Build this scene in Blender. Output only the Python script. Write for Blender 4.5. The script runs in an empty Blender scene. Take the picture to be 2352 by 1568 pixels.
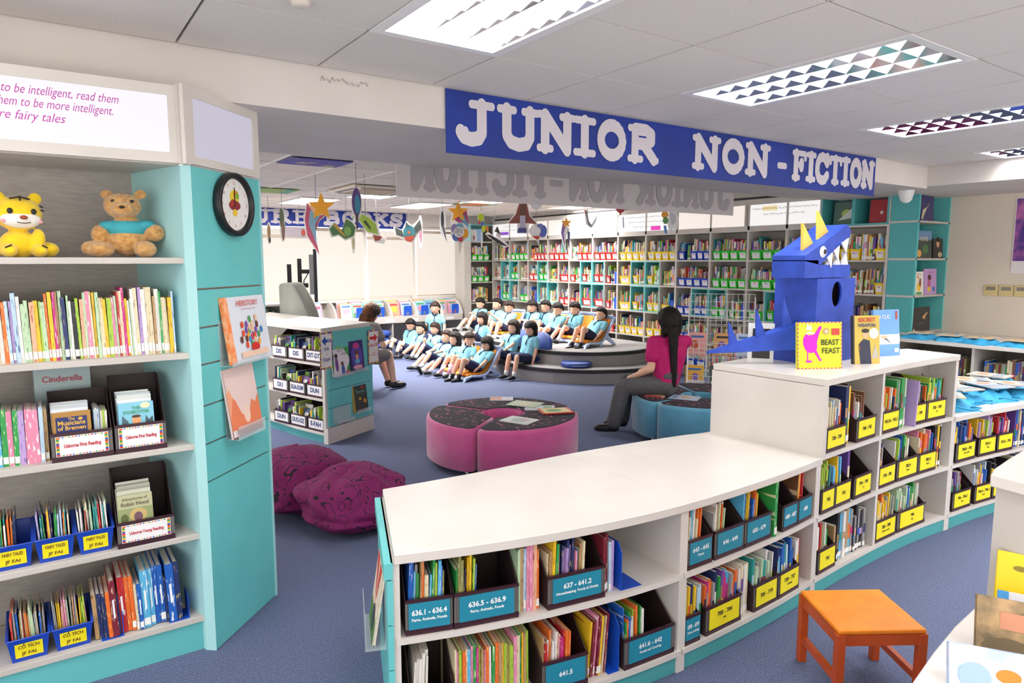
import bpy, bmesh, math, random
from mathutils import Vector, Matrix, noise
random.seed(7)
D = bpy.data
C = bpy.context.scene.collection
PI = math.pi
# ---------------------------------------------------------------- camera, world, lamps, exposure
cam_d = D.cameras.new('camera'); cam = D.objects.new('camera', cam_d); C.objects.link(cam)
cam_d.sensor_width = 36; cam_d.lens = 24; cam_d.clip_end = 60; cam_d.clip_start = 0.05
cam.location = (0, 0, 1.7)
cam.rotation_euler = (math.radians(90 - 6.8), 0, math.radians(-34.76))
bpy.context.scene.camera = cam
w = D.worlds.new('world'); bpy.context.scene.world = w; w.use_nodes = True
w.node_tree.nodes['Background'].inputs[0].default_value = (1.0, 0.95, 0.9, 1)
w.node_tree.nodes['Background'].inputs[1].default_value = 2.0
vs = bpy.context.scene.view_settings
vs.view_transform = 'Standard'; vs.look = 'None'; vs.gamma = 1; vs.exposure = 0.3
vs.use_curve_mapping = False
CEIL = 2.6
LAMP_W = 18.0
def lamp_light(x, y, z, sx, sy, power=LAMP_W, col=(1, 0.97, 0.95)):
    l = D.lights.new('fluorescent_light', 'AREA'); l.shape = 'RECTANGLE'; l.size = sx; l.size_y = sy
    l.energy = power; l.color = col
    o = D.objects.new('fluorescent_light', l); C.objects.link(o); o.location = (x, y, z)
    return o
# ---------------------------------------------------------------- materials
def lin(c):
    c /= 255.0
    return c / 12.92 if c <= 0.04045 else ((c + 0.055) / 1.055) ** 2.4
def H(h):
    h = h.lstrip('#')
    return (lin(int(h[0:2], 16)), lin(int(h[2:4], 16)), lin(int(h[4:6], 16)), 1)
MATS = {}
def mat(name, hx, rough=.55, metal=0, hx2=None, nscale=8, detail=2, bump=0, bscale=60, emit=0, stretch=None, alpha=None, trans=0, spec=None, lo=.4, hi=.6, sheen=0, base=None):
    if name in MATS: return MATS[name]
    m = D.materials.new(name); m.use_nodes = True; MATS[name] = m
    nt = m.node_tree; b = nt.nodes['Principled BSDF']
    b.inputs['Base Color'].default_value = H(hx); b.inputs['Roughness'].default_value = rough; b.inputs['Metallic'].default_value = metal
    if spec is not None: b.inputs['Specular IOR Level'].default_value = spec
    if trans: b.inputs['Transmission Weight'].default_value = trans; b.inputs['IOR'].default_value = 1.3
    if base: b.inputs['Base Color'].default_value = H(base)
    if sheen: b.inputs['Sheen Weight'].default_value = sheen
    if alpha is not None: b.inputs['Alpha'].default_value = alpha
    if emit:
        b.inputs['Emission Color'].default_value = H(hx); b.inputs['Emission Strength'].default_value = emit
    if hx2 or bump:
        tc = nt.nodes.new('ShaderNodeTexCoord'); mp = nt.nodes.new('ShaderNodeMapping'); nt.links.new(tc.outputs['Object'], mp.inputs[0])
        if stretch: mp.inputs['Scale'].default_value = stretch
    if hx2:
        n = nt.nodes.new('ShaderNodeTexNoise'); n.inputs['Scale'].default_value = nscale; n.inputs['Detail'].default_value = detail
        nt.links.new(mp.outputs[0], n.inputs['Vector'])
        r = nt.nodes.new('ShaderNodeValToRGB'); r.color_ramp.elements[0].position = lo; r.color_ramp.elements[1].position = hi
        r.color_ramp.elements[0].color = H(hx); r.color_ramp.elements[1].color = H(hx2)
        nt.links.new(n.outputs[0], r.inputs[0]); nt.links.new(r.outputs[0], b.inputs['Base Color'])
        if emit: nt.links.new(r.outputs[0], b.inputs['Emission Color'])
    if bump:
        n2 = nt.nodes.new('ShaderNodeTexNoise'); n2.inputs['Scale'].default_value = bscale; n2.inputs['Detail'].default_value = 3
        nt.links.new(mp.outputs[0], n2.inputs['Vector'])
        bp = nt.nodes.new('ShaderNodeBump'); bp.inputs['Strength'].default_value = bump; bp.inputs['Distance'].default_value = .01
        nt.links.new(n2.outputs[0], bp.inputs['Height']); nt.links.new(bp.outputs[0], b.inputs['Normal'])
    return m
white = mat('white_laminate', '#dcd6ce', .28, hx2='#d6d0c8', nscale=3)
offw = mat('grey_white_laminate', '#c9c3bb', .45, hx2='#c2bcb4', nscale=4)
greyb = mat('grey_back_panel', '#a8a29b', .6, hx2='#9f9992', nscale=14, stretch=(1, 1, 6))
teal = mat('teal_laminate', '#6cc6c6', .4, hx2='#66c1c1', nscale=3)
tealin = mat('teal_pale_laminate', '#a8d9da', .45)
teald = mat('teal_shaded_plinth_laminate', '#4fa5a6', .45)  # darker copy of the teal: the shade on the plinths put into the colour
wallm = mat('cream_wall_paint', '#e4d8c8', .8, hx2='#dfd3c3', nscale=2)
beamm = mat('grey_white_beam_paint', '#d9d2cc', .75, hx2='#d4cdc7', nscale=2)
beamb = mat('pale_soffit_paint', '#c4bfc4', .75)
blackm = mat('black_plastic', '#1a1a1c', .4)
whitep = mat('white_plastic', '#f0efec', .3)
metalm = mat('polished_metal', '#c9cacc', .2, 1)
bluebanner = mat('royal_blue_banner_paper', '#083194', .6, hx2='#062b84', nscale=3)
bletter = mat('grey_white_letter_paper', '#cfc9cf', .7)
acryl = mat('clear_acrylic', '#e8f2f4', .05, alpha=.28)
paper = mat('book_pages_paper', '#e9e2d2', .8, hx2='#d9d0bc', nscale=90, stretch=(1, .02, 1))
sticker = mat('white_call_number_sticker', '#f2f1ec', .6)
brownp = mat('maroon_brown_plastic', '#3a1b26', .35)
boxgrey = mat('grey_ribbed_cardboard', '#6d6866', .6, hx2='#595452', nscale=160, detail=0, stretch=(1, .01, .01))
boxdark = mat('dark_brown_box_lining', '#2a1619', .6)
ink = mat('black_ink', '#1b1b1e', .6)
pinkink = mat('pink_marker_ink', '#c23ba8', .6)
greyink = mat('grey_marker_ink', '#8a8a92', .6)
redink = mat('red_ink', '#c22a3a', .6)
navyink = mat('navy_ink', '#1d3f78', .6)
whiteink = mat('white_ink', '#f3f6f7', .6)
# ---------------------------------------------------------------- mesh builder
class MB:
    def __init__(s): s.v = []; s.f = []; s.m = []; s.T = None; s.mi = 0
    def add(s, vs, fs, m=None):
        n = len(s.v)
        s.v += [tuple(s.T @ Vector(p)) for p in vs] if s.T is not None else [tuple(p) for p in vs]
        s.f += [tuple(n + i for i in f) for f in fs]; s.m += [s.mi if m is None else m] * len(fs)
        return s
    def box(s, x0, x1, y0, y1, z0, z1, m=None):
        return s.add([(x0,y0,z0),(x1,y0,z0),(x1,y1,z0),(x0,y1,z0),(x0,y0,z1),(x1,y0,z1),(x1,y1,z1),(x0,y1,z1)],
              [(0,3,2,1),(4,5,6,7),(0,1,5,4),(1,2,6,5),(2,3,7,6),(3,0,4,7)], m)
    def prism(s, pts, z0, z1, m=None):
        n = len(pts)
        return s.add([(x,y,z0) for x,y in pts] + [(x,y,z1) for x,y in pts],
              [tuple(range(n-1,-1,-1)), tuple(range(n,2*n))] + [(i,(i+1)%n,n+(i+1)%n,n+i) for i in range(n)], m)
    def prismY(s, pts, y0, y1, m=None):     # outline in x,z pushed along y
        n = len(pts)
        return s.add([(x,y0,z) for x,z in pts] + [(x,y1,z) for x,z in pts],
              [tuple(range(n)), tuple(range(2*n-1,n-1,-1))] + [(i,n+i,n+(i+1)%n,(i+1)%n) for i in range(n)], m)
    def prismX(s, pts, x0, x1, m=None):     # outline in y,z pushed along x
        n = len(pts)
        return s.add([(x0,y,z) for y,z in pts] + [(x1,y,z) for y,z in pts],
              [tuple(range(n-1,-1,-1)), tuple(range(n,2*n))] + [(i,(i+1)%n,n+(i+1)%n,n+i) for i in range(n)], m)
    def ring(s, c, ax, r, n, ph=0):
        ax = Vector(ax).normalized(); a = ax.orthogonal().normalized(); b = ax.cross(a)
        return [Vector(c) + (a*math.cos(2*PI*i/n+ph) + b*math.sin(2*PI*i/n+ph))*r for i in range(n)]
    def tube(s, path, r, n=8, m=None, cap=True):
        path = [Vector(p) for p in path]; rr = r if isinstance(r, (list, tuple)) else [r]*len(path)
        vs = []; ref = None
        for i, p in enumerate(path):
            a = (path[min(i+1, len(path)-1)] - path[max(i-1, 0)]).normalized()
            if ref is None: ref = a.orthogonal().normalized()
            ref = (ref - a*ref.dot(a)).normalized(); b = a.cross(ref)
            vs += [p + (ref*math.cos(2*PI*k/n) + b*math.sin(2*PI*k/n))*rr[i] for k in range(n)]
        fs = [(i*n+k, i*n+(k+1)%n, (i+1)*n+(k+1)%n, (i+1)*n+k) for i in range(len(path)-1) for k in range(n)]
        if cap: fs += [tuple(range(n-1,-1,-1)), tuple((len(path)-1)*n+k for k in range(n))]
        return s.add(vs, fs, m)
    def cap(s, p1, r1, p2, r2, n=12, m=None):           # tapered capsule
        p1 = Vector(p1); p2 = Vector(p2); d = p2 - p1
        if d.length < 1e-5: d = Vector((0,0,1e-4))
        u = d.normalized(); pts = []; rs = []
        for k in range(5):
            t = -PI/2 + k*PI/8 + .02; pts.append(p1 + u*(r1*math.sin(t))); rs.append(r1*math.cos(t))
        for k in range(5):
            t = k*PI/8 - (.02 if k == 4 else 0); pts.append(p2 + u*(r2*math.sin(t))); rs.append(r2*math.cos(t))
        return s.tube(pts, rs, n, m)
    def ell(s, c, r, n=16, k=10, R=None, m=None):
        vs = []; c = Vector(c)
        for j in range(1, k):
            t = PI*j/k
            for i in range(n):
                p = Vector((r[0]*math.sin(t)*math.cos(2*PI*i/n), r[1]*math.sin(t)*math.sin(2*PI*i/n), r[2]*math.cos(t)))
                vs.append(c + (R @ p if R else p))
        a = len(vs); top = Vector((0,0,r[2])); bot = Vector((0,0,-r[2]))
        vs += [c + (R @ top if R else top), c + (R @ bot if R else bot)]
        fs = [(j*n+i, (j+1)*n+i, (j+1)*n+(i+1)%n, j*n+(i+1)%n) for j in range(k-2) for i in range(n)]
        fs += [(a, i, (i+1)%n) for i in range(n)] + [(a+1, (k-2)*n+(i+1)%n, (k-2)*n+i) for i in range(n)]
        return s.add(vs, fs, m)
    def lathe(s, prof, n=32, m=None, c=(0,0,0), a0=0, a1=2*PI):
        full = abs(a1-a0-2*PI) < 1e-6; k = n if full else n+1
        vs = [(c[0]+r*math.cos(a0+(a1-a0)*i/n), c[1]+r*math.sin(a0+(a1-a0)*i/n), c[2]+z) for r, z in prof for i in range(k)]
        fs = [(j*k+i, j*k+(i+1)%k, (j+1)*k+(i+1)%k, (j+1)*k+i) for j in range(len(prof)-1) for i in range(n)]
        return s.add(vs, fs, m)
    def mesh(s, name, mats, smooth=False):
        me = D.meshes.new(name); me.from_pydata(s.v, [], s.f)
        for m in (mats if isinstance(mats, (list, tuple)) else [mats]): me.materials.append(m)
        if any(s.m): me.polygons.foreach_set('material_index', s.m)
        if smooth: me.polygons.foreach_set('use_smooth', [True]*len(me.polygons))
        me.update(); return me
    def build(s, name, mats, parent=None, smooth=False, bevel=0, loc=None, rot=None):
        o = D.objects.new(name, s.mesh(name, mats, smooth)); C.objects.link(o)
        if parent: o.parent = parent
        if loc: o.location = loc
        if rot: o.rotation_euler = rot
        if bevel:
            b = o.modifiers.new('bevel', 'BEVEL'); b.width = bevel; b.segments = 2; b.limit_method = 'ANGLE'
        return o
def obj(name, me, parent=None, loc=(0,0,0), rot=(0,0,0), scale=(1,1,1)):
    o = D.objects.new(name, me); C.objects.link(o); o.location = loc; o.rotation_euler = rot; o.scale = scale
    if parent: o.parent = parent
    return o
LABELS = {}
def tag(o, label, cat, group=None):
    o['label'] = label; o['category'] = cat
    if group: o['group'] = group
    LABELS[label] = LABELS.get(label, 0) + 1
    return o
def thing(name, label, cat, loc=(0,0,0), rz=0, group=None):
    o = D.objects.new(name, None); o.empty_display_size = .05; C.objects.link(o); o.location = loc; o.rotation_euler = (0,0,rz)
    return tag(o, label, cat, group)
def struct(o): o['kind'] = 'structure'; return o
def blob(name, mb, m, parent=None, voxel=.008, smooth=4, loc=None):
    me = mb.mesh(name + '_src', m); o = D.objects.new(name, me); C.objects.link(o)
    r = o.modifiers.new('r', 'REMESH'); r.mode = 'VOXEL'; r.voxel_size = voxel; r.use_smooth_shade = True
    if smooth:
        s = o.modifiers.new('s', 'SMOOTH'); s.iterations = smooth; s.factor = .5
    dg = bpy.context.evaluated_depsgraph_get(); dg.update()
    nm = D.meshes.new_from_object(o.evaluated_get(dg)); nm.name = name
    nm.materials.clear(); nm.materials.append(m)
    nm.polygons.foreach_set('material_index', [0]*len(nm.polygons)); nm.polygons.foreach_set('use_smooth', [True]*len(nm.polygons))
    o.modifiers.clear(); o.data = nm; D.meshes.remove(me)
    if parent: o.parent = parent
    if loc: o.location = loc
    return o
_TX = {}
def textmesh(s, bold=0.0, shear=0.0):
    k = (s, bold, shear)
    if k in _TX: return _TX[k]
    c = D.curves.new('t', 'FONT'); c.body = s; c.size = 1; c.align_x = 'CENTER'; c.align_y = 'CENTER'; c.offset = bold; c.extrude = 0; c.resolution_u = 3; c.shear = shear
    o = D.objects.new('t', c); C.objects.link(o)
    dg = bpy.context.evaluated_depsgraph_get(); dg.update()
    me = D.meshes.new_from_object(o.evaluated_get(dg)); D.objects.remove(o); D.curves.remove(c)
    me.name = 'lettering'; me.materials.clear(); _TX[k] = me
    return me
# writing facing local -Y, lying in the x-z plane; width is fitted to wmax
def text(s, parent, loc, h, m, wmax=None, bold=.012, name='lettering', rot=None, shear=0.0):
    me = textmesh(s, bold, shear); key = (s, bold, shear, m.name)
    if key not in _TX:
        c = me.copy(); c.materials.append(m); _TX[key] = c
    me = _TX[key]
    sx = h
    if wmax:
        wd = max([v.co.x for v in me.vertices] + [.01]) - min([v.co.x for v in me.vertices] + [0])
        sx = min(h, wmax/wd)
    return obj(name, me, parent, loc, rot or (PI/2, 0, 0), (sx, h, 1))
# an unreadable line of writing: one continuous wavy ribbon
def scrawl(parent, loc, wd, h, m, rot=None, seed=0, name='line_of_writing'):
    r_ = random.Random(seed + int(wd*1000)); n = max(6, int(wd/h*2.6)); b = MB(); t = h*.16; pts = []
    for i in range(n+1): pts.append((-wd/2 + wd*i/n, (h*.5 if i % 2 else -h*.5)*r_.uniform(.05, 1)*(1 if r_.random() < .8 else -.6)))
    v = []
    for x, z in pts: v += [(x-t/2, 0, z-t/2), (x+t/2, 0, z+t/2)]
    b.add([(p[0], p[2], 0) for p in v], [(2*i, 2*i+2, 2*i+3, 2*i+1) for i in range(n)])
    return b.build(name, m, parent, loc=loc, rot=rot or (PI/2, 0, 0))
ORD = 'first second third fourth fifth sixth seventh eighth ninth tenth eleventh twelfth thirteenth fourteenth fifteenth sixteenth seventeenth eighteenth nineteenth twentieth'.split()
TENS = {20: 'twenty', 30: 'thirty', 40: 'forty', 50: 'fifty', 60: 'sixty', 70: 'seventy', 80: 'eighty'}
TENTH = {30: 'thirtieth', 40: 'fortieth', 50: 'fiftieth', 60: 'sixtieth', 70: 'seventieth', 80: 'eightieth'}
def ordn(n):
    if n <= 20: return ORD[n-1]
    if n % 10 == 0: return TENTH[n]
    return TENS[n//10*10] + '-' + ORD[n % 10 - 1]
# ---------------------------------------------------------------- books
BC = {'white': '#e9e6df', 'cream': '#e3d7b4', 'red': '#c22b2f', 'orange': '#e8702a', 'yellow': '#f0c52b', 'lime': '#a8c93f', 'green': '#2e9b4b',
      'teal': '#2a9a94', 'sky blue': '#5bb3dc', 'blue': '#2260b8', 'navy': '#233266', 'purple': '#6d4a98', 'lilac': '#b79bd0', 'pink': '#e08aa8',
      'magenta': '#c52c7e', 'brown': '#7a5138', 'grey': '#9b9a97', 'black': '#26252b', 'tan': '#b99565', 'peach': '#eab290', 'pale blue': '#b9d3e6',
      'pale green': '#bcd6b0', 'maroon': '#7c2334', 'olive': '#8b8a50'}
BN = list(BC)
ALT = {'white': '#c9b9a8', 'cream': '#a88b5a', 'red': '#efe0d0', 'orange': '#f7d9a0', 'yellow': '#b5622a', 'lime': '#3f7d45', 'green': '#dfe8b0', 'teal': '#e3efe3',
       'sky blue': '#f0f3f0', 'blue': '#dfe8f5', 'navy': '#c7b26a', 'purple': '#e3d7ee', 'lilac': '#6a5590', 'pink': '#fbeef0', 'magenta': '#f7c9da', 'brown': '#d8c09a',
       'grey': '#5c6068', 'black': '#cfc6b0', 'tan': '#5c4630', 'peach': '#a3553c', 'pale blue': '#4a6f9c', 'pale green': '#5b8a5e', 'maroon': '#e0c0a0', 'olive': '#d5d3a0'}
def cover(n):
    k = 'cover_' + n.replace(' ', '_')
    if k in MATS: return MATS[k]
    m = mat(k, BC[n], .38)
    nt = m.node_tree; b = nt.nodes['Principled BSDF']
    tc = nt.nodes.new('ShaderNodeTexCoord'); oi = nt.nodes.new('ShaderNodeObjectInfo')
    mp = nt.nodes.new('ShaderNodeMapping'); mp.inputs['Scale'].default_value = (.9, .12, 1.5)
    ad = nt.nodes.new('ShaderNodeVectorMath'); sc = nt.nodes.new('ShaderNodeMath'); sc.operation = 'MULTIPLY'; sc.inputs[1].default_value = 37
    nt.links.new(oi.outputs['Random'], sc.inputs[0]); nt.links.new(tc.outputs['Generated'], ad.inputs[0]); nt.links.new(sc.outputs[0], ad.inputs[1])
    nt.links.new(ad.outputs[0], mp.inputs[0])
    n1 = nt.nodes.new('ShaderNodeTexNoise'); n1.inputs['Scale'].default_value = 4; n1.inputs['Detail'].default_value = 3
    nt.links.new(mp.outputs[0], n1.inputs['Vector'])
    r = nt.nodes.new('ShaderNodeValToRGB'); r.color_ramp.elements[0].position = .60; r.color_ramp.elements[1].position = .64
    r.color_ramp.elements[0].color = H(BC[n]); r.color_ramp.elements[1].color = H(ALT[n])
    nt.links.new(n1.outputs[0], r.inputs[0]); nt.links.new(r.outputs[0], b.inputs['Base Color'])
    return m
_cov = {}
def covermesh(n):
    if n not in _cov:
        b = MB(); b.box(0, .12, 0, 1, 0, 1); b.box(.88, 1, 0, 1, 0, 1); b.box(.12, .88, 0, .025, 0, 1)
        _cov[n] = b.mesh('book_cover', cover(n))
    return _cov[n]
_pm = MB().box(.12, .88, .025, .97, .015, .985).mesh('book_pages', paper)
_sm = MB().box(.06, .94, -.012, 0, .05, .17).mesh('spine_sticker', sticker)
SIZEW = lambda t: 'slim' if t < .0085 else ('thick' if t > .018 else 'medium')
def book(loc, t, h, d, rz, col, lean=0, label=None, group=None, name='book', stick=True, cat='book', pitch=0):
    o = obj(name, covermesh(col), None, loc, (0, 0, 0), (t, d, h))
    o.rotation_mode = 'XYZ'
    M = Matrix.Rotation(rz, 3, 'Z') @ Matrix.Rotation(lean, 3, 'Y') @ Matrix.Rotation(pitch, 3, 'X')
    o.rotation_euler = M.to_euler()
    obj('pages', _pm, o)
    if stick and random.random() < .75: obj('spine_sticker', _sm, o)
    return tag(o, label, cat, group)
STUFF = MB()
STUFF_IDX = {n: i for i, n in enumerate(BN)}
def stuffbook(loc, t, h, d, rz, col, lean=0, pitch=0):
    STUFF.T = Matrix.Translation(loc) @ Matrix.Rotation(rz, 4, 'Z') @ Matrix.Rotation(lean, 4, 'Y') @ Matrix.Rotation(pitch, 4, 'X')
    i = STUFF_IDX[col]; j = STUFF_IDX[random.choice(BN)]; P = len(BN)
    STUFF.box(0, t, 0, d, 0, h, i); STUFF.box(.0015, t-.0015, .004, d-.004, h, h+.001, P)
    a = random.uniform(.25, .5); b = a + random.uniform(.1, .35)
    STUFF.box(.001, t-.001, -.0012, 0, h*a, h*b, j)
    STUFF.box(.001, t-.001, -.0016, 0, h*.05, h*.15, P+1)
    STUFF.T = None
SETS = {'mixed': BN, 'left': ['sky blue','white','cream','lime','pale green','red','tan','orange','yellow','yellow','pink','pale blue','navy','black','lime','orange','pink','magenta','green','lilac','cream','peach','cream','white','yellow','pale blue','lilac','white','pale green','peach'],
        'warm': ['white','cream','white','red','orange','yellow','pink','cream','sky blue','lime','tan','white','grey','lilac','green','navy','teal','white','peach','brown'],
        'dark': ['navy','black','brown','green','grey','tan','maroon','blue','olive','white','cream','purple'],
        'green': ['green','pale green','lime','blue','cream','orange','navy','yellow','tan','white','teal','purple'],
        'red': ['red','maroon','white','green','cream','pink','lime','sky blue','tan','white','grey']}
# fill a run of shelf. O = left front corner of the run, rz = turn of the shelf, length, returns
def run(O, rz, length, hr, tr, d=.2, cols='mixed', lean=0, setback=.02, where=None, stuff=True, kind='picture book', stick=True, group=None, start=0, name='book', jitter=.012, gap=0.0005):
    ex = Vector((math.cos(rz), math.sin(rz), 0)); ey = Vector((-math.sin(rz), math.cos(rz), 0)); O = Vector(O)
    x = 0.0; k = start; pal = SETS[cols] if isinstance(cols, str) else cols; hcur = random.uniform(*hr)
    while True:
        t = random.uniform(*tr)
        if x + t > length: break
        if random.random() < .35: hcur = random.uniform(*hr)
        h = min(max(hcur + random.uniform(-.008, .008), .08), hr[1])
        c = random.choice(pal); dd = min(d, h*.82)
        p = O + ex*x + ey*(setback + random.uniform(0, jitter)); k += 1
        l = lean + random.uniform(-.01, .012)
        if stuff: stuffbook(p, t, h, dd, rz, c, l)
        else:
            book(p, t, h, dd, rz, c, l, f"{SIZEW(t)} {c} {kind}, {ordn(k)} from left {where}", group, name, stick, kind.split()[-1])
        x += t + gap
    return k
# ---------------------------------------------------------------- room shell
carpet = mat('blue_grey_carpet', '#626c8c', .95)
nt = carpet.node_tree; b = nt.nodes['Principled BSDF']; tc = nt.nodes.new('ShaderNodeTexCoord')
n1 = nt.nodes.new('ShaderNodeTexNoise'); n1.inputs['Scale'].default_value = 160; n1.inputs['Detail'].default_value = 2
wv = nt.nodes.new('ShaderNodeTexWave'); wv.inputs['Scale'].default_value = 42; wv.inputs['Distortion'].default_value = 3; wv.bands_direction = 'DIAGONAL'
mx = nt.nodes.new('ShaderNodeMath'); mx.operation = 'MULTIPLY_ADD'; mx.inputs[1].default_value = .35
r = nt.nodes.new('ShaderNodeValToRGB'); r.color_ramp.elements[0].position = .45; r.color_ramp.elements[1].position = .85
r.color_ramp.elements[0].color = H('#3c4460'); r.color_ramp.elements[1].color = H('#6c7696')
nt.links.new(tc.outputs['Object'], n1.inputs['Vector']); nt.links.new(tc.outputs['Object'], wv.inputs['Vector'])
nt.links.new(wv.outputs[0], mx.inputs[0]); nt.links.new(n1.outputs[0], mx.inputs[2]); nt.links.new(mx.outputs[0], r.inputs[0]); nt.links.new(r.outputs[0], b.inputs['Base Color'])
bp = nt.nodes.new('ShaderNodeBump'); bp.inputs['Strength'].default_value = .3; nt.links.new(n1.outputs[0], bp.inputs['Height']); nt.links.new(bp.outputs[0], b.inputs['Normal'])
struct(MB().box(-3.2, 10, -2.2, 13.2, -.05, 0).build('floor', carpet))
tile = mat('mineral_ceiling_tile', '#e6e0da', .9, hx2='#ded8d1', nscale=140, detail=2, bump=.15, bscale=220)
# ceiling tiles with the dark shadow groove between them, holes left for the lamps
LX = [1.16 + 1.83*i for i in range(-1, 4)]           # near row of lamps: left edges in x (2 tiles of .61 between)
G = .602
gx0 = .545; gy1 = 3.245
NEAR_L = []; NEAR_T = []
for i in range(-6, 11):
    for j in range(0, 9):
        x0 = gx0 + G*i; x1 = x0 + G; y1 = gy1 - G*j; y0 = y1 - G
        if x1 > 7.18 or y0 < -2.2 or x0 < -3.2: continue
        lampcol = (i - 1) % 3 == 0
        if lampcol and j in (1, 2): 
            if j == 1: NEAR_L.append((x0, y1 - 2*G, x1, y1))
            continue
        if lampcol and j in (5, 6):
            if j == 5: NEAR_L.append((x0, y1 - 2*G, x1, y1))
            continue
        NEAR_T.append((x0, x1, y0, y1))
b = MB()
for x0, x1, y0, y1 in NEAR_T:
    g = .006; b.box(x0+g, x1-g, y0+g, y1-g, CEIL, CEIL+.015, 0)
b.box(-3.2, 7.18, -2.2, 3.26, CEIL+.16, CEIL+.2, 1)
grid = mat('dark_ceiling_groove', '#77716c', .9)
for x0, x1, y0, y1 in NEAR_T:
    b.box(x0, x1, y0, y1, CEIL+.012, CEIL+.016, 1)
struct(b.build('ceiling', [tile, grid]))
# ceiling of the far half, with white tee bars
tile2 = mat('warm_ceiling_tile', '#efe5da', .9, hx2='#e7dcd0', nscale=90)
tbar = mat('white_tee_bar', '#eae6e0', .5)
FX0 = .65; FG = .61; FY0 = 4.72
b = MB(); FAR_L = [(0, 3), (5, 6), (5, 13), (8, 13), (11, 6), (2, 13), (8, 6)]
far_open = {}
for li, (i, j) in enumerate(FAR_L): far_open[(i, j)] = 1; far_open[(i, j+1)] = 1
for i in range(-6, 13):
    for j in range(0, 14):
        if (i, j) in far_open: continue
        x0 = FX0 + FG*i; y0 = FY0 + FG*j
        b.box(x0, x0+FG, y0, y0+FG, CEIL+.003, CEIL+.018, 0)
for i in range(-6, 14): b.box(FX0+FG*i-.013, FX0+FG*i+.013, FY0, FY0+FG*14, CEIL-.004, CEIL+.003, 1)
for j in range(0, 15): b.box(FX0-FG*6, FX0+FG*13, FY0+FG*j-.005, FY0+FG*j+.005, CEIL-.003, CEIL+.0031, 1)
b.box(-3.2, 9, 4.6, 13.2, CEIL+.16, CEIL+.2, 0)
struct(b.build('ceiling', [tile2, tbar]))
# beams and bulkheads
struct(MB().box(-3.2, 7.17, 3.26, 4.62, 2.39, CEIL+.2).build('trim_1', beamm))
struct(MB().box(7.17, 10, -2.2, 4.62, 2.41, CEIL+.2).build('trim_2', beamm))
struct(MB().box(-3.2, 9, 12.35, 13.2, 2.40, CEIL+.2).build('trim_3', beamm))
struct(MB().box(8.0, 10, 4.62, 13.2, 2.49, CEIL+.2).build('trim_4', beamm))
struct(MB().box(8.66, 8.86, -2.2, 13.2, 0, CEIL+.2).build('wall_right', wallm))
# window wall: sill wall, piers, panes, frames, roller blinds
winw = mat('white_window_wall_paint', '#e9e4dc', .7)
b = MB(); b.box(-3.2, 8.86, 13.0, 13.2, 0, .90); b.box(-3.2, 8.86, 13.0, 13.2, 2.36, CEIL+.2)
xs = [-.95, .12, 1.18, 2.25, 3.32, 4.40, 5.43, 6.51, 7.6]
for x in xs: b.box(x-.035, x+.035, 12.98, 13.2, .9, 2.36)
b.box(7.6, 8.86, 13.0, 13.2, .9, 2.36); b.box(-3.2, -.95, 13.0, 13.2, .9, 2.36)
struct(b.build('wall_window', winw))
blind = mat('backlit_roller_blind', '#fff4e8', .8, emit=.66, base='#6a6560')
day = mat('bright_daylight_window', '#fffdf8', .6, emit=1.5, base='#6a6560')
rail = mat('cream_blind_rail', '#d8c8b8', .5)
for k in range(len(xs)-1):
    x0, x1 = xs[k]+.035, xs[k+1]-.035
    r = struct(MB().box(x0, x1, 13.1, 13.12, .9, 2.36).build('window_%d' % (k+1), day))
    fr = MB()
    for a in ((x0, x0+.03, .9, 2.36), (x1-.03, x1, .9, 2.36), (x0+.03, x1-.03, .9, .93), (x0+.03, x1-.03, 2.33, 2.36)): fr.box(a[0], a[1], 13.04, 13.09, a[2], a[3])
    fr.build('window_frame', whitep, r)
for k in range(len(xs)-1):
    x0, x1 = xs[k]+.035, xs[k+1]-.035
    if xs[k] < 1: continue
    t = thing('roller_blind', '%s cream roller blind drawn down over the far window' % ['', '', '', 'first', 'second', 'third (left of the wall shelves)', 'fourth, beside the narrow corner shelf', 'fifth'][min(k, 7)] if False else
        {2: 'cream roller blind on far window nearest the tall teal bookcase', 3: 'cream roller blind behind the screen on its black stand', 4: 'cream roller blind just right of the dark screen', 5: 'cream roller blind in the middle window left of the girl who faces us', 6: 'cream roller blind over the window nearest the narrow corner bookcase'}.get(k, 'cream roller blind over far window %s' % ordn(k+1)),
        'roller blind', ((x0+x1)/2, 12.96, 2.3), 0, 'roller blinds on the far window wall')
    w_ = (x1-x0)/2
    low = -.24 if k in (4, 6) else 0
    b = MB(); b.box(-w_+.02, w_-.02, -.002, .002, -1.33, -.02+low*.0); b.build('blind_sheet', blind, t)
    MB().tube([(-w_+.01, 0, -.02 + low*.6), (w_-.01, 0, -.02 + low*.6)], .03, 12).build('blind_roller', rail, t, True)
    MB().box(-w_+.02, w_-.02, -.012, .012, -1.36, -1.33).build('bottom_rail', rail, t)
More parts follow.
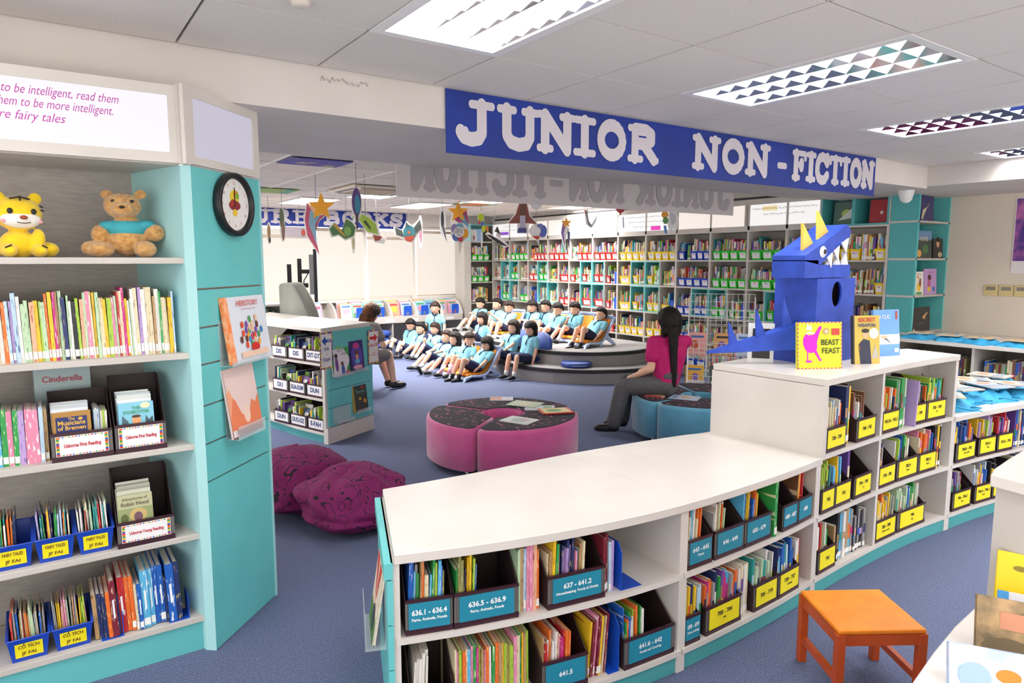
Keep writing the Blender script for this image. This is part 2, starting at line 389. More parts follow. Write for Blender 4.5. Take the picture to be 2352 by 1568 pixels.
# ------------------------------------------------------------ louvred ceiling lamps
louv = mat('white_louvre_blade', '#e4e3e0', .35); refl = mat('lamp_reflector', '#ffffff', .3, emit=.55)
tubem = mat('fluorescent_tube', '#ffffff', .4, emit=7); mirr = mat('mirror_aluminium', '#d4d6de', .08, 1)
def troffer(x0, y0, x1, y1, label, ncol=3, nrow=10, light=LAMP_W):
    t = thing('ceiling_lamp', label, 'ceiling lamp', ((x0+x1)/2, (y0+y1)/2, CEIL), 0, 'louvred ceiling lamps')
    hx, hy = (x1-x0)/2-.012, (y1-y0)/2-.012
    gl = .045
    b = MB(); b.box(-hx-.012, -hx+.035, -hy-.012, hy+.012, -.004, .012); b.box(hx-.035, hx+.012, -hy-.012, hy+.012, -.004, .012)
    b.box(-hx+.035, hx-.035, -hy-.012, -hy+.03, -.004, .012); b.box(-hx+.035, hx-.035, hy-.03, hy+.012, -.004, .012)
    b.build('lamp_frame', whitep, t)
    b = MB(); b.box(-hx, hx, -hy, hy, .115, .12); b.box(-hx, -hx+.004, -hy, hy, .012, .115); b.box(hx-.004, hx, -hy, hy, .012, .115)
    b.box(-hx+.004, hx-.004, -hy, -hy+.004, .012, .115); b.box(-hx+.004, hx-.004, hy-.004, hy, .012, .115)
    b.build('lamp_housing', refl, t)
    ax, ay = hx-.035, hy-.03; cw = 2*ax/ncol
    vm = MB().prismY([(-.022, .062), (0, .006), (.022, .062)], -ay, ay).mesh('mirror_reflector', mirr)
    for c in range(ncol+1): obj('mirror_reflector', vm, t, (-ax + cw*c, 0, 0))      # long V-shaped mirror strips
    bm_ = MB().prismX([(-.012, .06), (0, .008), (.012, .06)], -ax, ax).mesh('louvre_blade', louv)
    for q in range(nrow+1): obj('louvre_blade', bm_, t, (0, -ay + 2*ay*q/nrow, 0))
    for c in range(ncol):
        MB().tube([(-ax+cw*(c+.5), -ay, .09), (-ax+cw*(c+.5), ay, .09)], .013, 10).build('fluorescent_tube', tubem, t, True)
    if light:
        l = lamp_light(0, 0, .07, 2*ax, 2*ay, light); l.parent = t
for (x0, y0, x1, y1) in NEAR_L:
    i = round((x0 - gx0)/G)
    front = y1 > 2
    lab = {1: 'louvred ceiling lamp above the near left, cut by the top of the photo', 4: 'louvred ceiling lamp above the middle, in front of the blue banner', 7: 'louvred ceiling lamp over the right side, third from the left',
           10: 'small-looking louvred ceiling lamp at the far right near the bulkhead'}.get(i, 'louvred ceiling lamp over the left aisle') if front else 'louvred ceiling lamp behind the viewer, row %s' % ordn(i+6)
    if y1 < -.9: continue
    troffer(x0, y0, x1, y1, lab, light=LAMP_W if i < 7 else 48)
flab = {(0, 3): 'bright ceiling lamp beside the blue ceiling picture', (5, 6): 'ceiling lamp hidden above the mobiles', (5, 13): 'far ceiling lamp', (2, 13): 'far left ceiling lamp by the window banner'}
for k, (i, j) in enumerate(FAR_L):
    x0 = FX0+FG*i; y0 = FY0+FG*j
    if j >= 13: continue
    troffer(x0, y0, x0+FG, y0+2*FG, ['bright lamp in the far ceiling beside the blue ceiling picture', 'lamp in the far ceiling behind the paper banner', '', '', 'lamp in the far ceiling above the raised steps', '', 'lamp in the far ceiling over the hanging paper bat'][k], light=112)
# flat lamps near the windows
for k, (x, y) in enumerate(((3.5, 10.2), (5.3, 10.0))):
    t = thing('ceiling_lamp', ['flat white ceiling lamp above the letters U and R of the far banner', 'flat white ceiling lamp above the paper bat'][k], 'ceiling lamp', (x, y, CEIL-.003))
    MB().box(-.3, .3, -.3, .9, -.012, 0).build('lamp_frame', whitep, t); MB().box(-.27, .27, -.27, .87, -.016, -.012).build('diffuser', mat('lit_diffuser', '#ffffff', .5, emit=1.6), t)
    l = lamp_light(0, .3, -.03, .5, 1.1, 90); l.parent = t
# air conditioner cassette, ceiling picture
t = thing('air_conditioner', 'square ceiling air conditioner cassette with dark slots behind the hanging parrots', 'air conditioner', (3.62, 8.3, CEIL-.006))
MB().box(-.45, .45, -.45, .45, -.03, 0).build('cassette_panel', mat('cream_plastic', '#e3d9c6', .4), t, bevel=.01)
b = MB()
for a in ((-.33, .33, -.40, -.35), (-.33, .33, .35, .40)): b.box(a[0], a[1], a[2], a[3], -.034, -.03); b.box(a[2], a[3], a[0], a[1], -.034, -.03)
b.build('air_slot', blackm, t); MB().box(-.28, .28, -.28, .28, -.036, -.03).build('intake_grille', mat('tan_grille', '#b9a486', .6), t)
o = MB().box(1.9, 2.46, 6.1, 6.55, CEIL-.012, CEIL-.006).build('ceiling_picture', mat('painted_space_picture', '#4a45a8', .6, hx2='#a99a86', nscale=5, lo=.52, hi=.62, detail=5)); tag(o, 'painted blue ceiling tile picture near the left lamp in the far ceiling', 'picture')
for k, (x, y, c, l) in enumerate(((5.6, 9.3, '#e07f4a', 'orange and green painted ceiling picture above the toucan mobile'), (6.5, 8.2, '#b9606a', 'striped painted ceiling picture right of the brown paper bird'), (2.3, 8.9, '#8fae4a', 'green painted ceiling picture at far left above the banner'))):
    o = MB().box(x, x+.56, y, y+.56, CEIL-.012, CEIL-.006).build('ceiling_picture', mat('painted_picture_%d' % k, c, .6, hx2='#4f9d7c', nscale=3, detail=1, stretch=(3, .3, 1))); tag(o, l, 'picture')
# smoke detector, camera dome, sprinkler
t = thing('smoke_detector', 'small round cream smoke detector at the top edge of the near ceiling', 'smoke detector', (-.75, 2.62, CEIL)) if False else thing('smoke_detector', 'small round cream smoke detector at the top edge of the near ceiling', 'smoke detector', (.83, 2.50, CEIL))
MB().lathe([(0, -.018), (.02, -.018), (.032, -.012), (.036, 0)], 20).build('detector_body', mat('cream_detector', '#d8cfc2', .4), t, True)
t = thing('security_camera', 'white dome security camera under the bulkhead beside the blue banner', 'camera', (7.38, 3.55, 2.41))
MB().lathe([(0, -.13), (.03, -.125), (.055, -.10), (.065, -.06), (.07, -.05), (.075, 0)], 20).build('camera_dome', whitep, t, True)
# ---------------------------------------------------------------- boxes and bins
def filebox(loc, rz, w, label, lines, kind='teal', hf=.125, hb=.27, d=.23, group=None, fill='mixed', bn=None, bh=(.16,.24), stuff=False, wherebk='', texth=.026, fillw=1.0, lean=0, bt=(.005,.012), border=False):
    t = thing('file_box', label, 'file box', loc, rz, group)
    b = MB(); x0, x1 = -w/2, w/2; k = .003
    side = [(0,0),(d,0),(d,hb),(d*.72,hb),(.012,hf),(0,hf)]
    b.prismX(side, x0, x0+k); b.prismX(side, x1-k, x1)
    b.box(x0+k, x1-k, d-k, d, 0, hb); b.box(x0+k, x1-k, .002, d-k, 0, k)
    b.build('box_shell', boxdark if kind != 'side' else boxgrey, t)
    MB().box(x0, x1, -.002, .002, .0, hf).build('front_panel', boxgrey, t)
    MB().box(x0-.001, x1+.001, -.005, .004, hf-.008, hf+.002).build('maroon_rim', brownp, t); MB().box(x0-.001, x1+.001, -.004, -.0021, 0, .022).build('maroon_foot_strip', brownp, t)
    cols = {'teal': (mat('teal_paper_label', '#1c86a0', .5), whiteink), 'yellow': (mat('yellow_paper_label', '#f6e714', .5), ink), 'white': (mat('white_paper_label', '#eceaea', .5), navyink)}
    lm, tm = cols[kind]
    z0, z1 = .024, hf-.012; lw = w*.40
    if kind == 'white' and border: tm = redink
    if border:
        bb = MB(); 
        for q in range(10):
            for (xx, zz) in ((-lw-.004, z0+(z1-z0)*q/10), (lw-.006, z0+(z1-z0)*q/10)): bb.box(xx, xx+.010, -.0068, -.006, zz, zz+(z1-z0)/10, q % 5)
        for q in range(14): bb.box(-lw+.004+2*(lw-.006)*q/14, -lw+.004+2*(lw-.006)*(q+.6)/14, -.0066, -.006, z1-.004, z1, q % 5); bb.box(-lw+.004+2*(lw-.006)*q/14, -lw+.004+2*(lw-.006)*(q+.6)/14, -.0066, -.006, z0, z0+.004, (q+2) % 5)
    pl = MB().box(-lw-.006, lw+.006, -.006, -.0045, z0-.002, z1+.002).build('paper_label', lm, t)
    if border: bb.build('crayon_border', [mat('border_%s' % c.replace(' ', '_'), BC[c], .5) for c in ('red', 'blue', 'yellow', 'green', 'orange')], pl)
    n = len(lines); zc = (z0+z1)/2
    for i, l in enumerate(lines):
        h = texth if i == 0 else texth*.55
        zz = zc + (.012 if n > 1 else 0) - i*texth*.95
        text(l, pl, (0, -.0072, zz), h, tm, lw*1.85 if not border else lw*1.5, .03)
    bn = int(bn) if bn is not None else 99
    # books inside
    ex = Vector((math.cos(rz), math.sin(rz), 0)); ey = Vector((-math.sin(rz), math.cos(rz), 0)); O = Vector(loc)
    x = x0+.008; q = 0; lim = x0+.008+(w-.016)*fillw
    while q < bn:
        tt = random.uniform(*bt)
        if x + tt > lim: break
        hh = random.uniform(*bh); c = random.choice(SETS[fill] if isinstance(fill, str) else fill); q += 1
        p = O + ex*x + ey*(.010+random.uniform(0, .02)); p.z += .004
        ln = lean+random.uniform(-.02, .02)
        if stuff: stuffbook(p, tt, hh, min(d*.85, hh*.8), rz, c, ln)
        else: book(p, tt, hh, min(d*.85, hh*.8), rz, c, ln, f"{SIZEW(tt)} {c} book, {ordn(q)} from left {wherebk}", 'books standing in the labelled file boxes', 'book', False)
        x += tt + .0006
    return t
_bin = {}
BINC = {'red': '#d8291f', 'yellow': '#f2cf1d', 'blue': '#1746b8', 'green': '#25c428'}
def binmesh(col, w, d, h, hb):
    k = (col, w, d, h, hb)
    if k in _bin: return _bin[k]
    b = MB(); s = .82; t = .003
    def lvl(z, kk, off=0): return [(-w/2*kk+off, d/2-d/2*kk+off, z), (w/2*kk-off, d/2-d/2*kk+off, z), (w/2*kk-off, d/2+d/2*kk-off, z), (-w/2*kk+off, d/2+d/2*kk-off, z)]
    A = lvl(0, s); B = lvl(h, 1); Bb = [B[0], B[1], (B[2][0], B[2][1], hb), (B[3][0], B[3][1], hb)]
    B2 = lvl(h, 1, t*1.6); B2 = [B2[0], B2[1], (B2[2][0], B2[2][1], hb), (B2[3][0], B2[3][1], hb)]; A2 = lvl(t, s, t)
    v = A + Bb + B2 + A2; f = [(3,2,1,0)]
    for i in range(4):
        j = (i+1) % 4; f += [(i, j, 4+j, 4+i), (4+i, 4+j, 8+j, 8+i), (8+i, 8+j, 12+j, 12+i)]
    f += [(12,13,14,15)]; b.add(v, f)
    lp = [Bb[i] for i in range(4)] + [Bb[0]]
    b.tube([(x*1.02, d/2+(y-d/2)*1.02, z) for x, y, z in lp], .0035, 6)
    me = b.mesh('plastic_bin', mat(col+'_bin_plastic', BINC[col], .35)); _bin[k] = me
    return me
_lab = {}
def bin_(loc, rz, col, w=.13, d=.24, h=.12, hb=.15, lines=None, label='', group=None, lab='white', tc=None, real=True):
    o = obj('storage_bin', binmesh(col, w, d, h, hb), None, loc, (0, 0, rz))
    tag(o, label, 'bin', group)
    lm = mat('white_paper_label', '#eceaea', .5) if lab == 'white' else mat('yellow_paper_label', '#f6e714', .5)
    k = (w, h, d, lab)
    if k not in _lab:
        b = MB(); s = .82; x = w*.33
        y0 = d/2-d/2*(s+(1-s)*.18)-.002; y1 = d/2-d/2*(s+(1-s)*.8)-.002
        b.add([(-x, y0, h*.18), (x, y0, h*.18), (x, y1, h*.8), (-x, y1, h*.8)], [(0,1,2,3)]); _lab[k] = b.mesh('paper_label', lm)
    pl = obj('paper_label', _lab[k], o)
    if lines:
        s = .82; ang = math.atan2(d/2*(1-s), h)
        for i, l in enumerate(lines):
            zz = h*(.64 - .30*i); kk = s+(1-s)*zz/h; y = d/2-d/2*kk-.0032
            text(l, pl, (0, y, zz), h*.2, tc or ink, w*.5, .02, rot=(PI/2+ang, 0, 0))
    return o
# ---------------------------------------------------------------- tall bookcase on the left
LC = thing('tall_bookcase', 'tall white bookcase with teal slotted end panel and lit sign on top', 'bookcase', (0, 0, 0))
SZ = [1.71, 1.315, .925, .53, .155]
xl = -1.3; xr = .505
for i, z in enumerate(SZ):
    MB().prism([(xl, 3.09), (xr, 3.09), (xr-.13*.9, 3.49), (xl, 3.49)], z-.025, z).build('shelf', offw, LC, bevel=.002)
MB().box(xl, .55, 3.5, 3.53, 0, 2.38).build('back_panel', greyb, LC)
MB().prism([(.505, 3.08), (.54, 3.05), (.54, 3.13), (.40, 3.5), (.375, 3.5)], 0, 2.08).build('side_panel', tealin, LC)
MB().box(xl, xr, 3.10, 3.12, 0, .13).build('plinth', mat('teal_front_plinth', '#62b9bb', .45), LC)
MB().box(xl, xr, 3.09, 3.49, 2.08, 2.10).build('top_board', offw, LC)
MB().box(xl, -1.27, 3.09, 3.5, 0, 2.08).build('side_panel', offw, LC)
# slotted end panel, turned 45 degrees
gz = [.76, .925, 1.09, 1.265, 1.42, 1.58]
b = MB(); b.T = Matrix.Translation((.54, 3.05, 0)) @ Matrix.Rotation(PI/4, 4, 'Z')
zz = [0] + gz + [2.08]
for a, c in zip(zz, zz[1:]): b.box(0, .5, 0, .018, a+.004, c-.004)
endp = b.build('end_panel', teal, LC)
b = MB(); b.T = Matrix.Translation((.54, 3.05, 0)) @ Matrix.Rotation(PI/4, 4, 'Z'); b.box(0, .5, .013, .02, 0, 2.08)
b.build('slot', mat('pinkish_slot_wood', '#a8867c', .6), endp)
b = MB(); b.T = Matrix.Translation((.54, 3.05, 0)) @ Matrix.Rotation(PI/4, 4, 'Z'); b.box(.5, .515, -.004, .4, 0, 2.08); b.build('edge_strip', tealin, LC)
# lit header sign
hb_ = MB(); hb_.box(xl, .50, 3.06, 3.075, 2.085, 2.125); hb_.box(xl, .50, 3.06, 3.075, 2.345, 2.385); hb_.box(.47, .53, 3.06, 3.075, 2.125, 2.345); hb_.box(.50, .545, 3.05, 3.08, 2.082, 2.39)
hb_.box(xl, .515, 3.075, 3.5, 2.375, 2.385); hb_.build('header_frame', white, LC)
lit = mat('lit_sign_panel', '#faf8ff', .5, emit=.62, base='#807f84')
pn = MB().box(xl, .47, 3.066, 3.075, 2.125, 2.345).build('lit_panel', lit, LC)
for s_, x_, z_, w_ in (('to be intelligent, read them', .12, 2.305, .36), ('them to be more intelligent.', .10, 2.26, .36), ('more fairy tales', .0, 2.213, .25)):
    text(s_, pn, (x_, 3.064, z_), .046, pinkink, w_, -.003, shear=.35)
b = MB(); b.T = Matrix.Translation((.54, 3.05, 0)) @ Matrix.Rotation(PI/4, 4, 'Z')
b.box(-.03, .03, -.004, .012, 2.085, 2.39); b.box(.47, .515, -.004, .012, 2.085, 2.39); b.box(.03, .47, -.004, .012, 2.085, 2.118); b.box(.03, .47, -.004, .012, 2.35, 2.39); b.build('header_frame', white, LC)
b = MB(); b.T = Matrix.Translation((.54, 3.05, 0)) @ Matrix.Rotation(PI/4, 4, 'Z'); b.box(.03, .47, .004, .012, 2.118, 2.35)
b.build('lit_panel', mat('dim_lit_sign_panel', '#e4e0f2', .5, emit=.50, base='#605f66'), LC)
# its books
W0 = -.42
run((W0, 3.115, SZ[1]), 0, .50-W0-.03, (.22, .275), (.006, .0155), cols='left', where='in the tall bookcase upper row', stuff=False, group='picture books on the upper row of the tall bookcase', lean=-.02)
# row 2
run((-.36, 3.115, SZ[2]), 0, .36, (.19, .25), (.012, .024), cols=['lilac','pink','sky blue','green','tan','pink','pale blue','pale blue','brown','lilac','olive'], where='beside the reading boxes', stuff=False, group='books left of the reading boxes', kind='story book')
def facebook(loc, rz, w, h, t, col, name='book', label='', cat='book', pitch=-.12, back=None, parent=None, group=None):
    b = MB(); b.box(-w/2, w/2, 0, t*.1+.0008, 0, h); b.box(-w/2, w/2, t-.0008-t*.1, t, 0, h); b.box(-w/2, -w/2+.003, 0, t, 0, h)
    m = MATS.get(col) or (cover(col) if col in BC else mat('cover_plain_'+col.strip('#'), col, .35))
    o = b.build(name, m); o.rotation_mode = 'XYZ'; o.location = loc
    o.rotation_euler = (Matrix.Rotation(rz, 3, 'Z') @ Matrix.Rotation(pitch, 3, 'X')).to_euler()
    MB().box(-w/2+.003, w/2-.003, t*.1+.0008, t-.0008-t*.1, .003, h-.003).build('pages', paper, o)
    return tag(o, label, cat, group)
def plain(hx): return mat('flat_'+hx.strip('#'), hx, .5)
def art(o, shapes, name='cover_art', y=-.0008):
    mats = []; b = MB()
    for s in shapes:
        m = plain(s[0]); 
        if m not in mats: mats.append(m)
        i = mats.index(m); y -= .0002
        if s[1] == 'r': _, _, x0, x1, z0, z1 = s; b.add([(x0,y,z0),(x1,y,z0),(x1,y,z1),(x0,y,z1)], [(0,1,2,3)], i)
        elif s[1] == 'e': _, _, cx, cz, rx, rz_ = s; n = 18; b.add([(cx+rx*math.cos(2*PI*k/n), y, cz+rz_*math.sin(2*PI*k/n)) for k in range(n)], [tuple(range(n))], i)
        else: b.add([(x, y, z) for x, z in s[2]], [tuple(range(len(s[2])))], i)
    return b.build(name, mats, o)
filebox((.105, 3.10, SZ[2]), 0, .205, 'brown file box of first readers showing the Bremen musicians book', ['Usborne First Reading'], 'white', hf=.11, hb=.245, d=.22, bn=0, border=True, texth=.02)
run((.150, 3.125, SZ[2]+.004), 0, .05, (.17, .185), (.006, .009), cols=['magenta','white','pale blue','lime','pink'], where='beside the Bremen book', stuff=False, group='thin readers beside the Bremen book', stick=False, kind='reader')
def packs(x0, x1, n, z, y0, h, dep, label, cols, grp):
    for k in range(n):
        c = cols[k % len(cols)]
        facebook((( x0+x1)/2 + random.uniform(-.003,.003), y0+.012+k*.012, z+.004), 0, x1-x0, h+.004*k+random.uniform(0,.006), .008, c, label=label % ordn(k+1), pitch=-.16, group=grp)
o = facebook((.075, 3.108, SZ[2]+.004), 0, .13, .185, .008, '#a8792c', label='dark blue musicians of Bremen reader with gold frame, front of the box', pitch=-.16)
art(o, [('#1c2a66', 'r', -.052, .052, .012, .165), ('#d9a63c', 'e', .03, .155, .008, .006), ('#5a2a20', 'e', -.03, .03, .01, .012), ('#c98f3a', 'e', .0, .026, .012, .01)])
for s_, z_, h_ in (('The', .157, .014), ('Musicians', .141, .024), ('of Bremen', .121, .022)): text(s_, o, (0, -.003, z_), h_, mat('gold_ink', '#e2b04a', .5), .095, .02)
packs(.01, .135, 6, SZ[2], 3.115, .19, .1, 'white-edged reader, %s behind the Bremen musicians book', ['#dfe6ea', '#c7cfd8', '#e7e4dc'], 'readers behind the Bremen book')
filebox((.308, 3.10, SZ[2]), 0, .185, 'brown file box of first readers showing the stonecutter book', ['Usborne First Reading'], 'white', hf=.115, hb=.29, d=.22, bn=0, border=True, texth=.02)
o = facebook((.298, 3.108, SZ[2]+.004), 0, .13, .195, .008, '#7fc3d9', label='pale blue stonecutter reader facing out of its brown box', pitch=-.16)
art(o, [('#4d6670', 'p', [(-.062,.0),(-.05,.145),(-.03,.12),(-.015,.0)]), ('#3d525c', 'p', [(.02,.0),(.035,.14),(.045,.12),(.06,.135),(.062,.0)]), ('#e7a06a', 'e', 0, .122, .016, .018), ('#4a2f22', 'e', 0, .138, .017, .006), ('#f0dfb4', 'e', .035, .18, .018, .012)])
for s_, z_ in (('THE', .172), ('STONECUTTER', .155)): text(s_, o, (0, -.003, z_), .017, mat('green_ink', '#3d9a54', .5), .095, .02)
packs(.235, .36, 7, SZ[2], 3.115, .20, .1, 'white-edged reader, %s behind the stonecutter book', ['#e3eef0', '#d7e2e8', '#f0efe9'], 'readers behind the stonecutter book')
o = facebook((.06, 3.36, SZ[2]), 0, .2, .33, .01, '#9fb6b8', label='grey-green fairy tale book with a crimson title propped behind the boxes', pitch=-.05)
text('Cinderella', o, (.0, -.003, .285), .035, mat('crimson_ink', '#b02048', .5), .14, .01)
# row 3: blue bins of booklets, box of young readers
def bookletbin(x, z, lines, cols, label, where, w=.128, n=99):
    bin_((x, 3.105, z), 0, 'blue', w, .21, .098, .13, lines, label, 'blue plastic bins on the tall bookcase', 'yellow', mat('brown_ink', '#6a3a22', .6))
    xx = x-w/2+.012; q = 0
    while xx < x+w/2-.014 and q < n:
        t = random.uniform(.0035, .0065); q += 1; hh = random.uniform(.165, .2)
        book((xx, 3.135+random.uniform(0, .008), z+.006), t, hh, .14, 0, random.choice(cols), random.uniform(-.06, .02), f"thin {random.choice(['stapled', 'card', 'paper'])} booklet, {ordn(q)} from left {where}", 'booklets in the blue bins', 'booklet', False, 'booklet')
        xx += t+.001
bookletbin(-.145, SZ[3], ['FAIRY TALES', 'JF FAI'], ['white','navy','teal','black','green','orange'], 'blue bin with a yellow fairy tales label at the left edge of the photo', 'in the leftmost blue bin', n=11)
bookletbin(-.01, SZ[3], ['FAIRY TALES', 'JF FAI'], ['teal','navy','lilac','orange','yellow','red','cream','green','maroon','pale blue'], 'blue bin with a yellow fairy tales label, middle of its shelf', 'in the middle fairy tale bin')
bookletbin(.125, SZ[3], ['FAIRY TALES', 'JF FAI'], ['white','cream','red','pale green','teal','white','grey'], 'blue bin with a yellow fairy tales label, beside the brown box', 'in the fairy tale bin by the brown box')
filebox((.305, 3.10, SZ[3]), 0, .21, 'brown file box of young readers with a Robin Hood book facing out', ['Usborne Young Reading'], 'white', hf=.105, hb=.285, d=.22, bn=0, border=True, texth=.018)
o = facebook((.272, 3.108, SZ[3]+.004), 0, .13, .205, .008, '#b3b48c', label='green-grey Robin Hood reader facing out of its brown box', pitch=-.16)
art(o, [('#8f9a68', 'r', -.064, .064, 0, .15), ('#c2a868', 'e', .01, .12, .032, .028), ('#6d4a5a', 'e', .01, .112, .016, .02), ('#55602f', 'e', -.04, .11, .014, .02)])
for s_, z_, h_ in (('Adventures of', .188, .016), ('Robin Hood', .167, .024)): text(s_, o, (0, -.003, z_), h_, mat('dark_brown_ink', '#4a3424', .5), .1, .0)
packs(.21, .335, 6, SZ[3], 3.115, .215, .1, 'grey-edged reader, %s behind the Robin Hood book', ['#c9cbb8', '#a6a89c', '#d8d6c8'], 'readers behind the Robin Hood book')
# row 4
bookletbin(-.12, SZ[4], ['CỔ TÍCH', 'JF FAI'], ['pale green','red','cream','blue','tan','grey','olive','orange'], 'blue bin with a yellow label, bottom row at the left edge', 'in the left bottom blue bin', .135)
bookletbin(.025, SZ[4], ['CỔ TÍCH', 'JF FAI'], ['pink','lime','yellow','grey','pale green','cream','olive','peach'], 'blue bin with a yellow label, bottom row beside the brown books', 'in the right bottom blue bin', .135)
x = .10; k = 0
tm_ = {'MENGO': 'NHUNG CONG CHUA'}
for c, t, h in (('tan',.015,.19),('navy',.015,.19),('navy',.015,.19),('orange',.014,.195),('maroon',.022,.24),('navy',.006,.17),('red',.024,.24),('orange',.015,.235),('orange',.015,.235),('cream',.010,.2),('blue',.015,.2),('sky blue',.026,.25),('sky blue',.018,.25),('blue',.018,.255),('blue',.02,.255),('navy',.008,.19),('blue',.03,.255),('navy',.02,.26)):
    k += 1
    o = book((x, 3.12+.01*math.sin(k), SZ[4]+.004), t, h, .2, 0, c, -.035, f"tall {c} reference book, {ordn(k)} from left on the tall bookcase bottom shelf", 'tall reference books on the bottom shelf', 'book', k > 7)
    if t > .013 and c in ('red', 'maroon', 'blue', 'sky blue'): MB().add([(.35+.3*((q//2)%2)*(1-2*(q%2))*0 + (.3 if q%2 else 0), -.004, .32+.012*q) for q in range(30)], [(q, q+1, q+2) for q in range(28)]).build('spine_title', whiteink, o)
    x += t+.001
for x_ in (.17, .42):
    t = thing('bookend', ['blue metal bookend under the red books on the bottom shelf', 'blue metal bookend under the tall blue books on the bottom shelf'][x_ > .3], 'bookend', (x_, 3.105, SZ[4]))
    MB().box(-.05, .03, 0, .1, 0, .0025).build('base_plate', mat('blue_metal', '#1a4fc0', .35), t); MB().box(.027, .03, .01, .1, .0025, .1).build('upright_plate', mat('blue_metal', '#1a4fc0', .35), t)
# wall clock on the end panel
R45 = Matrix.Rotation(PI/4, 4, 'Z')
def onEP(u, z, off=0): p = Vector((.54, 3.05, 0)) + R45 @ Vector((u, -off, 0)); return (p.x, p.y, z)
t = thing('wall_clock', 'black-rimmed round wall clock with a fruit picture dial', 'clock', onEP(.27, 1.943, .002), PI/4)
b = MB(); b.T = Matrix.Rotation(PI/2, 4, 'X'); b.lathe([(.0, 0), (.135, 0), (.14, .01), (.137, .032), (.125, .038), (.115, .03), (.112, .016)], 48); b.build('rim', blackm, t, True)
b = MB(); b.T = Matrix.Rotation(PI/2, 4, 'X'); b.lathe([(0, .016), (.114, .016)], 48); dial = b.build('dial', mat('clock_dial', '#e9e6e2', .5), t)
art(dial, [('#e8cf3a', 'e', 0, .03, .035, .035), ('#e58a2a', 'e', .012, .045, .02, .018), ('#7fae3a', 'e', .022, .04, .014, .014), ('#8c2a2e', 'e', 0, -.003, .045, .022), ('#a8352f', 'e', -.012, .005, .022, .018), ('#e9c23a', 'e', .0, -.035, .018, .016)], 'fruit_picture', -.0165)
b = MB(); b.add([(-.003,-.019,-.01),(.003,-.019,-.01),(.003,-.019,.075),(-.003,-.019,.075)], [(0,1,2,3)]); b.add([(0,-.0192,.004),(-.004,-.0192,-.002),(-.055,-.0192,-.035)], [(0,1,2)]); b.build('clock_hands', ink, t)
for i in range(12):
    a = PI/2 - i*PI/6 - PI/6; text(str(i+1), dial, (.092*math.cos(a), -.017, .092*math.sin(a)), .018, redink if i % 3 else ink, bold=0)
# books facing out on the end panel
def holder(u, z, w, label, dep=.05, hh=.05):
    t = thing('acrylic_book_holder', label, 'book holder', onEP(u, z, .0), PI/4)
    b = MB(); b.box(-w/2, w/2, -dep, 0, 0, .003); b.box(-w/2, w/2, -dep-.003, -dep, 0, hh); b.box(-w/2, w/2, -.003, 0, .003, .2); b.build('acrylic_tray', acryl, t)
    return t
holder(.30, 1.238, .34, 'clear acrylic ledge holding the women in history book', .06, .02)
holder(.26, .905, .22, 'clear acrylic holder carrying the pale orange book', .06, .06)
p = onEP(.305, 1.245, .055)
o = facebook(p, PI/4, .33, .295, .014, '#dfe3ec', label='white book of women in history with an orange spine', pitch=-.14)
MB().box(-.166, -.128, -.0012, .0152, 0, .295).build('orange_spine', mat('orange_spine_cloth', '#f0813c', .5, hx2='#f6b58a', nscale=25), o)
shp = []; random.seed(3)
for k in range(26):
    a = k*2.4; r_ = .015+.0032*k; shp.append((random.choice(['#e0522e','#e8a53c','#4f9a5a','#7b4fa0','#3f8ac0','#c33a4a','#6a3a2a','#e9bfa0']), 'e', .02+r_*math.cos(a), .125+r_*.85*math.sin(a), .011, .016))
shp += [('#c92a25', 'e', .03, .06, .035, .02), ('#ecc9b0', 'r', -.09, .13, .02, .045)]
art(o, shp); text('HERSTORY', o, (.02, -.004, .262), .036, mat('coral_ink', '#dd6650', .5), .2, .01); scrawl(o, (.02, -.004, .236), .12, .008, redink)
random.seed(11)
o = facebook(onEP(.25, .915, .05), PI/4, .24, .31, .012, '#e9cfc8', label='pale pink and orange book below the women in history book', pitch=-.14)
art(o, [('#e8825a', 'p', [(-.12,.02),(.12,.02),(.12,.17),(.09,.13),(.06,.15),(.03,.09),(0,.08),(-.03,.1),(-.06,.16),(-.09,.19),(-.12,.14)]), ('#f0a582', 'p', [(-.12,.08),(-.08,.18),(-.1,.22),(-.12,.2)]), ('#f3d3bf', 'e', .01, .09, .025, .04), ('#8f4a38', 'r', -.12, .12, .0, .03), ('#eadfe0', 'r', -.118, -.085, .005, .035)])
# ---------------------------------------------------------------- curved low bookcases
Fp = [(.911,2.0),(1.18,1.915),(1.5,1.842),(1.8,1.797),(2.09,1.777),(2.363,1.777),(2.646,1.786),(2.88,1.80),(3.12,1.824),(3.5,1.85),(3.875,1.866),(4.25,1.866),(4.63,1.845),(5.1,1.805),(5.86,1.70),(6.4,1.6)]
Bp = [(1.147,2.617),(1.36,2.60),(1.62,2.585),(1.88,2.585),(2.13,2.58),(2.4,2.56),(2.65,2.535),(2.88,2.505),(3.09,2.47),(3.5,2.50),(3.9,2.45),(4.3,2.35),(4.66,2.17),(5.1,2.4),(5.86,2.3),(6.4,2.2)]
def Fs(s):      # s = index along the chain
    i = min(int(s), len(Fp)-2); t = s-i
    def cr(P):
        p0 = P[max(i-1,0)]; p1 = P[i]; p2 = P[i+1]; p3 = P[min(i+2, len(P)-1)]
        return tuple(.5*((2*p1[k])+(-p0[k]+p2[k])*t+(2*p0[k]-5*p1[k]+4*p2[k]-p3[k])*t*t+(-p0[k]+3*p1[k]-3*p2[k]+p3[k])*t**3) for k in (0,1))
    return Vector(cr(Fp)), Vector(cr(Bp))
def sX(x):
    lo, hi = 0, len(Fp)-1
    for _ in range(40):
        m = (lo+hi)/2
        if Fs(m)[0].x < x: lo = m
        else: hi = m
    return lo
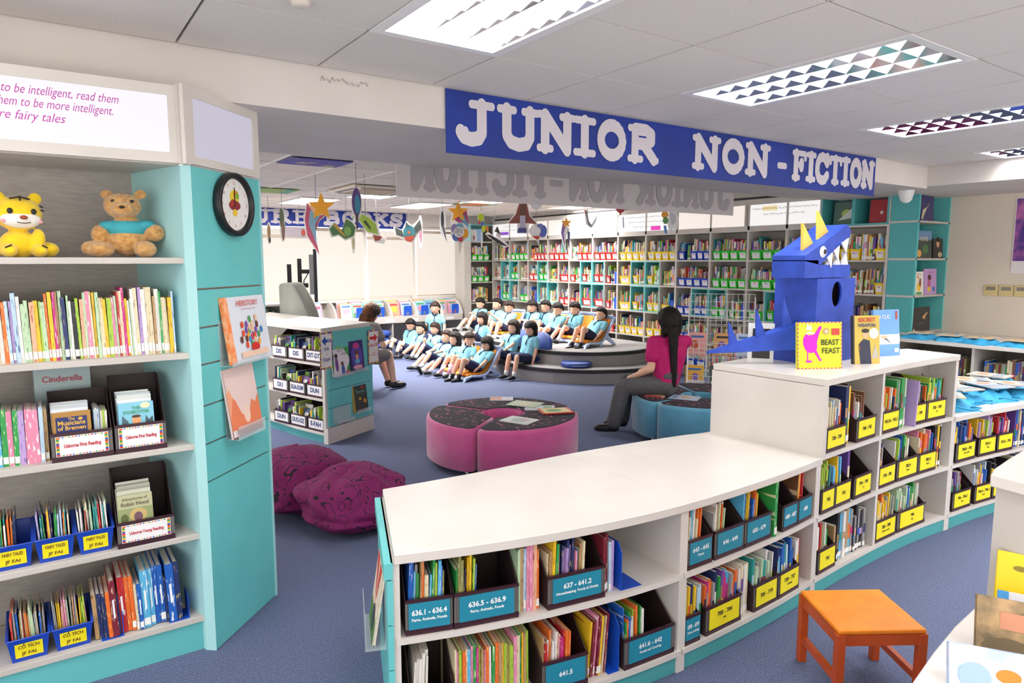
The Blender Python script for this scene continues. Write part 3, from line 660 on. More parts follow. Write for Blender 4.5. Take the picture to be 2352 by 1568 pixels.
def at(x, off=0):      # front point and turn at x
    s = sX(x); a = Fs(max(s-.05, 0))[0]; c = Fs(min(s+.05, len(Fp)-1))[0]; d = (c-a).normalized()
    p = Fs(s)[0] + Vector((-d.y, d.x))*off
    return p, math.atan2(d.y, d.x)
def strip(s0, s1, f0, f1, z0, z1, n=None, over=0):
    n = n or max(2, int((s1-s0)*4)); F_ = []; B_ = []
    for i in range(n+1):
        f, b_ = Fs(s0+(s1-s0)*i/n); F_.append(f+(b_-f)*f0); B_.append(f+(b_-f)*f1)
    return F_, B_
def stripmesh(mb, s0, s1, f0, f1, z0, z1):
    F_, B_ = strip(s0, s1, f0, f1, z0, z1); n = len(F_)
    v = [(p.x, p.y, z0) for p in F_] + [(p.x, p.y, z0) for p in B_] + [(p.x, p.y, z1) for p in F_] + [(p.x, p.y, z1) for p in B_]
    f = []
    for i in range(n-1): f += [(i, n+i, n+i+1, i+1), (2*n+i, 2*n+i+1, 3*n+i+1, 3*n+i), (i, i+1, 2*n+i+1, 2*n+i), (n+i+1, n+i, 3*n+i, 3*n+i+1)]
    f += [(0, 2*n, 3*n, n), (n-1, 2*n-1, 4*n-1, 3*n-1)]
    mb.add(v, f)
def radial(mb, s, z0, z1, th=.025, f0=0.01, f1=.99):
    f, b_ = Fs(s); d = (b_-f).normalized(); nrm = Vector((d.y, -d.x))*th/2
    a = f+(b_-f)*f0; c = f+(b_-f)*f1
    mb.prism([tuple(a-nrm), tuple(a+nrm), tuple(c+nrm), tuple(c-nrm)][::-1], z0, z1)
def lowcase(label, s0, s1, ztop, rows, divs=()):
    t = thing('low_bookcase', label, 'bookcase', (0, 0, 0), 0, 'curved low bookcases')
    b = MB(); stripmesh(b, s0, s1, -.02, 1.0, ztop-.035, ztop); b.build('top_board', white, t, bevel=.003)
    for z in rows: b = MB(); stripmesh(b, s0+.02, s1-.02, 0.0, .98, z-.022, z); b.build('shelf', white, t)
    ds = .028
    for s in (s0+ds, s1-ds): b = MB(); radial(b, s, 0, ztop-.035, .028); b.build('side_panel', white, t)
    for s in divs: b = MB(); radial(b, s, rows[-1], ztop-.035, .022); b.build('divider', white, t)
    b = MB(); stripmesh(b, s0+.03, s1-.03, .49, .52, .08, ztop-.035); b.build('back_panel', greyb, t)
    for fa in (.02, .94): b = MB(); stripmesh(b, s0+.04, s1-.04, fa, fa+.02, 0, rows[-1]-.022); b.build('plinth', teald, t)
    return t
H2, H3 = .735, 1.124
A_ = lowcase('near end of the curved low white bookcase with blue-green labelled boxes', 0, 4, H2, (.43, .10))
B_ = lowcase('middle section of the curved low white bookcase, in front of the white step', 4, 8, H2, (.43, .10))
C_ = lowcase('taller curved white bookcase carrying the blue cardboard dragon', 8, 12, H3, (.735, .42, .10), (9.75,))
D_ = lowcase('low white bookcase right of the dragon, covered with blue bags', 12, 15, .735, (.42, .10), (13.9,))
# step panel between B and C
b = MB(); radial(b, 8.02, H2, H3-.035, .03, -.02, 1.0); b.build('step_panel', white, C_)
# teal slotted end panel of A
f, bk = Fs(0); dv = (bk-f).normalized(); nv = Vector((-dv.y, dv.x))
if nv.x > 0: nv = -nv
angA = math.atan2(-dv.y, -dv.x)
b = MB(); b.T = Matrix.Translation((bk.x+nv.x*.004, bk.y+nv.y*.004, 0)) @ Matrix.Rotation(angA, 4, 'Z')
for z0, z1 in ((.0, .15), (.155, .32), (.325, .48), (.485, .64)): b.box(.0, (bk-f).length, -.02, 0, z0, z1)
b.box(0, (bk-f).length, -.03, 0, .645, .70); b.build('end_panel', teal, A_)
MidA = bk+(f-bk)*.62
hd = thing('acrylic_book_holder', 'clear acrylic holder on the teal end of the near bookcase', 'book holder', (MidA.x+nv.x*.025, MidA.y+nv.y*.025, .33), angA)
b = MB(); b.box(-.13, .13, -.07, 0, 0, .003); b.box(-.13, .13, -.073, -.07, 0, .11); b.box(-.13, .13, -.003, 0, .003, .26); b.build('acrylic_tray', acryl, hd)
o = facebook((MidA.x+nv.x*.075, MidA.y+nv.y*.075, .336), angA, .22, .27, .012, '#f0d9c0', label='red and green picture book in the acrylic holder at the bookcase end', pitch=-.16)
art(o, [('#d6452f', 'p', [(-.11,.27),(.0,.12),(-.03,.27)]), ('#d6452f', 'p', [(.02,.27),(.02,.12),(.09,.27)]), ('#5f8f3f', 'r', -.11, .11, 0, .09), ('#3c3a5a', 'e', .03, .07, .04, .05)])
# ---- boxes in A, B, C, D : (x0, x1, lines, kind, books, fill)
def boxes(rowz, items, where, stuff, hmax):
    for (x0, x1, lines, kind, n, fill, lab) in items:
        p, r_ = at((x0+x1)/2, .015)
        hb = min(.27, hmax-.02)
        filebox((p.x, p.y, rowz), r_, (x1-x0)*1.0/max(.9, math.cos(r_)), lab, lines, kind, hf=.125, hb=hb, bn=int(n*1.5) if stuff else n, fill=fill, bh=(hb-.08, hb-.01), stuff=stuff, wherebk=where+' box '+lines[0].split(' ')[0], fillw=1.0, lean=random.choice((0, .03, .05)), group=None, bt=(.008, .016) if stuff else (.005, .011))
def fillbooks(x0, x1, z, hr, tr, cols, stuff, where, group=None, lean=0, d=.2, kind='book', stick=True):
    p, r_ = at((x0+x1)/2, .012); L = (x1-x0)/math.cos(r_); ex = Vector((math.cos(r_), math.sin(r_)))
    a = p - ex*L/2
    return run((a.x, a.y, z), r_, L, hr, tr, d, cols, lean, where=where, stuff=stuff, kind=kind, group=group, stick=stick)
za = .43
boxes(za, [(.945,1.10,['636.1 - 636.4','Farm, Animals, Foods'],'teal',16,['green','sky blue','olive','brown','cream','lime','grey','blue','orange','tan'],'packed Farm, Animals, Foods file box at the left end of the near bookcase'),
           (1.105,1.335,['636.5 - 636.9','Farm, Animals, Foods'],'teal',9,['olive','yellow','green','blue','black','lime','cream'],'half-empty blue-green Farm, Animals, Foods file box, second from left'),
           (1.45,1.69,['637 - 641.2','Housekeeping, Foods & Drinks'],'teal',17,['lilac','sky blue','yellow','red','green','navy','pink','white','cream','tan'],'packed Housekeeping file box left of the blue bookend')], 'in', False, .29)
fillbooks(1.345, 1.44, za, (.22, .255), (.008, .016), ['orange','pink','tan','pale blue','pale green','peach'], False, 'between boxes 636.5 and 637', 'books between the first two packed boxes')
fillbooks(1.70, 1.755, za, (.2, .25), (.008, .014), ['pale blue','lilac','maroon','blue'], False, 'beside the blue bookend', 'books beside the blue bookend')
p, r_ = at(1.775, .02)
t = thing('bookend', 'blue metal bookend holding up the row next to the empty space', 'bookend', (p.x, p.y, za), r_)
MB().box(0, .1, 0, .12, 0, .002).build('base_plate', mat('blue_metal', '#1a4fc0', .35), t); MB().prismX([(0,0),(.12,0),(.12,.19),(.02,.19),(0,.15)], -.002, .001).build('upright_plate', mat('blue_metal', '#1a4fc0', .35), t)
za = .10
boxes(za, [(.955,1.10,['636'],'teal',6,['white','cream','white'],'dark file box of white-paged books, bottom left corner'),
           (1.43,1.62,['641.5'],'teal',12,['red','white','tan','orange','magenta','cream'],'blue-green file box cut by the bottom of the photo, left of the tall blue bookend'),
           (1.79,2.05,['641.6 - 642','Foods and Cooking'],'teal',12,['yellow','orange','green','blue','lime','white','sky blue'],'grey Foods and Cooking file box right of the tall blue bookend')], 'in', False, .28)
fillbooks(1.11, 1.39, za, (.2, .25), (.006, .013), ['orange','pink','green','lime','yellow','cream','magenta','sky blue','green','tan','white'], False, 'on the lower shelf of the near bookcase', 'books on the lower shelf of the near bookcase')
fillbooks(1.635, 1.72, za, (.2, .25), (.006, .012), ['yellow','pink','maroon','cream','orange'], False, 'leaning right of box 641.5', 'books leaning right of box 641.5', lean=.08)
p, r_ = at(1.77, .02)
t = thing('bookend', 'tall blue plastic bookend on the lower shelf beside box 641.6', 'bookend', (p.x, p.y, za), r_)
MB().box(-.05, 0, 0, .12, 0, .002).build('base_plate', mat('blue_metal', '#1a4fc0', .35), t); MB().prismX([(0,0),(.14,0),(.14,.22),(.03,.22),(0,.18)], -.002, .001).build('upright_plate', mat('blue_metal', '#1a4fc0', .35), t)
za = .43
boxes(za, [(2.12,2.27,['643 - 645','House'],'teal',11,['pink','red','cream','lime','sky blue','orange','white'],'leftmost blue-green file box of its bay, labelled 643 to 645, House'),
           (2.29,2.49,['646 - 649'],'teal',9,['orange','tan','pale green','grey','white'],'file box labelled 646 to 649 holding orange and tan books that lean'),
           (2.50,2.70,['650 - 679'],'teal',11,['orange','navy','blue','yellow','sky blue'],'file box labelled 650 to 679, just left of the large green hardback'),
           (2.80,2.93,['680 - 687'],'teal',0,'mixed','empty file box right of the large green hardback'),
           (2.94,3.08,['688'],'teal',9,['orange','red','yellow','brown','sky blue'],'blue-green file box of red and orange books right beside the white step')], 'in', False, .29)
p, r_ = at(2.715, .005)
book((p.x, p.y, za), .022, .27, .2, r_, 'green', 0, 'large green hardback with a white spine sticker between boxes 650 and 680', None, 'book')
book((p.x+.03, p.y+.02, za), .018, .26, .2, r_, 'green', 0.03, 'green hardback leaning just right of the large green one', None, 'book')
za = .10
boxes(za, [(2.115,2.21,['690 - 699','Home, building'],'teal',9,['yellow','white','pale blue','lime','navy'],'narrow blue-green file box on the lower shelf, left of the first yellow label'),
           (2.25,2.49,['700 - 704','Art'],'yellow',16,['orange','magenta','navy','sky blue','grey','purple','green'],'wide yellow-labelled Art file box with orange, magenta and purple books, lower shelf'),
           (2.59,2.78,['705 - 719'],'yellow',8,['grey','pale green','white','teal'],'yellow-labelled file box of grey and pale green books, lower shelf'),
           (2.79,2.98,['720 - 727','building'],'yellow',9,['navy','blue','white','sky blue','teal'],'yellow-labelled building file box of navy and blue books, lower shelf')], 'in', True, .29)
fillbooks(2.215, 2.245, za, (.22,.25), (.01,.014), ['pale blue','white'], True, '')
fillbooks(2.50, 2.58, za, (.22,.25), (.01,.02), ['white','cream','grey'], True, '')
fillbooks(2.99, 3.05, za, (.22,.25), (.01,.02), ['red','white','pale blue'], True, '')
za = .735
boxes(za, [(3.19,3.40,['728 - 739'],'yellow',10,['pale blue','orange','cream','tan','white','blue'],'yellow-labelled file box in the top row right beside the white step'),
           (3.52,3.73,['740 - 742'],'yellow',5,['brown','grey','white'],'mostly empty yellow-labelled file box in the top row, second from the step'),
           (3.80,4.0,['745.54 - 745.5'],'yellow',10,['magenta','navy','lime','orange','pale green','white'],'yellow-labelled file box below the detective story book, top row'),
           (4.16,4.31,['- 749'],'yellow',6,['grey','brown','black'],'file box labelled 749 behind a lilac book'),
           (4.32,4.54,['750 - 769','Art'],'yellow',12,['lime','green','sky blue','yellow','brown','orange'],'yellow-labelled Art file box at the right end of the top row')], 'in', True, .35)
fillbooks(3.42, 3.50, za, (.27,.31), (.02,.03), ['navy','yellow'], True, '')
fillbooks(4.01, 4.12, za, (.27,.31), (.012,.022), ['green','white','pale green','grey'], True, '')
p, r_ = at(4.14, -.01); book((p.x, p.y, za), .012, .27, .2, r_, 'lilac', 0.08, 'lilac spotted book sticking out in front of box 749', None, 'book', False)
za = .42
boxes(za, [(3.18,3.31,['742'],'yellow',7,['brown','pink','red','lime','teal'],'narrow yellow-labelled file box, middle row, right beside the step'),
           (3.32,3.49,['743'],'yellow',5,['sky blue','yellow','green'],'yellow-labelled file box in the middle row with a purple book at its right'),
           (3.53,3.72,['744 - 745','art'],'yellow',0,'mixed','empty yellow-labelled file box in the middle row'),
           (3.80,4.0,['770 - 781'],'yellow',4,['navy','grey','brown'],'nearly empty yellow-labelled file box left of the two music boxes'),
           (4.02,4.26,['782.4','Music'],'yellow',8,['green','teal','blue','white','lime'],'yellow-labelled Music file box with green books, left of two'),
           (4.27,4.47,['782.4','Music'],'yellow',9,['pink','cream','blue','yellow','orange'],'yellow-labelled Music file box with pink and cream books, right of two')], 'in', True, .3)
fillbooks(3.50, 3.53, za, (.27,.285), (.02,.022), ['purple'], True, '')
fillbooks(4.49, 4.58, za, (.24,.28), (.015,.022), ['yellow','black','white'], True, '')
za = .10
boxes(za, [(3.18,3.36,['742'],'yellow',6,['white','red','green','lime'],'grey file box jutting out on the lowest shelf nearest the orange stool'),
           (3.80,4.05,['783 - 789','Music, sounds'],'yellow',12,['grey','orange','brown','yellow','pale green'],'yellow-labelled Music, sounds file box on the lowest shelf'),
           (4.07,4.39,['790','Toys'],'yellow',15,['white','green','blue','cream','pale green'],'wide yellow-labelled Toys file box on the lowest shelf')], 'in', True, .29)
fillbooks(3.38, 3.74, za, (.19,.28), (.012,.03), ['yellow','grey','black','white','sky blue','grey','tan'], True, '')
za = .42
boxes(za, [(4.71,4.94,['790.0 - 792','Circus, film'],'yellow',14,['navy','orange','red','yellow','maroon','blue','purple'],'yellow-labelled Circus, film file box below the blue bags'),
           (4.98,5.18,['793.0 -','793.4'],'yellow',10,['lime','yellow','grey','lilac'],'middle yellow-labelled file box of three below the blue bags'),
           (5.2,5.38,['793.5 - 795'],'yellow',10,['lilac','white','red','green','purple'],'rightmost yellow-labelled file box of three below the blue bags')], 'in', True, .3)
za = .10
boxes(za, [(4.71,4.93,['796 - 796.3','Sport'],'yellow',7,['navy','purple','maroon','grey'],'grey yellow-labelled Sport file box, lowest shelf, with dark books'),
           (4.98,5.17,['796.4 - 796.5','Sport'],'yellow',9,['yellow','pale blue','white','blue','grey'],'yellow-labelled Sport file box, lowest shelf, with yellow and pale blue books'),
           (5.19,5.35,['797'],'yellow',4,['yellow','black'],'file box partly hidden behind the near right bookcase')], 'in', True, .29)
fillbooks(5.45, 5.8, .42, (.22,.28), (.012,.02), 'dark', True, ''); fillbooks(5.42, 5.8, .10, (.22,.28), (.012,.02), 'dark', True, '')
# ---------------------------------------------------------------- big wall bookcase (front plane x = 7.9, runs along y)
WX = 7.9; WD = .33
UY = [12.1 - .6285*i for i in range(12)] + [3.97]      # upright positions; last bay is wide
UY[11] = 5.24
WU = thing('wall_bookcase', 'long built-in wall bookcase full of coloured bins under lit quote signs', 'bookcase', (0,0,0))
WR = [2.1, 1.7, 1.31, .89, .50, .12]
for y in UY: MB().box(WX, WX+WD, y-.016, y+.016, .0, 2.5 if y > 4 else 2.5).build('upright', offw, WU)
for z in WR: MB().box(WX-.004, WX+WD, 3.97, 12.1, z-.022, z).build('shelf', offw, WU)
MB().box(WX+WD, WX+WD+.02, 3.97, 12.1, 0, 2.5).build('back_panel', greyb, WU)
MB().box(WX+.02, WX+.04, 3.97, 12.1, 0, .098).build('plinth', teal, WU)
MB().box(WX, WX+WD, 3.97, 12.1, 2.455, 2.5).build('top_board', offw, WU)
MB().box(WX-.006, WX+.0, 4.8, 12.1, 2.43, 2.50).build('top_rail', offw, WU)
MB().box(WX+.05, WX+.2, 4.8, 12.1, 2.5, 2.535).build('black_rail', blackm, WU)
MB().box(WX, WX+.02, 4.8, 12.1, 2.10, 2.15).build('sign_rail', offw, WU)
litw = mat('lit_quote_sign', '#fffdfb', .5, emit=.66, base='#807f80'); lity = mat('lit_cream_sign', '#fff2e8', .5, emit=.66, base='#807f80')
sgn = [(12.08,10.88,1),(10.84,9.62,0),(9.56,8.38,1),(8.32,7.12,1),(7.04,5.88,0),(5.80,4.80,1)]
quotes = [['x'*18, 'x'*26], [], ['x'*38, 'x'*38, 'x'*30], ['x'*36, 'x'*32, 'x'*24], [], ['x'*40, 'x'*24]]
for i, (ya, yb, w_) in enumerate(sgn):
    p_ = MB().box(WX+.004, WX+.012, yb, ya, 2.152, 2.428).build('lit_sign', litw if w_ else lity, WU)
    MB().box(WX-.004, WX+.004, yb-.03, yb, 2.15, 2.43).build('sign_post', offw, WU)
    for q, s_ in enumerate(quotes[i]):
        scrawl(p_, (WX+.002, (ya+yb)/2, 2.37-.075*q), min(.95, .025*len(s_)), .028, greyink, (PI/2, 0, -PI/2), q+i)
    hl = {0: ('#8a4fc4', -.2, 2.235, .34), 2: ('#e8f08a', .12, 2.21, .2), 3: ('#e01fb0', .22, 2.19, .2), 5: ('#f3e0a8', -.2, 2.37, .22)}.get(i)
    if hl:
        c, dy, z_, wd = hl; yc = (ya+yb)/2 - dy
        MB().box(WX+.0025, WX+.0035, yc-wd/2, yc+wd/2, z_-.03, z_+.03).build('highlighted_words', mat('hl_'+c.strip('#'), c, .5, emit=.4), p_)
# half dividers and teal liners, then bins and books per cubby
def cub(y0, y1, zi, teal_=0): # y0 > y1
    z0 = WR[zi]; z1 = WR[zi-1]-.022
    if teal_:
        b = MB(); e = .012
        b.box(WX-.006, WX+WD-.005, y0-.018, y0-.018-e*-1 if False else y0-.006, z0, z1); b.box(WX-.006, WX+WD-.005, y1+.006, y1+.018, z0, z1)
        b.box(WX-.006, WX+WD-.005, y1+.018, y0-.018, z0, z0+e); b.box(WX-.006, WX+WD-.005, y1+.018, y0-.018, z1-e, z1)
        b.box(WX+WD-.016, WX+WD-.004, y1+.018, y0-.018, z0+e, z1-e)
        b.build('teal_liner', teal, WU)
ROWN = {1: 'top row', 2: 'second row', 3: 'third row', 4: 'fourth row', 5: 'lowest row'}
codes = {'green': ['HA', 'HE', 'LIN', 'PRE', 'POT', 'RIC'], 'red': ['ALL', 'BAB', 'CAR', 'DAH', 'GRE'], 'yellow': ['MCA', 'MCB', 'NOA', 'SIM', 'SP'], 'blue': ['OX', 'PAK', 'PAT', 'ORA', 'NO']}
binN = {}
def fill_cub(y0, y1, zi, spec, off=0):
    # spec: list of (kind, width) left to right; kind 'g','r','y','b' = bin, 'k' = books only, 'e' = gap, 'B' = blue bookend
    z = WR[zi] + (.013 if off else 0); y = y0-.03
    tot = sum(s[1] for s in spec); L = y0-y1-.05
    hmax = WR[zi-1]-WR[zi]-.06
    pals = ['mixed', 'warm', 'green', 'red', 'warm', 'dark']
    for s in spec:
        w_ = s[1]/tot*L
        c = {'g': 'green', 'r': 'red', 'y': 'yellow', 'b': 'blue'}.get(s[0])
        if c:
            binN[(c, zi)] = binN.get((c, zi), 0)+1; n = binN[(c, zi)]
            wb = round(min(w_*.96, .30), 2)
            bin_((WX+.012, y-w_/2, z), -PI/2, c, wb, .25, .125, .17 if s[0] != 'g' else .18, [random.choice(codes[c])], f"{c} plastic bin on the wall bookcase, {ordn(n)} {c} one from left in its {ROWN[zi]}", f"{c} bins of the wall bookcase, {ROWN[zi]}", 'white', random.choice([redink, navyink, pinkink]))
            run((WX+.03, y-.008, z+.012), -PI/2, w_-.014, (.2, min(.3, hmax)), (.007, .02), .2, random.choice(pals), lean=random.choice((0, 0, .04, -.04)), setback=.01)
        elif s[0] == 'k':
            run((WX+.02, y-.004, z), -PI/2, w_-.008, (.2, min(.3, hmax)), (.009, .024), .22, random.choice(pals), lean=random.choice((0, 0, .03)), setback=.015)
        elif s[0] == 'B':
            t = thing('bookend', f"blue bookend at the right of a cubby on the wall bookcase, {ROWN[zi]}, bay {ordn(max(1, int((12.1-y)/.31)+1))}", 'bookend', (WX+.02, y-w_/2, z), -PI/2, 'blue bookends on the wall bookcase')
            MB().box(-.03, .03, 0, .1, 0, .002).build('base_plate', mat('blue_metal', '#1a4fc0', .35), t); MB().box(-.03, .03, 0, .002, .002, .2).build('upright_plate', mat('blue_metal', '#1a4fc0', .35), t)
        y -= w_
r1 = ['kkkkg','gggg','krrrr','rrrr','krrr','rrrr','yyyy','yyyy','beKbbb','gggG','ggg','yykyyyyky']
W_ = {'k': 1, 'K': .6, 'g': 1, 'G': 1, 'r': 1, 'y': 1, 'b': 1, 'e': .35, 'B': .7}
def sp(s, w=None): return [('g' if c == 'G' else 'k' if c == 'K' else c, W_[c]*(1.3 if c == 'k' else 1)) for c in s]
for i, s in enumerate(r1): fill_cub(UY[i], UY[i+1], 1, sp(s.replace('kkkkg', 'kkkg')))
halfs = []
for i in range(8): m = (UY[i]+UY[i+1])/2; halfs += [(UY[i], m), (m, UY[i+1])]
r2 = [('k',0),('k',1),('gg',1),('k',0),('rr',0),('gg',1),('k',0),('r',0),('rk',0),('rk',1),('rr',1),('rkB',0),('y',0),('yk',1),('yk',1),('kk',0)]
r3 = [('kB',0),('gg',1),('k',1),('gg',0),('kB',0),('k',1),('k',1),('rr',0),('rk',0),('r',1),('r',1),('rkB',0),('y',0),('yk',1),('yy',1),('yB',0)]
for (y0, y1), (s, t_) in zip(halfs, r2):
    if t_: cub(y0, y1, 2, 1)
    fill_cub(y0, y1, 2, sp(s), t_)
for (y0, y1), (s, t_) in zip(halfs, r3):
    if t_: cub(y0, y1, 3, 1)
    fill_cub(y0, y1, 3, sp(s), t_)
for i in range(8):
    m = (UY[i]+UY[i+1])/2
    MB().box(WX, WX+WD, m-.011, m+.011, WR[3], WR[1]-.022).build('half_divider', offw, WU)
for i, s in ((8, 'bbbb'), (9, 'gggg'), (10, 'ggg'), (11, 'kykyykykky')): fill_cub(UY[i], UY[i+1], 2, sp(s))
for i, (sa, ta, sb, tb) in ((8, ('bb', 0, 'bb', 1)), (9, ('gg', 1, 'gkB', 0)), (10, ('g', 0, 'gk', 1))):
    m = (UY[i]+UY[i+1])/2; MB().box(WX, WX+WD, m-.011, m+.011, WR[3], WR[2]-.022).build('half_divider', offw, WU)
    if ta: cub(UY[i], m, 3, 1)
    if tb: cub(m, UY[i+1], 3, 1)
    fill_cub(UY[i], m, 3, sp(sa), ta); fill_cub(m, UY[i+1], 3, sp(sb), tb)
fill_cub(UY[11], UY[12], 3, sp('kykykyky'))
for i, s in ((5, 'er'), (6, 'yyyy'), (7, 'yyke'), (8, 'bbbb'), (9, 'kkkg'), (10, 'kkk')): fill_cub(UY[i], UY[i+1], 4, sp(s))
for i, s in ((8, 'bbb'), (9, 'kkk')): fill_cub(UY[i], UY[i+1], 5, sp(s))
# teal end column with open display cubbies facing the aisle
CL = thing('corner_display_column', 'tall teal corner column with open cubbies showing single books', 'bookcase', (0,0,0))
zs = [2.5, 2.13, 1.72, 1.31, .90]
MB().box(WX, WX+.02, 3.67, 3.95, .0, 2.5).build('front_panel', mat('deep_teal_laminate', '#4aa6a6', .45), CL)
b = MB()
for z in zs[1:]: b.box(WX-.004, 8.66, 3.66, 3.95, z-.022, z)
b.build('shelf', offw, CL)
MB().box(WX, 8.66, 3.66, 3.95, 2.478, 2.5).build('top_board', mat('deep_teal_laminate', '#4aa6a6', .45), CL)
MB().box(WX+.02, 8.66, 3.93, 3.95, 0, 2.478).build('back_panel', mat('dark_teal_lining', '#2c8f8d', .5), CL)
b = MB(); b.box(8.63, 8.66, 3.66, 3.93, .9, 2.478); b.box(WX+.02, WX+.045, 3.66, 3.93, .9, 2.478); b.build('side_panel', teal, CL)
def onX(y, z, off=0): return (WX - off, y, z)
fb = facebook
o = fb((8.15, 3.675, zs[1]+.002), 0, .30, .27, .015, '#3a3a70', label='dark blue book with a leaping animal in the top cubby of the teal column', pitch=-.06); art(o, [('#d8c79a', 'p', [(-.14,.02),(-.1,.12),(.02,.16),(.05,.21),(-.02,.13),(-.08,.06),(-.11,.01)])])
o = fb((8.14, 3.675, zs[2]+.002), 0, .34, .3, .015, '#3c4a44', label='dark green HOME book in the second cubby of the teal column', pitch=-.06); art(o, [('#6f8fb8', 'r', -.17, .17, .2, .3), ('#4f7a46', 'e', .02, .1, .07, .05), ('#e0a84e', 'e', -.12, .05, .05, .04)]); text('HOME', o, (-.02, -.004, .21), .07, mat('cream_ink', '#e8dfb8', .5), .2, .0)
o = fb((8.46, 3.675, zs[2]+.002), 0, .24, .22, .012, '#2a2422', label='dark book with a portrait beside the HOME book', pitch=-.06); art(o, [('#d9a57c', 'e', .0, .17, .035, .05), ('#1a1614', 'e', .0, .21, .04, .03), ('#c9b48c', 'e', .05, .04, .05, .03)])
o = fb((8.07, 3.675, zs[3]+.002), 0, .22, .26, .012, '#eceae4', label='white book with an ostrich in the third cubby of the teal column', pitch=-.06); art(o, [('#f0c53a', 'e', .0, .09, .045, .05), ('#8a4a2a', 'e', .03, .14, .025, .05), ('#e8a04a', 'e', -.02, .2, .02, .02), ('#5f9f4a', 'e', .0, .02, .08, .015)]); scrawl(o, (0, -.004, .235), .11, .02, redink)
o = fb((8.35, 3.68, zs[3]+.002), 0, .3, .29, .012, '#c29ad0', label='lilac book of a girl with a watering can, third cubby of the column', pitch=-.06); art(o, [('#5a2f2a', 'e', -.02, .19, .04, .035), ('#c25a8a', 'e', -.03, .12, .035, .05), ('#e8c23a', 'e', -.03, .06, .04, .03), ('#4a7fc0', 'e', .08, .06, .03, .03)]); scrawl(o, (0, -.004, .25), .14, .03, pinkink)
o = fb((8.19, 3.675, zs[4]+.002), 0, .40, .27, .02, '#2c2a2c', label='black book with a gold bird in the lowest cubby of the teal column', pitch=-.06); art(o, [('#c9a25a', 'p', [(.02,.16),(.1,.2),(.16,.21),(.1,.17),(.08,.13),(.04,.14)]), ('#f0eeea', 'r', -.19, -.165, .015, .03)]); scrawl(o, (0, -.004, .09), .18, .016, mat('silver_ink', '#a9a5a0', .5))
for (y, c, l, sh) in ((4.55, '#5f7a70', 'grey-green book with a wild flower burst above the wall bookcase', [('#c5d66a', 'e', 0, .13, .06, .05), ('#e6efe6', 'p', [(-.1,.05),(.1,.22),(.12,.08)])]), (4.13, '#b8343c', 'red book with a pale moon above the wall bookcase', [('#f2e6dc', 'e', .09, .22, .03, .03), ('#efd9d0', 'e', 0, .12, .02, .02)])):
    o = fb((WX+.14, y, 2.125), -PI/2, .32 if y > 4.3 else .28, .27, .012, c, label=l, pitch=-.08); art(o, sh)
cb = MB(); 
for y0, y1 in ((4.78, 4.38), (4.38, 3.97)):
    cb.box(WX-.006, WX+WD, y0-.02, y0, 2.1, 2.5); cb.box(WX-.006, WX+WD, y1, y1+.02, 2.1, 2.5); cb.box(WX-.006, WX+WD, y1+.02, y0-.02, 2.1, 2.12); cb.box(WX-.006, WX+WD, y1+.02, y0-.02, 2.48, 2.5); cb.box(WX+WD-.02, WX+WD-.004, y1+.02, y0-.02, 2.12, 2.48)
cb.build('teal_cubby', mat('deep_teal_laminate', '#4aa6a6', .45), WU)
# narrow corner bookcase by the windows (faces the room, front plane y = 12.1)
NC = thing('narrow_bookcase', 'narrow bookcase with a teal top cubby in the far corner by the windows', 'bookcase', (0,0,0))
nx0, nx1 = 7.36, 7.89; nz = [2.43, 2.08, 1.69, 1.25, .82, .4]
MB().box(nx1, nx1+.0, 0, 0, 0, 0) if False else None
b = MB(); b.box(nx0-.16, nx0, 12.08, 12.46, 0, 2.08); b.build('side_panel', offw, NC)
MB().box(nx0-.16, nx0, 12.08, 12.46, 2.08, 2.43).build('teal_side_panel', tealin, NC)
MB().box(nx0, nx1+.5, 12.48, 12.5, 0, 2.43).build('back_panel', greyb, NC)
MB().box(nx0, nx1, 12.46, 12.48, 2.08, 2.43).build('teal_back', teal, NC)
for z in nz[1:]: MB().box(nx0, nx1, 12.08, 12.48, z-.022, z).build('shelf', offw, NC)
MB().box(nx0, nx1, 12.08, 12.48, 2.41, 2.43).build('top_board', teal, NC)
o = fb((7.58, 12.2, 2.082), 0, .3, .26, .012, '#9fc0e4', label='pale blue book in the teal cubby of the narrow corner bookcase', pitch=-.06); art(o, [('#f0ece4', 'r', -.14, .0, .01, .24), ('#8a4a5a', 'e', -.07, .08, .02, .05)])
for zi, n in ((2, 3), (3, 3)):
    for k in range(n):
        bin_((nx0+.1+k*.15, 12.1, nz[zi]), 0, 'green', .13, .25, .115, .15, ['HA'], f"green bin on the narrow corner bookcase, {ordn(k+1)} from left on its {'upper' if zi == 2 else 'second'} shelf", 'green bins of the narrow corner bookcase', 'white', redink)
for z in nz[2:5]: run((nx0+.03, 12.12, z+.012), 0, .42, (.24, .31), (.012, .022), .2, 'warm')
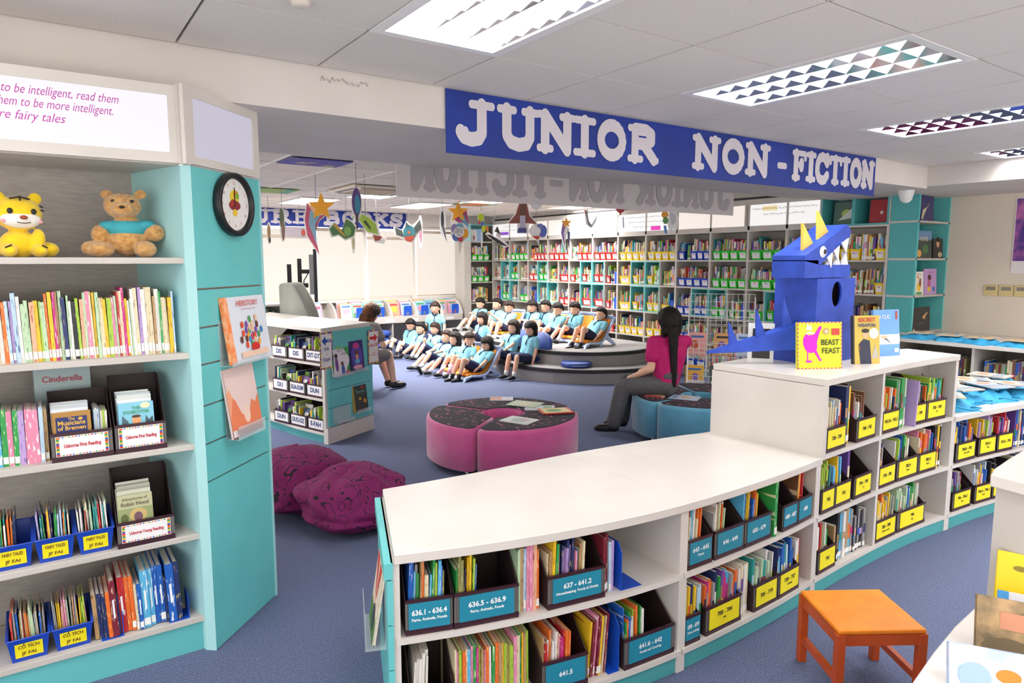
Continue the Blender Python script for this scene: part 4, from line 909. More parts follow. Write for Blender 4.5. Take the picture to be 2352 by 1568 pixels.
# far picture book displays under the windows
DS = thing('picture_book_display', 'low white display unit with curved dividers under the far windows', 'display unit', (0,0,0))
MB().box(-.5, 7.1, 12.0, 12.98, .595, .62).build('ledge', offw, DS); MB().box(-.5, 7.1, 12.0, 12.02, .50, .595).build('front_rail', offw, DS)
MB().box(-.5, 7.1, 12.6, 12.62, 0, .90).build('back_panel', offw, DS); MB().box(-.5, 7.14, 12.45, 12.98, .90, .92).build('sill_board', white, DS)
for x in (3.6, 4.45, 5.55, 6.1, 6.66, 7.1): MB().prismX([(12.0,.62),(12.6,.62),(12.6,.93),(12.35,.92),(12.18,.86),(12.06,.74)], x-.012, x+.012).build('curved_divider', white, DS)
for x in (-.5, 2.3, 4.5, 5.55, 7.08): MB().box(x, x+.02, 12.02, 12.6, 0, .5).build('divider', offw, DS)
pc = ['#7fa8c8', '#e4a37f', '#8fc0a0', '#d9b0b8', '#c0cfe0', '#e9c84e', '#e79ab0', '#9ec8d8', '#dcd4c0', '#b8d8c0']
k = 0
for x in (3.9, 4.15, 4.7, 4.95, 5.2, 5.36, 5.7, 5.93, 6.25, 6.5, 6.76, 6.98):
    k += 1
    for q in range(3):
        c = pc[(k*3+q*2) % 10]
        o = fb((x+random.uniform(-.02,.02), 12.2+q*.05, .622), 0, .22, .26+.02*q, .012, c, label=f"{['front','middle','back'][q]} picture book of the {ordn(k)} stack from left in the window display", pitch=-.2, group='picture books in the window display')
        if q == 0: art(o, [(random.choice(pc), 'e', 0, .13, .07, .06), (random.choice(['#c03a4a', '#3f6fb0', '#3f9a5a']), 'r', -.08, .08, .2, .23)])
for k, x in enumerate((4.95, 5.36, 5.93, 6.3, 7.0)):
    t = thing('book_stop', f"blue metal book stop with an arched hole, {ordn(k+1)} from left in the window display", 'book stop', (x, 12.12, .622))
    MB().prismY([(-.08,0),(-.03,0),(-.03,.05),(-.015,.075),(.015,.075),(.03,.05),(.03,0),(.08,0),(.08,.17),(.06,.19),(-.06,.19),(-.08,.17)], 0, .004).build('upright_plate', mat('blue_metal', '#1a4fc0', .35), t)
    MB().box(-.08, .08, .004, .1, 0, .003).build('base_plate', mat('blue_metal', '#1a4fc0', .35), t)
for k, x in enumerate((5.0, 5.5, 6.0, 6.8)): MB().box(x-.09, x+.09, 11.996, 11.999, .52, .57).build('paper_label', mat('white_paper_label', '#eceaea', .5), DS)
# blue floor cushions stacked below the display
cush = mat('royal_blue_vinyl', '#2b4a9c', .5, hx2='#25428c', nscale=6)
for k in range(4):
    b = MB(); b.lathe([(0,.0),(.26,.0),(.29,.02),(.30,.05),(.29,.08),(.26,.10),(0,.10)], 32)
    o = b.build('floor_cushion', cush, None, True, loc=(5.05+.02*(k%2), 11.75, .0+.1*k)); tag(o, f"round blue cushion, {['lowest','second','third','topmost'][k]} of the stack under the window display", 'cushion', 'stacked blue cushions')
run((4.56, 12.03, .012), 0, .2, (.26,.32), (.012,.02), .2, 'warm')
# far counter and screen stand behind the grey chair
FC = thing('low_bookcase', 'far low white bookcase behind the grey armchair', 'bookcase', (0,0,0))
MB().box(.6, 3.02, 10.3, 11.1, 1.02, 1.05).build('top_board', white, FC); MB().box(2.99, 3.02, 10.3, 11.1, 0, 1.02).build('side_panel', offw, FC); MB().box(.6, 2.99, 10.9, 10.92, 0, 1.02).build('back_panel', greyb, FC)
MB().box(.6, 2.99, 10.32, 10.9, .68, .70).build('shelf', offw, FC)
run((1.2, 10.34, .70), 0, 1.7, (.2,.27), (.01,.02), .2, 'red')
t = thing('screen_stand', 'large dark display screen on a stand seen from its edge and back', 'screen', (3.46, 10.2, 0), math.radians(71.3))
MB().box(-.6, .6, -.03, .02, 1.1, 1.86).build('screen_panel', blackm, t, bevel=.006); MB().box(-.35, .35, .02, .08, 1.2, 1.78).build('rear_cover', mat('light_grey_metal', '#b9b9ba', .4), t)
b = MB(); b.box(-.3, -.25, .33, .39, .1, 1.64); b.box(-.1, -.04, .19, .25, .1, 1.72); b.box(-.3, -.04, .1, .36, 1.3, 1.36); b.box(-.1, -.04, .08, .2, 1.5, 1.56); b.build('stand_post', blackm, t)
MB().box(-.5, .5, -.25, .3, 0, .05).build('stand_base', blackm, t)
b = MB(); b.tube([(-.05,.1,1.5),(-.08,.16,1.4),(-.02,.18,1.25),(-.1,.14,1.1)], .008, 6); b.build('cable', blackm, t, True)
# ---------------------------------------------------------------- low bookcase with letter boxes (left middle)
Ff = [(2.11,6.06),(1.97,6.5),(1.86,7.0),(1.80,7.7)]; Bf = [(2.70,6.38),(2.52,7.0),(2.38,7.6),(2.25,8.3)]
LM = thing('low_bookcase', 'low white bookcase with lettered boxes and a teal end panel, left middle', 'bookcase', (0,0,0))
def poly2(mb, F_, B_, z0, z1): mb.prism([*F_, *B_[::-1]][::-1], z0, z1)
HL = 1.085
def ins(F_, B_, f0, f1): return [((1-f0)*a[0]+f0*c[0], (1-f0)*a[1]+f0*c[1]) for a, c in zip(F_, B_)], [((1-f1)*a[0]+f1*c[0], (1-f1)*a[1]+f1*c[1]) for a, c in zip(F_, B_)]
b = MB(); poly2(b, *ins(Ff, Bf, -.04, 1.02), HL-.035, HL); b.build('top_board', white, LM, bevel=.003)
for z in (.75, .42, .10): b = MB(); poly2(b, *ins(Ff, Bf, .0, 1), z-.022, z); b.build('shelf', white, LM)
b = MB(); poly2(b, *ins(Ff, Bf, .47, .5), .1, HL-.035); b.build('back_panel', greyb, LM)
b = MB(); poly2(b, *ins(Ff, Bf, .03, .06), 0, .078); b.build('plinth', teald, LM)
eA = math.atan2(Bf[0][1]-Ff[0][1], Bf[0][0]-Ff[0][0]); eL = math.hypot(Bf[0][1]-Ff[0][1], Bf[0][0]-Ff[0][0])
def endpan(x0, x1, y0, y1, z0, z1): b = MB(); b.T = Matrix.Translation((Ff[0][0], Ff[0][1], 0)) @ Matrix.Rotation(eA, 4, 'Z'); b.box(x0, x1, y0, y1, z0, z1); return b
endpan(0, eL, 0, .03, 0, HL-.035).build('side_panel', white, LM); endpan(.0, eL, -.022, 0, 0, .15).build('end_plinth', white, LM)
b = MB(); b.T = Matrix.Translation((Ff[0][0], Ff[0][1], 0)) @ Matrix.Rotation(eA, 4, 'Z')
for z0, z1 in ((.16, .33), (.335, .50), (.505, .66), (.665, HL-.04)): b.box(.03, eL, -.02, 0, z0, z1)
b.build('end_panel', teal, LM)
def onL(u, z, off=0): return (Ff[0][0]+math.cos(eA)*u+math.sin(eA)*off, Ff[0][1]+math.sin(eA)*u-math.cos(eA)*off, z)
rzF = math.atan2(Ff[0][1]-Ff[1][1], Ff[0][0]-Ff[1][0])
def onF2(u, z, off=0): # u = distance back from the front corner along the front
    d = Vector((Ff[1][0]-Ff[0][0], Ff[1][1]-Ff[0][1])).normalized(); p = Vector(Ff[0])+d*u; nn = Vector((-d.y, d.x))*-1
    return (p.x+(-nn.x)*off*-1, p.y+(-nn.y)*off*-1, z)
allb = [(.75, ['DIT-DT', 'DIS', 'DIS', 'DIN']), (.42, ['DUN', 'DUA-DUM', 'DU', 'DRA']), (.10, ['E-FAH', 'DUO-DZ', 'DUN', 'DUL'])]
for z, ls in allb:
    for k, s in enumerate(ls[:3]):
        u = .03 + .135 + k*.275
        d = Vector((Ff[1][0]-Ff[0][0], Ff[1][1]-Ff[0][1])).normalized(); p = Vector(Ff[0])+d*u; into = Vector((-math.sin(rzF), math.cos(rzF)))
        p = p + into*.015
        filebox((p.x, p.y, z), rzF, .255, f"file box labelled {s} on the {'top' if z > .7 else 'middle' if z > .3 else 'bottom'} shelf of the lettered bookcase, {ordn(3-k)} box", [s], 'white', hf=.12, hb=.26, d=.25, fill=['navy', 'purple', 'lime', 'cream', 'pale green', 'black', 'grey', 'white', 'teal', 'yellow'], bh=(.16, .24), stuff=True, bt=(.008, .03), texth=.06, lean=.05, fillw=.55)
        ex_ = Vector((math.cos(rzF), math.sin(rzF)))
        for q in range(2):
            cc = ['#7a5aa0','#9ccf5a','#c8cfa8','#3f5f8f','#e0e0d8','#4a4a70'][(k*2+q+int(z*10)) % 6]; pp = p + ex_*(.06-.03*q) + into*(.03+.035*q)
            o = fb((pp.x, pp.y, z+.006), rzF, .13, .17+.035*q, .01, cc, label=f"{['front','second'][q]} story disc facing out in the {['right','middle','left'][k]} lettered box, {'top' if z > .7 else 'middle' if z > .3 else 'bottom'} shelf", pitch=-.18, name='story_disc', cat='disc case')
            art(o, [(['#e8d86a','#e9e6e0','#5a8f4a','#b86a9a'][(k+q) % 4], 'e', 0, .11+.03*q, .035, .03)])
for (u, s1, s2, s3, c, lab, dr) in ((-.03, 'AA', '-', 'FAH', '#1d4fa8', 'bordered sign with a blue left arrow reading AA to FAH', -1), (eL-.02, 'AA-FP', 'Junior', 'Non-Fiction', '#d8232f', 'bordered sign with a red right arrow reading AA-FP', 1)):
    p = onL(u+.03, .88 if dr < 0 else .84, .03); t = thing('direction_sign', lab, 'sign', p, eA)
    MB().box(-.085, .085, -.003, .0, -.17, .17).build('sign_board', mat('multicolour_border', '#e8c82e', .5, hx2='#7a4fa0', nscale=40, detail=0, lo=.45, hi=.5), t)
    pn = MB().box(-.068, .068, -.005, -.003, -.152, .152).build('white_panel', mat('white_paper_label', '#eceaea', .5), t)
    am = plain(c); b = MB(); q = dr
    b.add([(q*.06,-.0062,.09),(q*.01,-.0062,.135),(q*.01,-.0062,.105),(-q*.06,-.0062,.105),(-q*.06,-.0062,.075),(q*.01,-.0062,.075),(q*.01,-.0062,.045)], [tuple(range(7))]); b.build('arrow', am, pn)
    if dr < 0: text('VIP', pn, (.03, -.0075, .09), .03, whiteink, .05)
    ik = navyink if dr < 0 else redink
    text(s1, pn, (0, -.0065, .015), .05, ik, .12); 
    if dr < 0: text('-', pn, (0, -.0065, -.03), .05, ik)
    text(s3, pn, (0, -.0065, -.085), .05 if dr < 0 else .02, ik, .12)
    if dr > 0: text(s2, pn, (0, -.0065, -.06), .02, ik, .12)
o = fb(onL(.19, .625, .05), eA, .24, .29, .012, '#e9e6ea', label='white jungle picture book on the teal end of the lettered bookcase', pitch=-.12)
art(o, [('#2f8a4a', 'p', [(-.12,.0),(-.12,.29),(-.09,.2),(-.1,.1)]), ('#4fa34f', 'p', [(.12,.29),(.12,.16),(.06,.24),(.02,.29)]), ('#3c8f5a', 'p', [(.12,.0),(.12,.12),(.07,.05)]), ('#7a4a9a', 'e', -.06, .11, .022, .07), ('#4a2a2a', 'e', -.06, .19, .022, .022), ('#4a5fb0', 'e', .02, .05, .024, .05), ('#5a3020', 'e', .015, .11, .018, .02), ('#c25a7a', 'e', .08, .02, .03, .02), ('#8fc04a', 'e', -.02, .27, .05, .015)])
for s_, x_, z_ in (('ROCK', 0, .235), ('ROCK', .05, .2)): text(s_, o, (x_, -.004, z_), .03, greyink, .08)
o = fb(onL(.42, .64, .05), eA, .2, .29, .014, '#3a2c6e', label='dark purple book with a glowing girl beside the jungle picture book', pitch=-.1)
art(o, [('#5a48a8', 'e', 0, .14, .08, .12), ('#c83a8a', 'e', 0, .24, .045, .03), ('#6a3a28', 'e', 0, .17, .025, .028), ('#d9a070', 'e', 0, .13, .02, .03), ('#5fb0d0', 'e', 0, .09, .035, .022), ('#e0a0b8', 'e', 0, .035, .07, .02)])
o = fb(onL(.46, .235, .05), eA, .2, .28, .018, '#3f4038', label='dark green chalkboard-style book with a gold spine lower on the end panel', pitch=-.12)
MB().box(-.106, -.09, -.001, .019, 0, .28).build('gold_spine', mat('gold_spine_cloth', '#b59a3a', .5), o)
art(o, [('#e2c23a', 'e', -.01, .12, .018, .014), ('#d98a3a', 'e', .06, .09, .022, .022), ('#c8443a', 'e', .04, .23, .02, .012)]); text('Forest', o, (.0, -.004, .19), .05, mat('chalk_ink', '#7fc8b8', .5), .13, 0)
for u, z, w_, l in ((.2, .62, .26, 'clear acrylic ledge under the jungle picture book'), (.44, .63, .2, 'clear acrylic ledge under the dark purple book'), (.46, .225, .22, 'clear acrylic ledge under the chalkboard-style book'), (.2, .18, .24, 'empty clear acrylic ledge at the lower end panel')):
    t = thing('acrylic_book_holder', l, 'book holder', onL(u, z, .022), eA); b = MB(); b.box(-w_/2, w_/2, -.055, 0, 0, .003); b.box(-w_/2, w_/2, -.058, -.055, 0, .035); b.box(-w_/2, w_/2, -.003, 0, .003, .15); b.build('acrylic_tray', acryl, t)
# ---------------------------------------------------------------- banners
FONT_STROKES = {  # fat slab letters drawn from strokes on a 1 x 1.4 field: (x,z)...
 'J': [[(.62,1.3),(.62,.35),(.55,.15),(.38,.08),(.2,.15),(.13,.32)], [(.38,1.3),(.86,1.3)], [(.13,.34),(.24,.36)]],
 'U': [[(.22,1.3),(.22,.4),(.32,.16),(.52,.08),(.72,.16),(.8,.4),(.8,1.3)], [(.04,1.3),(.4,1.3)], [(.64,1.3),(.98,1.3)]],
 'N': [[(.2,.1),(.2,1.3)], [(.2,1.3),(.8,.1)], [(.8,.1),(.8,1.3)], [(.04,.08),(.36,.08)], [(.64,1.32),(.96,1.32)], [(.04,1.32),(.24,1.32)]],
 'I': [[(.5,.1),(.5,1.3)], [(.24,.08),(.76,.08)], [(.24,1.32),(.76,1.32)]],
 'O': [[(.5+.33*math.cos(a*PI/9), .7+.6*math.sin(a*PI/9)) for a in range(19)]],
 'R': [[(.24,.1),(.24,1.3)], [(.24,1.3),(.6,1.3),(.78,1.15),(.78,.88),(.6,.72),(.24,.72)], [(.5,.72),(.86,.1)], [(.06,.08),(.44,.08)], [(.06,1.32),(.3,1.32)], [(.8,.08),(.96,.08)]],
 'P': [[(.24,.1),(.24,1.3)], [(.24,1.3),(.6,1.3),(.8,1.15),(.8,.82),(.6,.66),(.24,.66)], [(.06,.08),(.44,.08)], [(.06,1.32),(.3,1.32)]],
 'F': [[(.26,.1),(.26,1.3)], [(.08,1.32),(.86,1.32),(.88,1.08)], [(.26,.74),(.62,.74)], [(.08,.08),(.46,.08)], [(.62,.62),(.62,.86)]],
 'C': [[(.82,1.05),(.7,1.25),(.5,1.32),(.28,1.2),(.16,.9),(.16,.5),(.28,.2),(.5,.08),(.72,.14),(.86,.36)], [(.84,1.0),(.84,1.32)]],
 'T': [[(.5,.1),(.5,1.3)], [(.1,1.08),(.12,1.32),(.88,1.32),(.9,1.08)], [(.3,.08),(.7,.08)]],
 'E': [[(.26,.1),(.26,1.3)], [(.08,1.32),(.82,1.32),(.84,1.1)], [(.26,.74),(.62,.74)], [(.08,.08),(.84,.08),(.88,.32)], [(.62,.62),(.62,.86)]],
 'B': [[(.24,.1),(.24,1.3)], [(.06,1.32),(.58,1.32),(.76,1.18),(.76,.9),(.6,.74),(.24,.74)], [(.6,.74),(.82,.58),(.82,.26),(.62,.08),(.06,.08)]],
 'K': [[(.24,.1),(.24,1.3)], [(.24,.62),(.78,1.3)], [(.42,.84),(.84,.1)], [(.06,.08),(.42,.08)], [(.06,1.32),(.42,1.32)], [(.64,1.32),(.94,1.32)], [(.7,.08),(.98,.08)]],
 'S': [[(.8,1.02),(.68,1.24),(.48,1.32),(.26,1.2),(.2,.98),(.32,.8),(.66,.62),(.8,.4),(.7,.16),(.46,.08),(.24,.16),(.16,.4)], [(.82,1.0),(.82,1.3)], [(.14,.42),(.14,.1)]],
 '-': [[(.32,.6),(.68,.6)]]}
def fatletters(s, x0, x1, z0, z1, y, parent, m, th=.1, sgn=1, widths=None):
    y_ = y
    # s may contain spaces; letters share one mesh each
    n = sum(.55 if c == ' ' else (.6 if c in 'I-' else 1) for c in s); u = (x1-x0)/n; x = x0
    for c in s:
        w_ = .55 if c == ' ' else (.6 if c in 'I-' else 1)
        if c != ' ':
            b = MB(); sx = u*(1.0 if w_ == 1 else 1.0); xo = x - (0 if w_ == 1 else .2*u); sz = (z1-z0)/1.4
            for si, st in enumerate(FONT_STROKES[c]):
                pts = [(xo + p[0]*sx, z0 + p[1]*sz) for p in st]
                main = abs(st[0][0]-st[-1][0]) < .02 or len(st) > 4 or c in 'NKRUOSCJ-' and si < 3 and len(st) < 4 and abs(st[0][1]-st[-1][1]) > .3
                r_ = (z1-z0)*(th if main else th*.58) 
                if c == '-': r_ = (z1-z0)*.10
                for (ax, az), (bx, bz) in zip(pts, pts[1:]):
                    dx, dz = bx-ax, bz-az; L = math.hypot(dx, dz) or 1; nx, nz_ = -dz/L*r_, dx/L*r_
                    rx = r_*.82
                    vs = [(ax+nx*.82, y, az+nz_), (ax-nx*.82, y, az-nz_), (bx-nx*.82, y, bz-nz_), (bx+nx*.82, y, bz+nz_)]
                    y -= .00012; vs = [(q_[0], y, q_[2]) for q_ in vs]; b.add(vs, [(0,1,2,3)])
                for (ax, az) in pts: y -= .00012; b.add([(ax+r_*.82*math.cos(2*PI*k/14), y, az+r_*math.sin(2*PI*k/14)) for k in range(14)], [tuple(range(14))])
            b.build('letter', m, parent); y = y_
        x += u*w_
t = thing('banner', 'long royal blue banner reading JUNIOR NON-FICTION on the near beam', 'banner', (0,0,0))
MB().box(1.83, 6.17, 3.245, 3.252, 2.265, 2.595).build('banner_sheet', bluebanner, t)
fatletters('JUNIOR', 1.88, 3.42, 2.335, 2.548, 3.243, t, bletter, .18); fatletters('NON', 3.76, 4.63, 2.335, 2.548, 3.243, t, bletter, .18); fatletters('-', 4.72, 4.86, 2.32, 2.56, 3.243, t, bletter); fatletters('FICTION', 4.92, 6.14, 2.335, 2.548, 3.243, t, bletter, .18)
t = thing('banner', 'royal blue banner reading PICTURE BOOKS above the far windows', 'banner', (0,0,0))
MB().box(1.6, 6.03, 12.33, 12.345, 2.30, 2.62).build('banner_sheet', bluebanner, t)
fatletters('PICTURE', 1.7, 4.17, 2.355, 2.575, 12.325, t, bletter, .17); fatletters('BOOKS', 4.38, 5.98, 2.355, 2.575, 12.325, t, bletter, .17)
# paper banner seen from behind: letters show through reversed
t = thing('banner', 'grey back of a paper banner whose reversed letters show through, under the beam', 'banner', (0,0,0))
b = MB(); b.box(2.19, 6.02, 4.625, 4.632, 2.16, 2.57); b.build('banner_sheet', mat('translucent_banner_back', '#c9c2c3', .7), t)
shw = mat('show_through_letter', '#aaa3a5', .7)
def rev(s, x0, x1): 
    h = D.objects.new('letter_row', None)
    C.objects.link(h); h.parent = t; h.scale = (-1, 1, 1); fatletters(s, -x1, -x0, 2.225, 2.50, 4.623, h, shw, .16)
rev('FICTION', 2.3, 3.55); rev('-', 3.58, 3.75); rev('NON', 3.8, 4.45); rev('JUNIOR', 4.62, 5.95)
# graffiti-like faint mark on beam is real wear
scrawl(None, (1.28, 3.256, 2.55), .24, .03, mat('faint_pencil', '#b3aca5', .8), None, 4, 'pencil_mark')
tag(D.objects['pencil_mark'], 'faint pencil scribble on the beam left of the blue banner', 'scribble')
fb = facebook
# ---------------------------------------------------------------- round ottomans of three wedges
pinkv = mat('pink_velvet', '#c64f8c', .75, hx2='#bd4683', nscale=5, sheen=.6); bluev = mat('teal_blue_velvet', '#5499b4', .75, hx2='#4c90aa', nscale=5, sheen=.6)
def dotmat(name, base, dot, dot2):
    m = mat(name, base, .85); nt = m.node_tree; b = nt.nodes['Principled BSDF']
    tc = nt.nodes.new('ShaderNodeTexCoord'); v = nt.nodes.new('ShaderNodeTexVoronoi'); v.inputs['Scale'].default_value = 24; v.inputs['Randomness'].default_value = .85
    v2 = nt.nodes.new('ShaderNodeTexVoronoi'); v2.inputs['Scale'].default_value = 24; v2.inputs['Randomness'].default_value = .85
    nt.links.new(tc.outputs['Object'], v.inputs['Vector'])
    # dot radius varies from cell to cell
    sp_ = nt.nodes.new('ShaderNodeSeparateColor'); nt.links.new(v.outputs['Color'], sp_.inputs[0])
    mu = nt.nodes.new('ShaderNodeMath'); mu.operation = 'MULTIPLY'; mu.inputs[1].default_value = .40; nt.links.new(sp_.outputs[0], mu.inputs[0])
    lt = nt.nodes.new('ShaderNodeMath'); lt.operation = 'LESS_THAN'; nt.links.new(v.outputs['Distance'], lt.inputs[0]); nt.links.new(mu.outputs[0], lt.inputs[1])
    mx = nt.nodes.new('ShaderNodeMix'); mx.data_type = 'RGBA'; mx.inputs[6].default_value = H(dot); mx.inputs[7].default_value = H(dot2); nt.links.new(sp_.outputs[1], mx.inputs[0])
    m2 = nt.nodes.new('ShaderNodeMix'); m2.data_type = 'RGBA'; m2.inputs[6].default_value = H(base); nt.links.new(lt.outputs[0], m2.inputs[0]); nt.links.new(mx.outputs[2], m2.inputs[7])
    nt.links.new(m2.outputs[2], b.inputs['Base Color']); return m
dotp = dotmat('dark_fabric_with_pink_dots', '#2f2a30', '#c7719b', '#7c4560')
def wedge(cx, cy, R, r0, a0, a1, side, label, grp, Ht=.40):
    t = thing('ottoman_wedge', label, 'ottoman', (cx, cy, 0), 0, grp)
    g = .012
    def outline(Ro, Ri, gp, rc=.05, n=26):
        pts = []; da = gp/Ro; di = gp/Ri
        for i in range(n+1): a = a0+da+(a1-a0-2*da)*i/n; pts.append((a, Ro))
        for i in range(n//2+1): a = a1-di-(a1-a0-2*di)*i/(n//2); pts.append((a, Ri))
        # round the outer corners a little
        out = []
        for k, (a, q) in enumerate(pts):
            if q == Ro:
                e = min(k, n-k)*(a1-a0)/n*Ro
                if e < rc: q -= rc*(1-math.sqrt(max(0, 1-((rc-e)/rc)**2)))*.8
            out.append((q*math.cos(a), q*math.sin(a)))
        return out
    b = MB(); levels = [(.055, -.012), (.065, 0), (Ht-.035, .0), (Ht-.012, -.006), (Ht-.002, -.02), (Ht, -.035)]
    rings = [[(x, y, z) for x, y in outline(R+o, r0-o, g-o)] for z, o in levels]; n = len(rings[0]); v = [p for r_ in rings for p in r_]
    f = [(j*n+i, j*n+(i+1)%n, (j+1)*n+(i+1)%n, (j+1)*n+i) for j in range(len(rings)-1) for i in range(n)] + [tuple(range(n-1,-1,-1)), tuple((len(rings)-1)*n+i for i in range(n))]
    b.add(v, f); b.build('velvet_body', side, t, True)
    b = MB(); b.prism(outline(R-.028, r0+.02, g+.018), Ht-.001, Ht+.006); b.build('patterned_top', dotp, t)
    b = MB()
    for k in (.12, .88): a = a0+(a1-a0)*k; b.lathe([(0,0),(.02,0),(.022,.01),(.014,.025),(.014,.056),(0,.056)], 14, c=((R-.12)*math.cos(a), (R-.12)*math.sin(a), 0))
    b.build('metal_foot', metalm, t, True)
CA = math.radians(-34.76)
def wedges(cx, cy, angs, side, cname):
    angs = sorted(math.radians(a)+CA for a in angs); pos = {'pink': ['front right wedge', 'back wedge', 'left wedge'], 'blue': ['wedge', 'wedge', 'wedge']}
    for i in range(3):
        a0 = angs[i]; a1 = angs[(i+1) % 3] + (2*PI if i == 2 else 0); mid = math.degrees((a0+a1)/2 - CA) % 360
        nm = 'wedge nearest the viewer' if 230 < mid < 330 else ('left wedge' if 130 < mid <= 230 else 'rear wedge')
        if cname == 'blue': nm = {0: 'wedge', 1: 'wedge', 2: 'wedge'}[i]; nm = 'near wedge with two books on it' if 200 < mid < 330 else ('far left wedge under the woman in pink' if 90 < mid <= 200 else 'far right wedge beside the wire rack')
        wedge(cx, cy, .65, .17, a0, a1, side, f"{cname} round velvet ottoman, {nm}, dark dotted top", f"wedges of the {cname} round ottoman")
wedges(3.21, 4.77, (151, 251, 15), pinkv, 'pink')
wedges(5.22, 4.31, (215, 100, 345), bluev, 'blue')
def flatbook(x, y, z, w, h, t, rz, c, label, shp=()):
    o = fb((x, y, z+t), rz, w, h, t, c, label=label, pitch=-PI/2)
    art(o, shp)
    return o
def rc(x, fwd): return (x*.8215+fwd*.5702, -x*.5702+fwd*.8215)
def pxy(px, py, z):  # kept as plain numbers below
    return None
TOP = .407
for (cx_, cy_, w_, h_, rz_, c, l, s_) in (
   (3.46, 5.16, .22, .15, -.6, '#e7e2ee', 'pale magazine with an orange picture lying at the back of the pink ottoman', [('#e7a57a','r',-.1,.0,.02,.13)]),
   (3.60, 4.76, .22, .28, .5, '#cfe0c4', 'light green open-looking magazine on the right of the pink ottoman', [('#e8e2c4','e',0,.14,.06,.07)]),
   (3.66, 4.62, .2, .26, .9, '#d8dde6', 'pale grey magazine partly under the red-edged one on the pink ottoman', [('#9cc0a0','r',-.08,.08,.02,.1)]),
   (3.70, 4.45, .2, .27, 1.2, '#d9443c', 'red-edged magazine with a green and orange cover on the pink ottoman', [('#e8d9a8','r',-.09,.09,.02,.25), ('#7fae6a','e',0,.15,.05,.07)]),
   (3.19, 4.30, .2, .26, .4, '#e6ebe8', 'white and grey booklet lying near the front of the pink ottoman', [('#b9c9c4','e',0,.13,.07,.07), ('#d8b8c8','e',.03,.09,.03,.04)])):
    if 'pale grey magazine' in l: flatbook(cx_, cy_, TOP+.0, w_, h_, .006, rz_, c, l, s_)
    elif 'red-edged' in l: flatbook(cx_, cy_, TOP+.007, w_, h_, .009, rz_, c, l, s_)
    elif 'open-looking' in l: flatbook(cx_, cy_, TOP+.007, w_, h_, .006, rz_, c, l, s_)
    else: flatbook(cx_, cy_, TOP, w_, h_, .007, rz_, c, l, s_)
flatbook(4.86, 4.42, TOP, .2, .27, .018, .3, '#c4514a', 'picture book with a tan cover and red spine on the blue ottoman', [('#d8b98a','r',-.09,.09,.01,.26), ('#6a5a4a','e',.02,.12,.05,.04), ('#7fae6a','e',-.04,.2,.03,.03)])
flatbook(5.02, 4.16, TOP, .2, .27, .006, .5, '#b9c8dc', 'pale blue magazine beside the tan book on the blue ottoman', [('#e0a05a','e',0,.12,.04,.05), ('#8a9ac0','r',-.08,.08,.2,.24)])
# ---------------------------------------------------------------- bean bags
bean = mat('magenta_swirl_fabric', '#7a1458', .85)
nt = bean.node_tree; bs = nt.nodes['Principled BSDF']; tc = nt.nodes.new('ShaderNodeTexCoord'); n1 = nt.nodes.new('ShaderNodeTexNoise'); n1.inputs['Scale'].default_value = 6; n1.inputs['Detail'].default_value = 0; n1.inputs['Distortion'].default_value = 1.6
m1 = nt.nodes.new('ShaderNodeMath'); m1.operation = 'MULTIPLY'; m1.inputs[1].default_value = 9; m2 = nt.nodes.new('ShaderNodeMath'); m2.operation = 'PINGPONG'; m2.inputs[1].default_value = 1
r = nt.nodes.new('ShaderNodeValToRGB'); r.color_ramp.elements[0].position = .10; r.color_ramp.elements[1].position = .15; r.color_ramp.elements[0].color = H('#1c0a1c'); r.color_ramp.elements[1].color = H('#7a1458')
nt.links.new(tc.outputs['Object'], n1.inputs['Vector']); nt.links.new(n1.outputs[0], m1.inputs[0]); nt.links.new(m1.outputs[0], m2.inputs[0]); nt.links.new(m2.outputs[0], r.inputs[0]); nt.links.new(r.outputs[0], bs.inputs['Base Color'])
def beanbag(x, y, rz, rx, ry, h, seed, label, peak):
    b = MB(); nseg, nr = 72, 40; vs = []
    for j in range(nr+1):
        t = PI*j/nr
        for i in range(nseg):
            a = 2*PI*i/nseg; sx, sy, sz = math.sin(t)*math.cos(a), math.sin(t)*math.sin(a), math.cos(t)
            p = Vector((sx, sy, sz)); n = noise.noise(p*1.6+Vector((seed,0,0)))*.14 + abs(noise.noise(Vector((a*2.2, t*.8, seed))))*-.10*math.sin(t)
            fold = -abs(math.sin(a*3.5+seed+sz*2.5))**8*.045*math.sin(t) - abs(noise.noise(Vector((a*1.3+seed, sz*3.2+sx, seed))))**.6*.06*math.sin(t) + .05*math.exp(-((sz-.25-.2*math.sin(a*2+seed))**2)*40)
            q = 1+n+fold + peak*math.exp(-((a-2.2)**2)*2.0)*max(0, sz)**2*.6
            X, Y, Z = sx*rx*q, sy*ry*q, sz*h*.55*q*(1.0 if sz > 0 else .75)
            Z = max(Z + h*.40, .0+.004*noise.noise(p*8)); vs.append((X*(1.08 if Z < h*.3 else 1), Y*(1.08 if Z < h*.3 else 1), max(Z, 0)))
    fs = [(j*nseg+i, (j+1)*nseg+i, (j+1)*nseg+(i+1)%nseg, j*nseg+(i+1)%nseg) for j in range(nr) for i in range(nseg)]
    b.add(vs, fs); o = b.build('bean_bag', bean, None, True, loc=(x, y, 0), rot=(0, 0, rz))
    s = MB(); s.tube([(rx*1.09*math.cos(a)*.86, ry*1.09*math.sin(a)*.86, h*.18+.03*math.sin(a*2)) for a in [PI*1.05+i*.12 for i in range(12)]], .006, 6)
    return tag(o, label, 'bean bag', 'magenta swirl bean bags')
beanbag(1.60, 4.10, .3, .37, .35, .40, 3.1, 'magenta bean bag with black swirls, the nearer round one', .1)
beanbag(1.42, 4.66, 1.2, .44, .36, .44, 8.7, 'magenta bean bag with black swirls slumped behind, half hidden by the tall bookcase', .08)
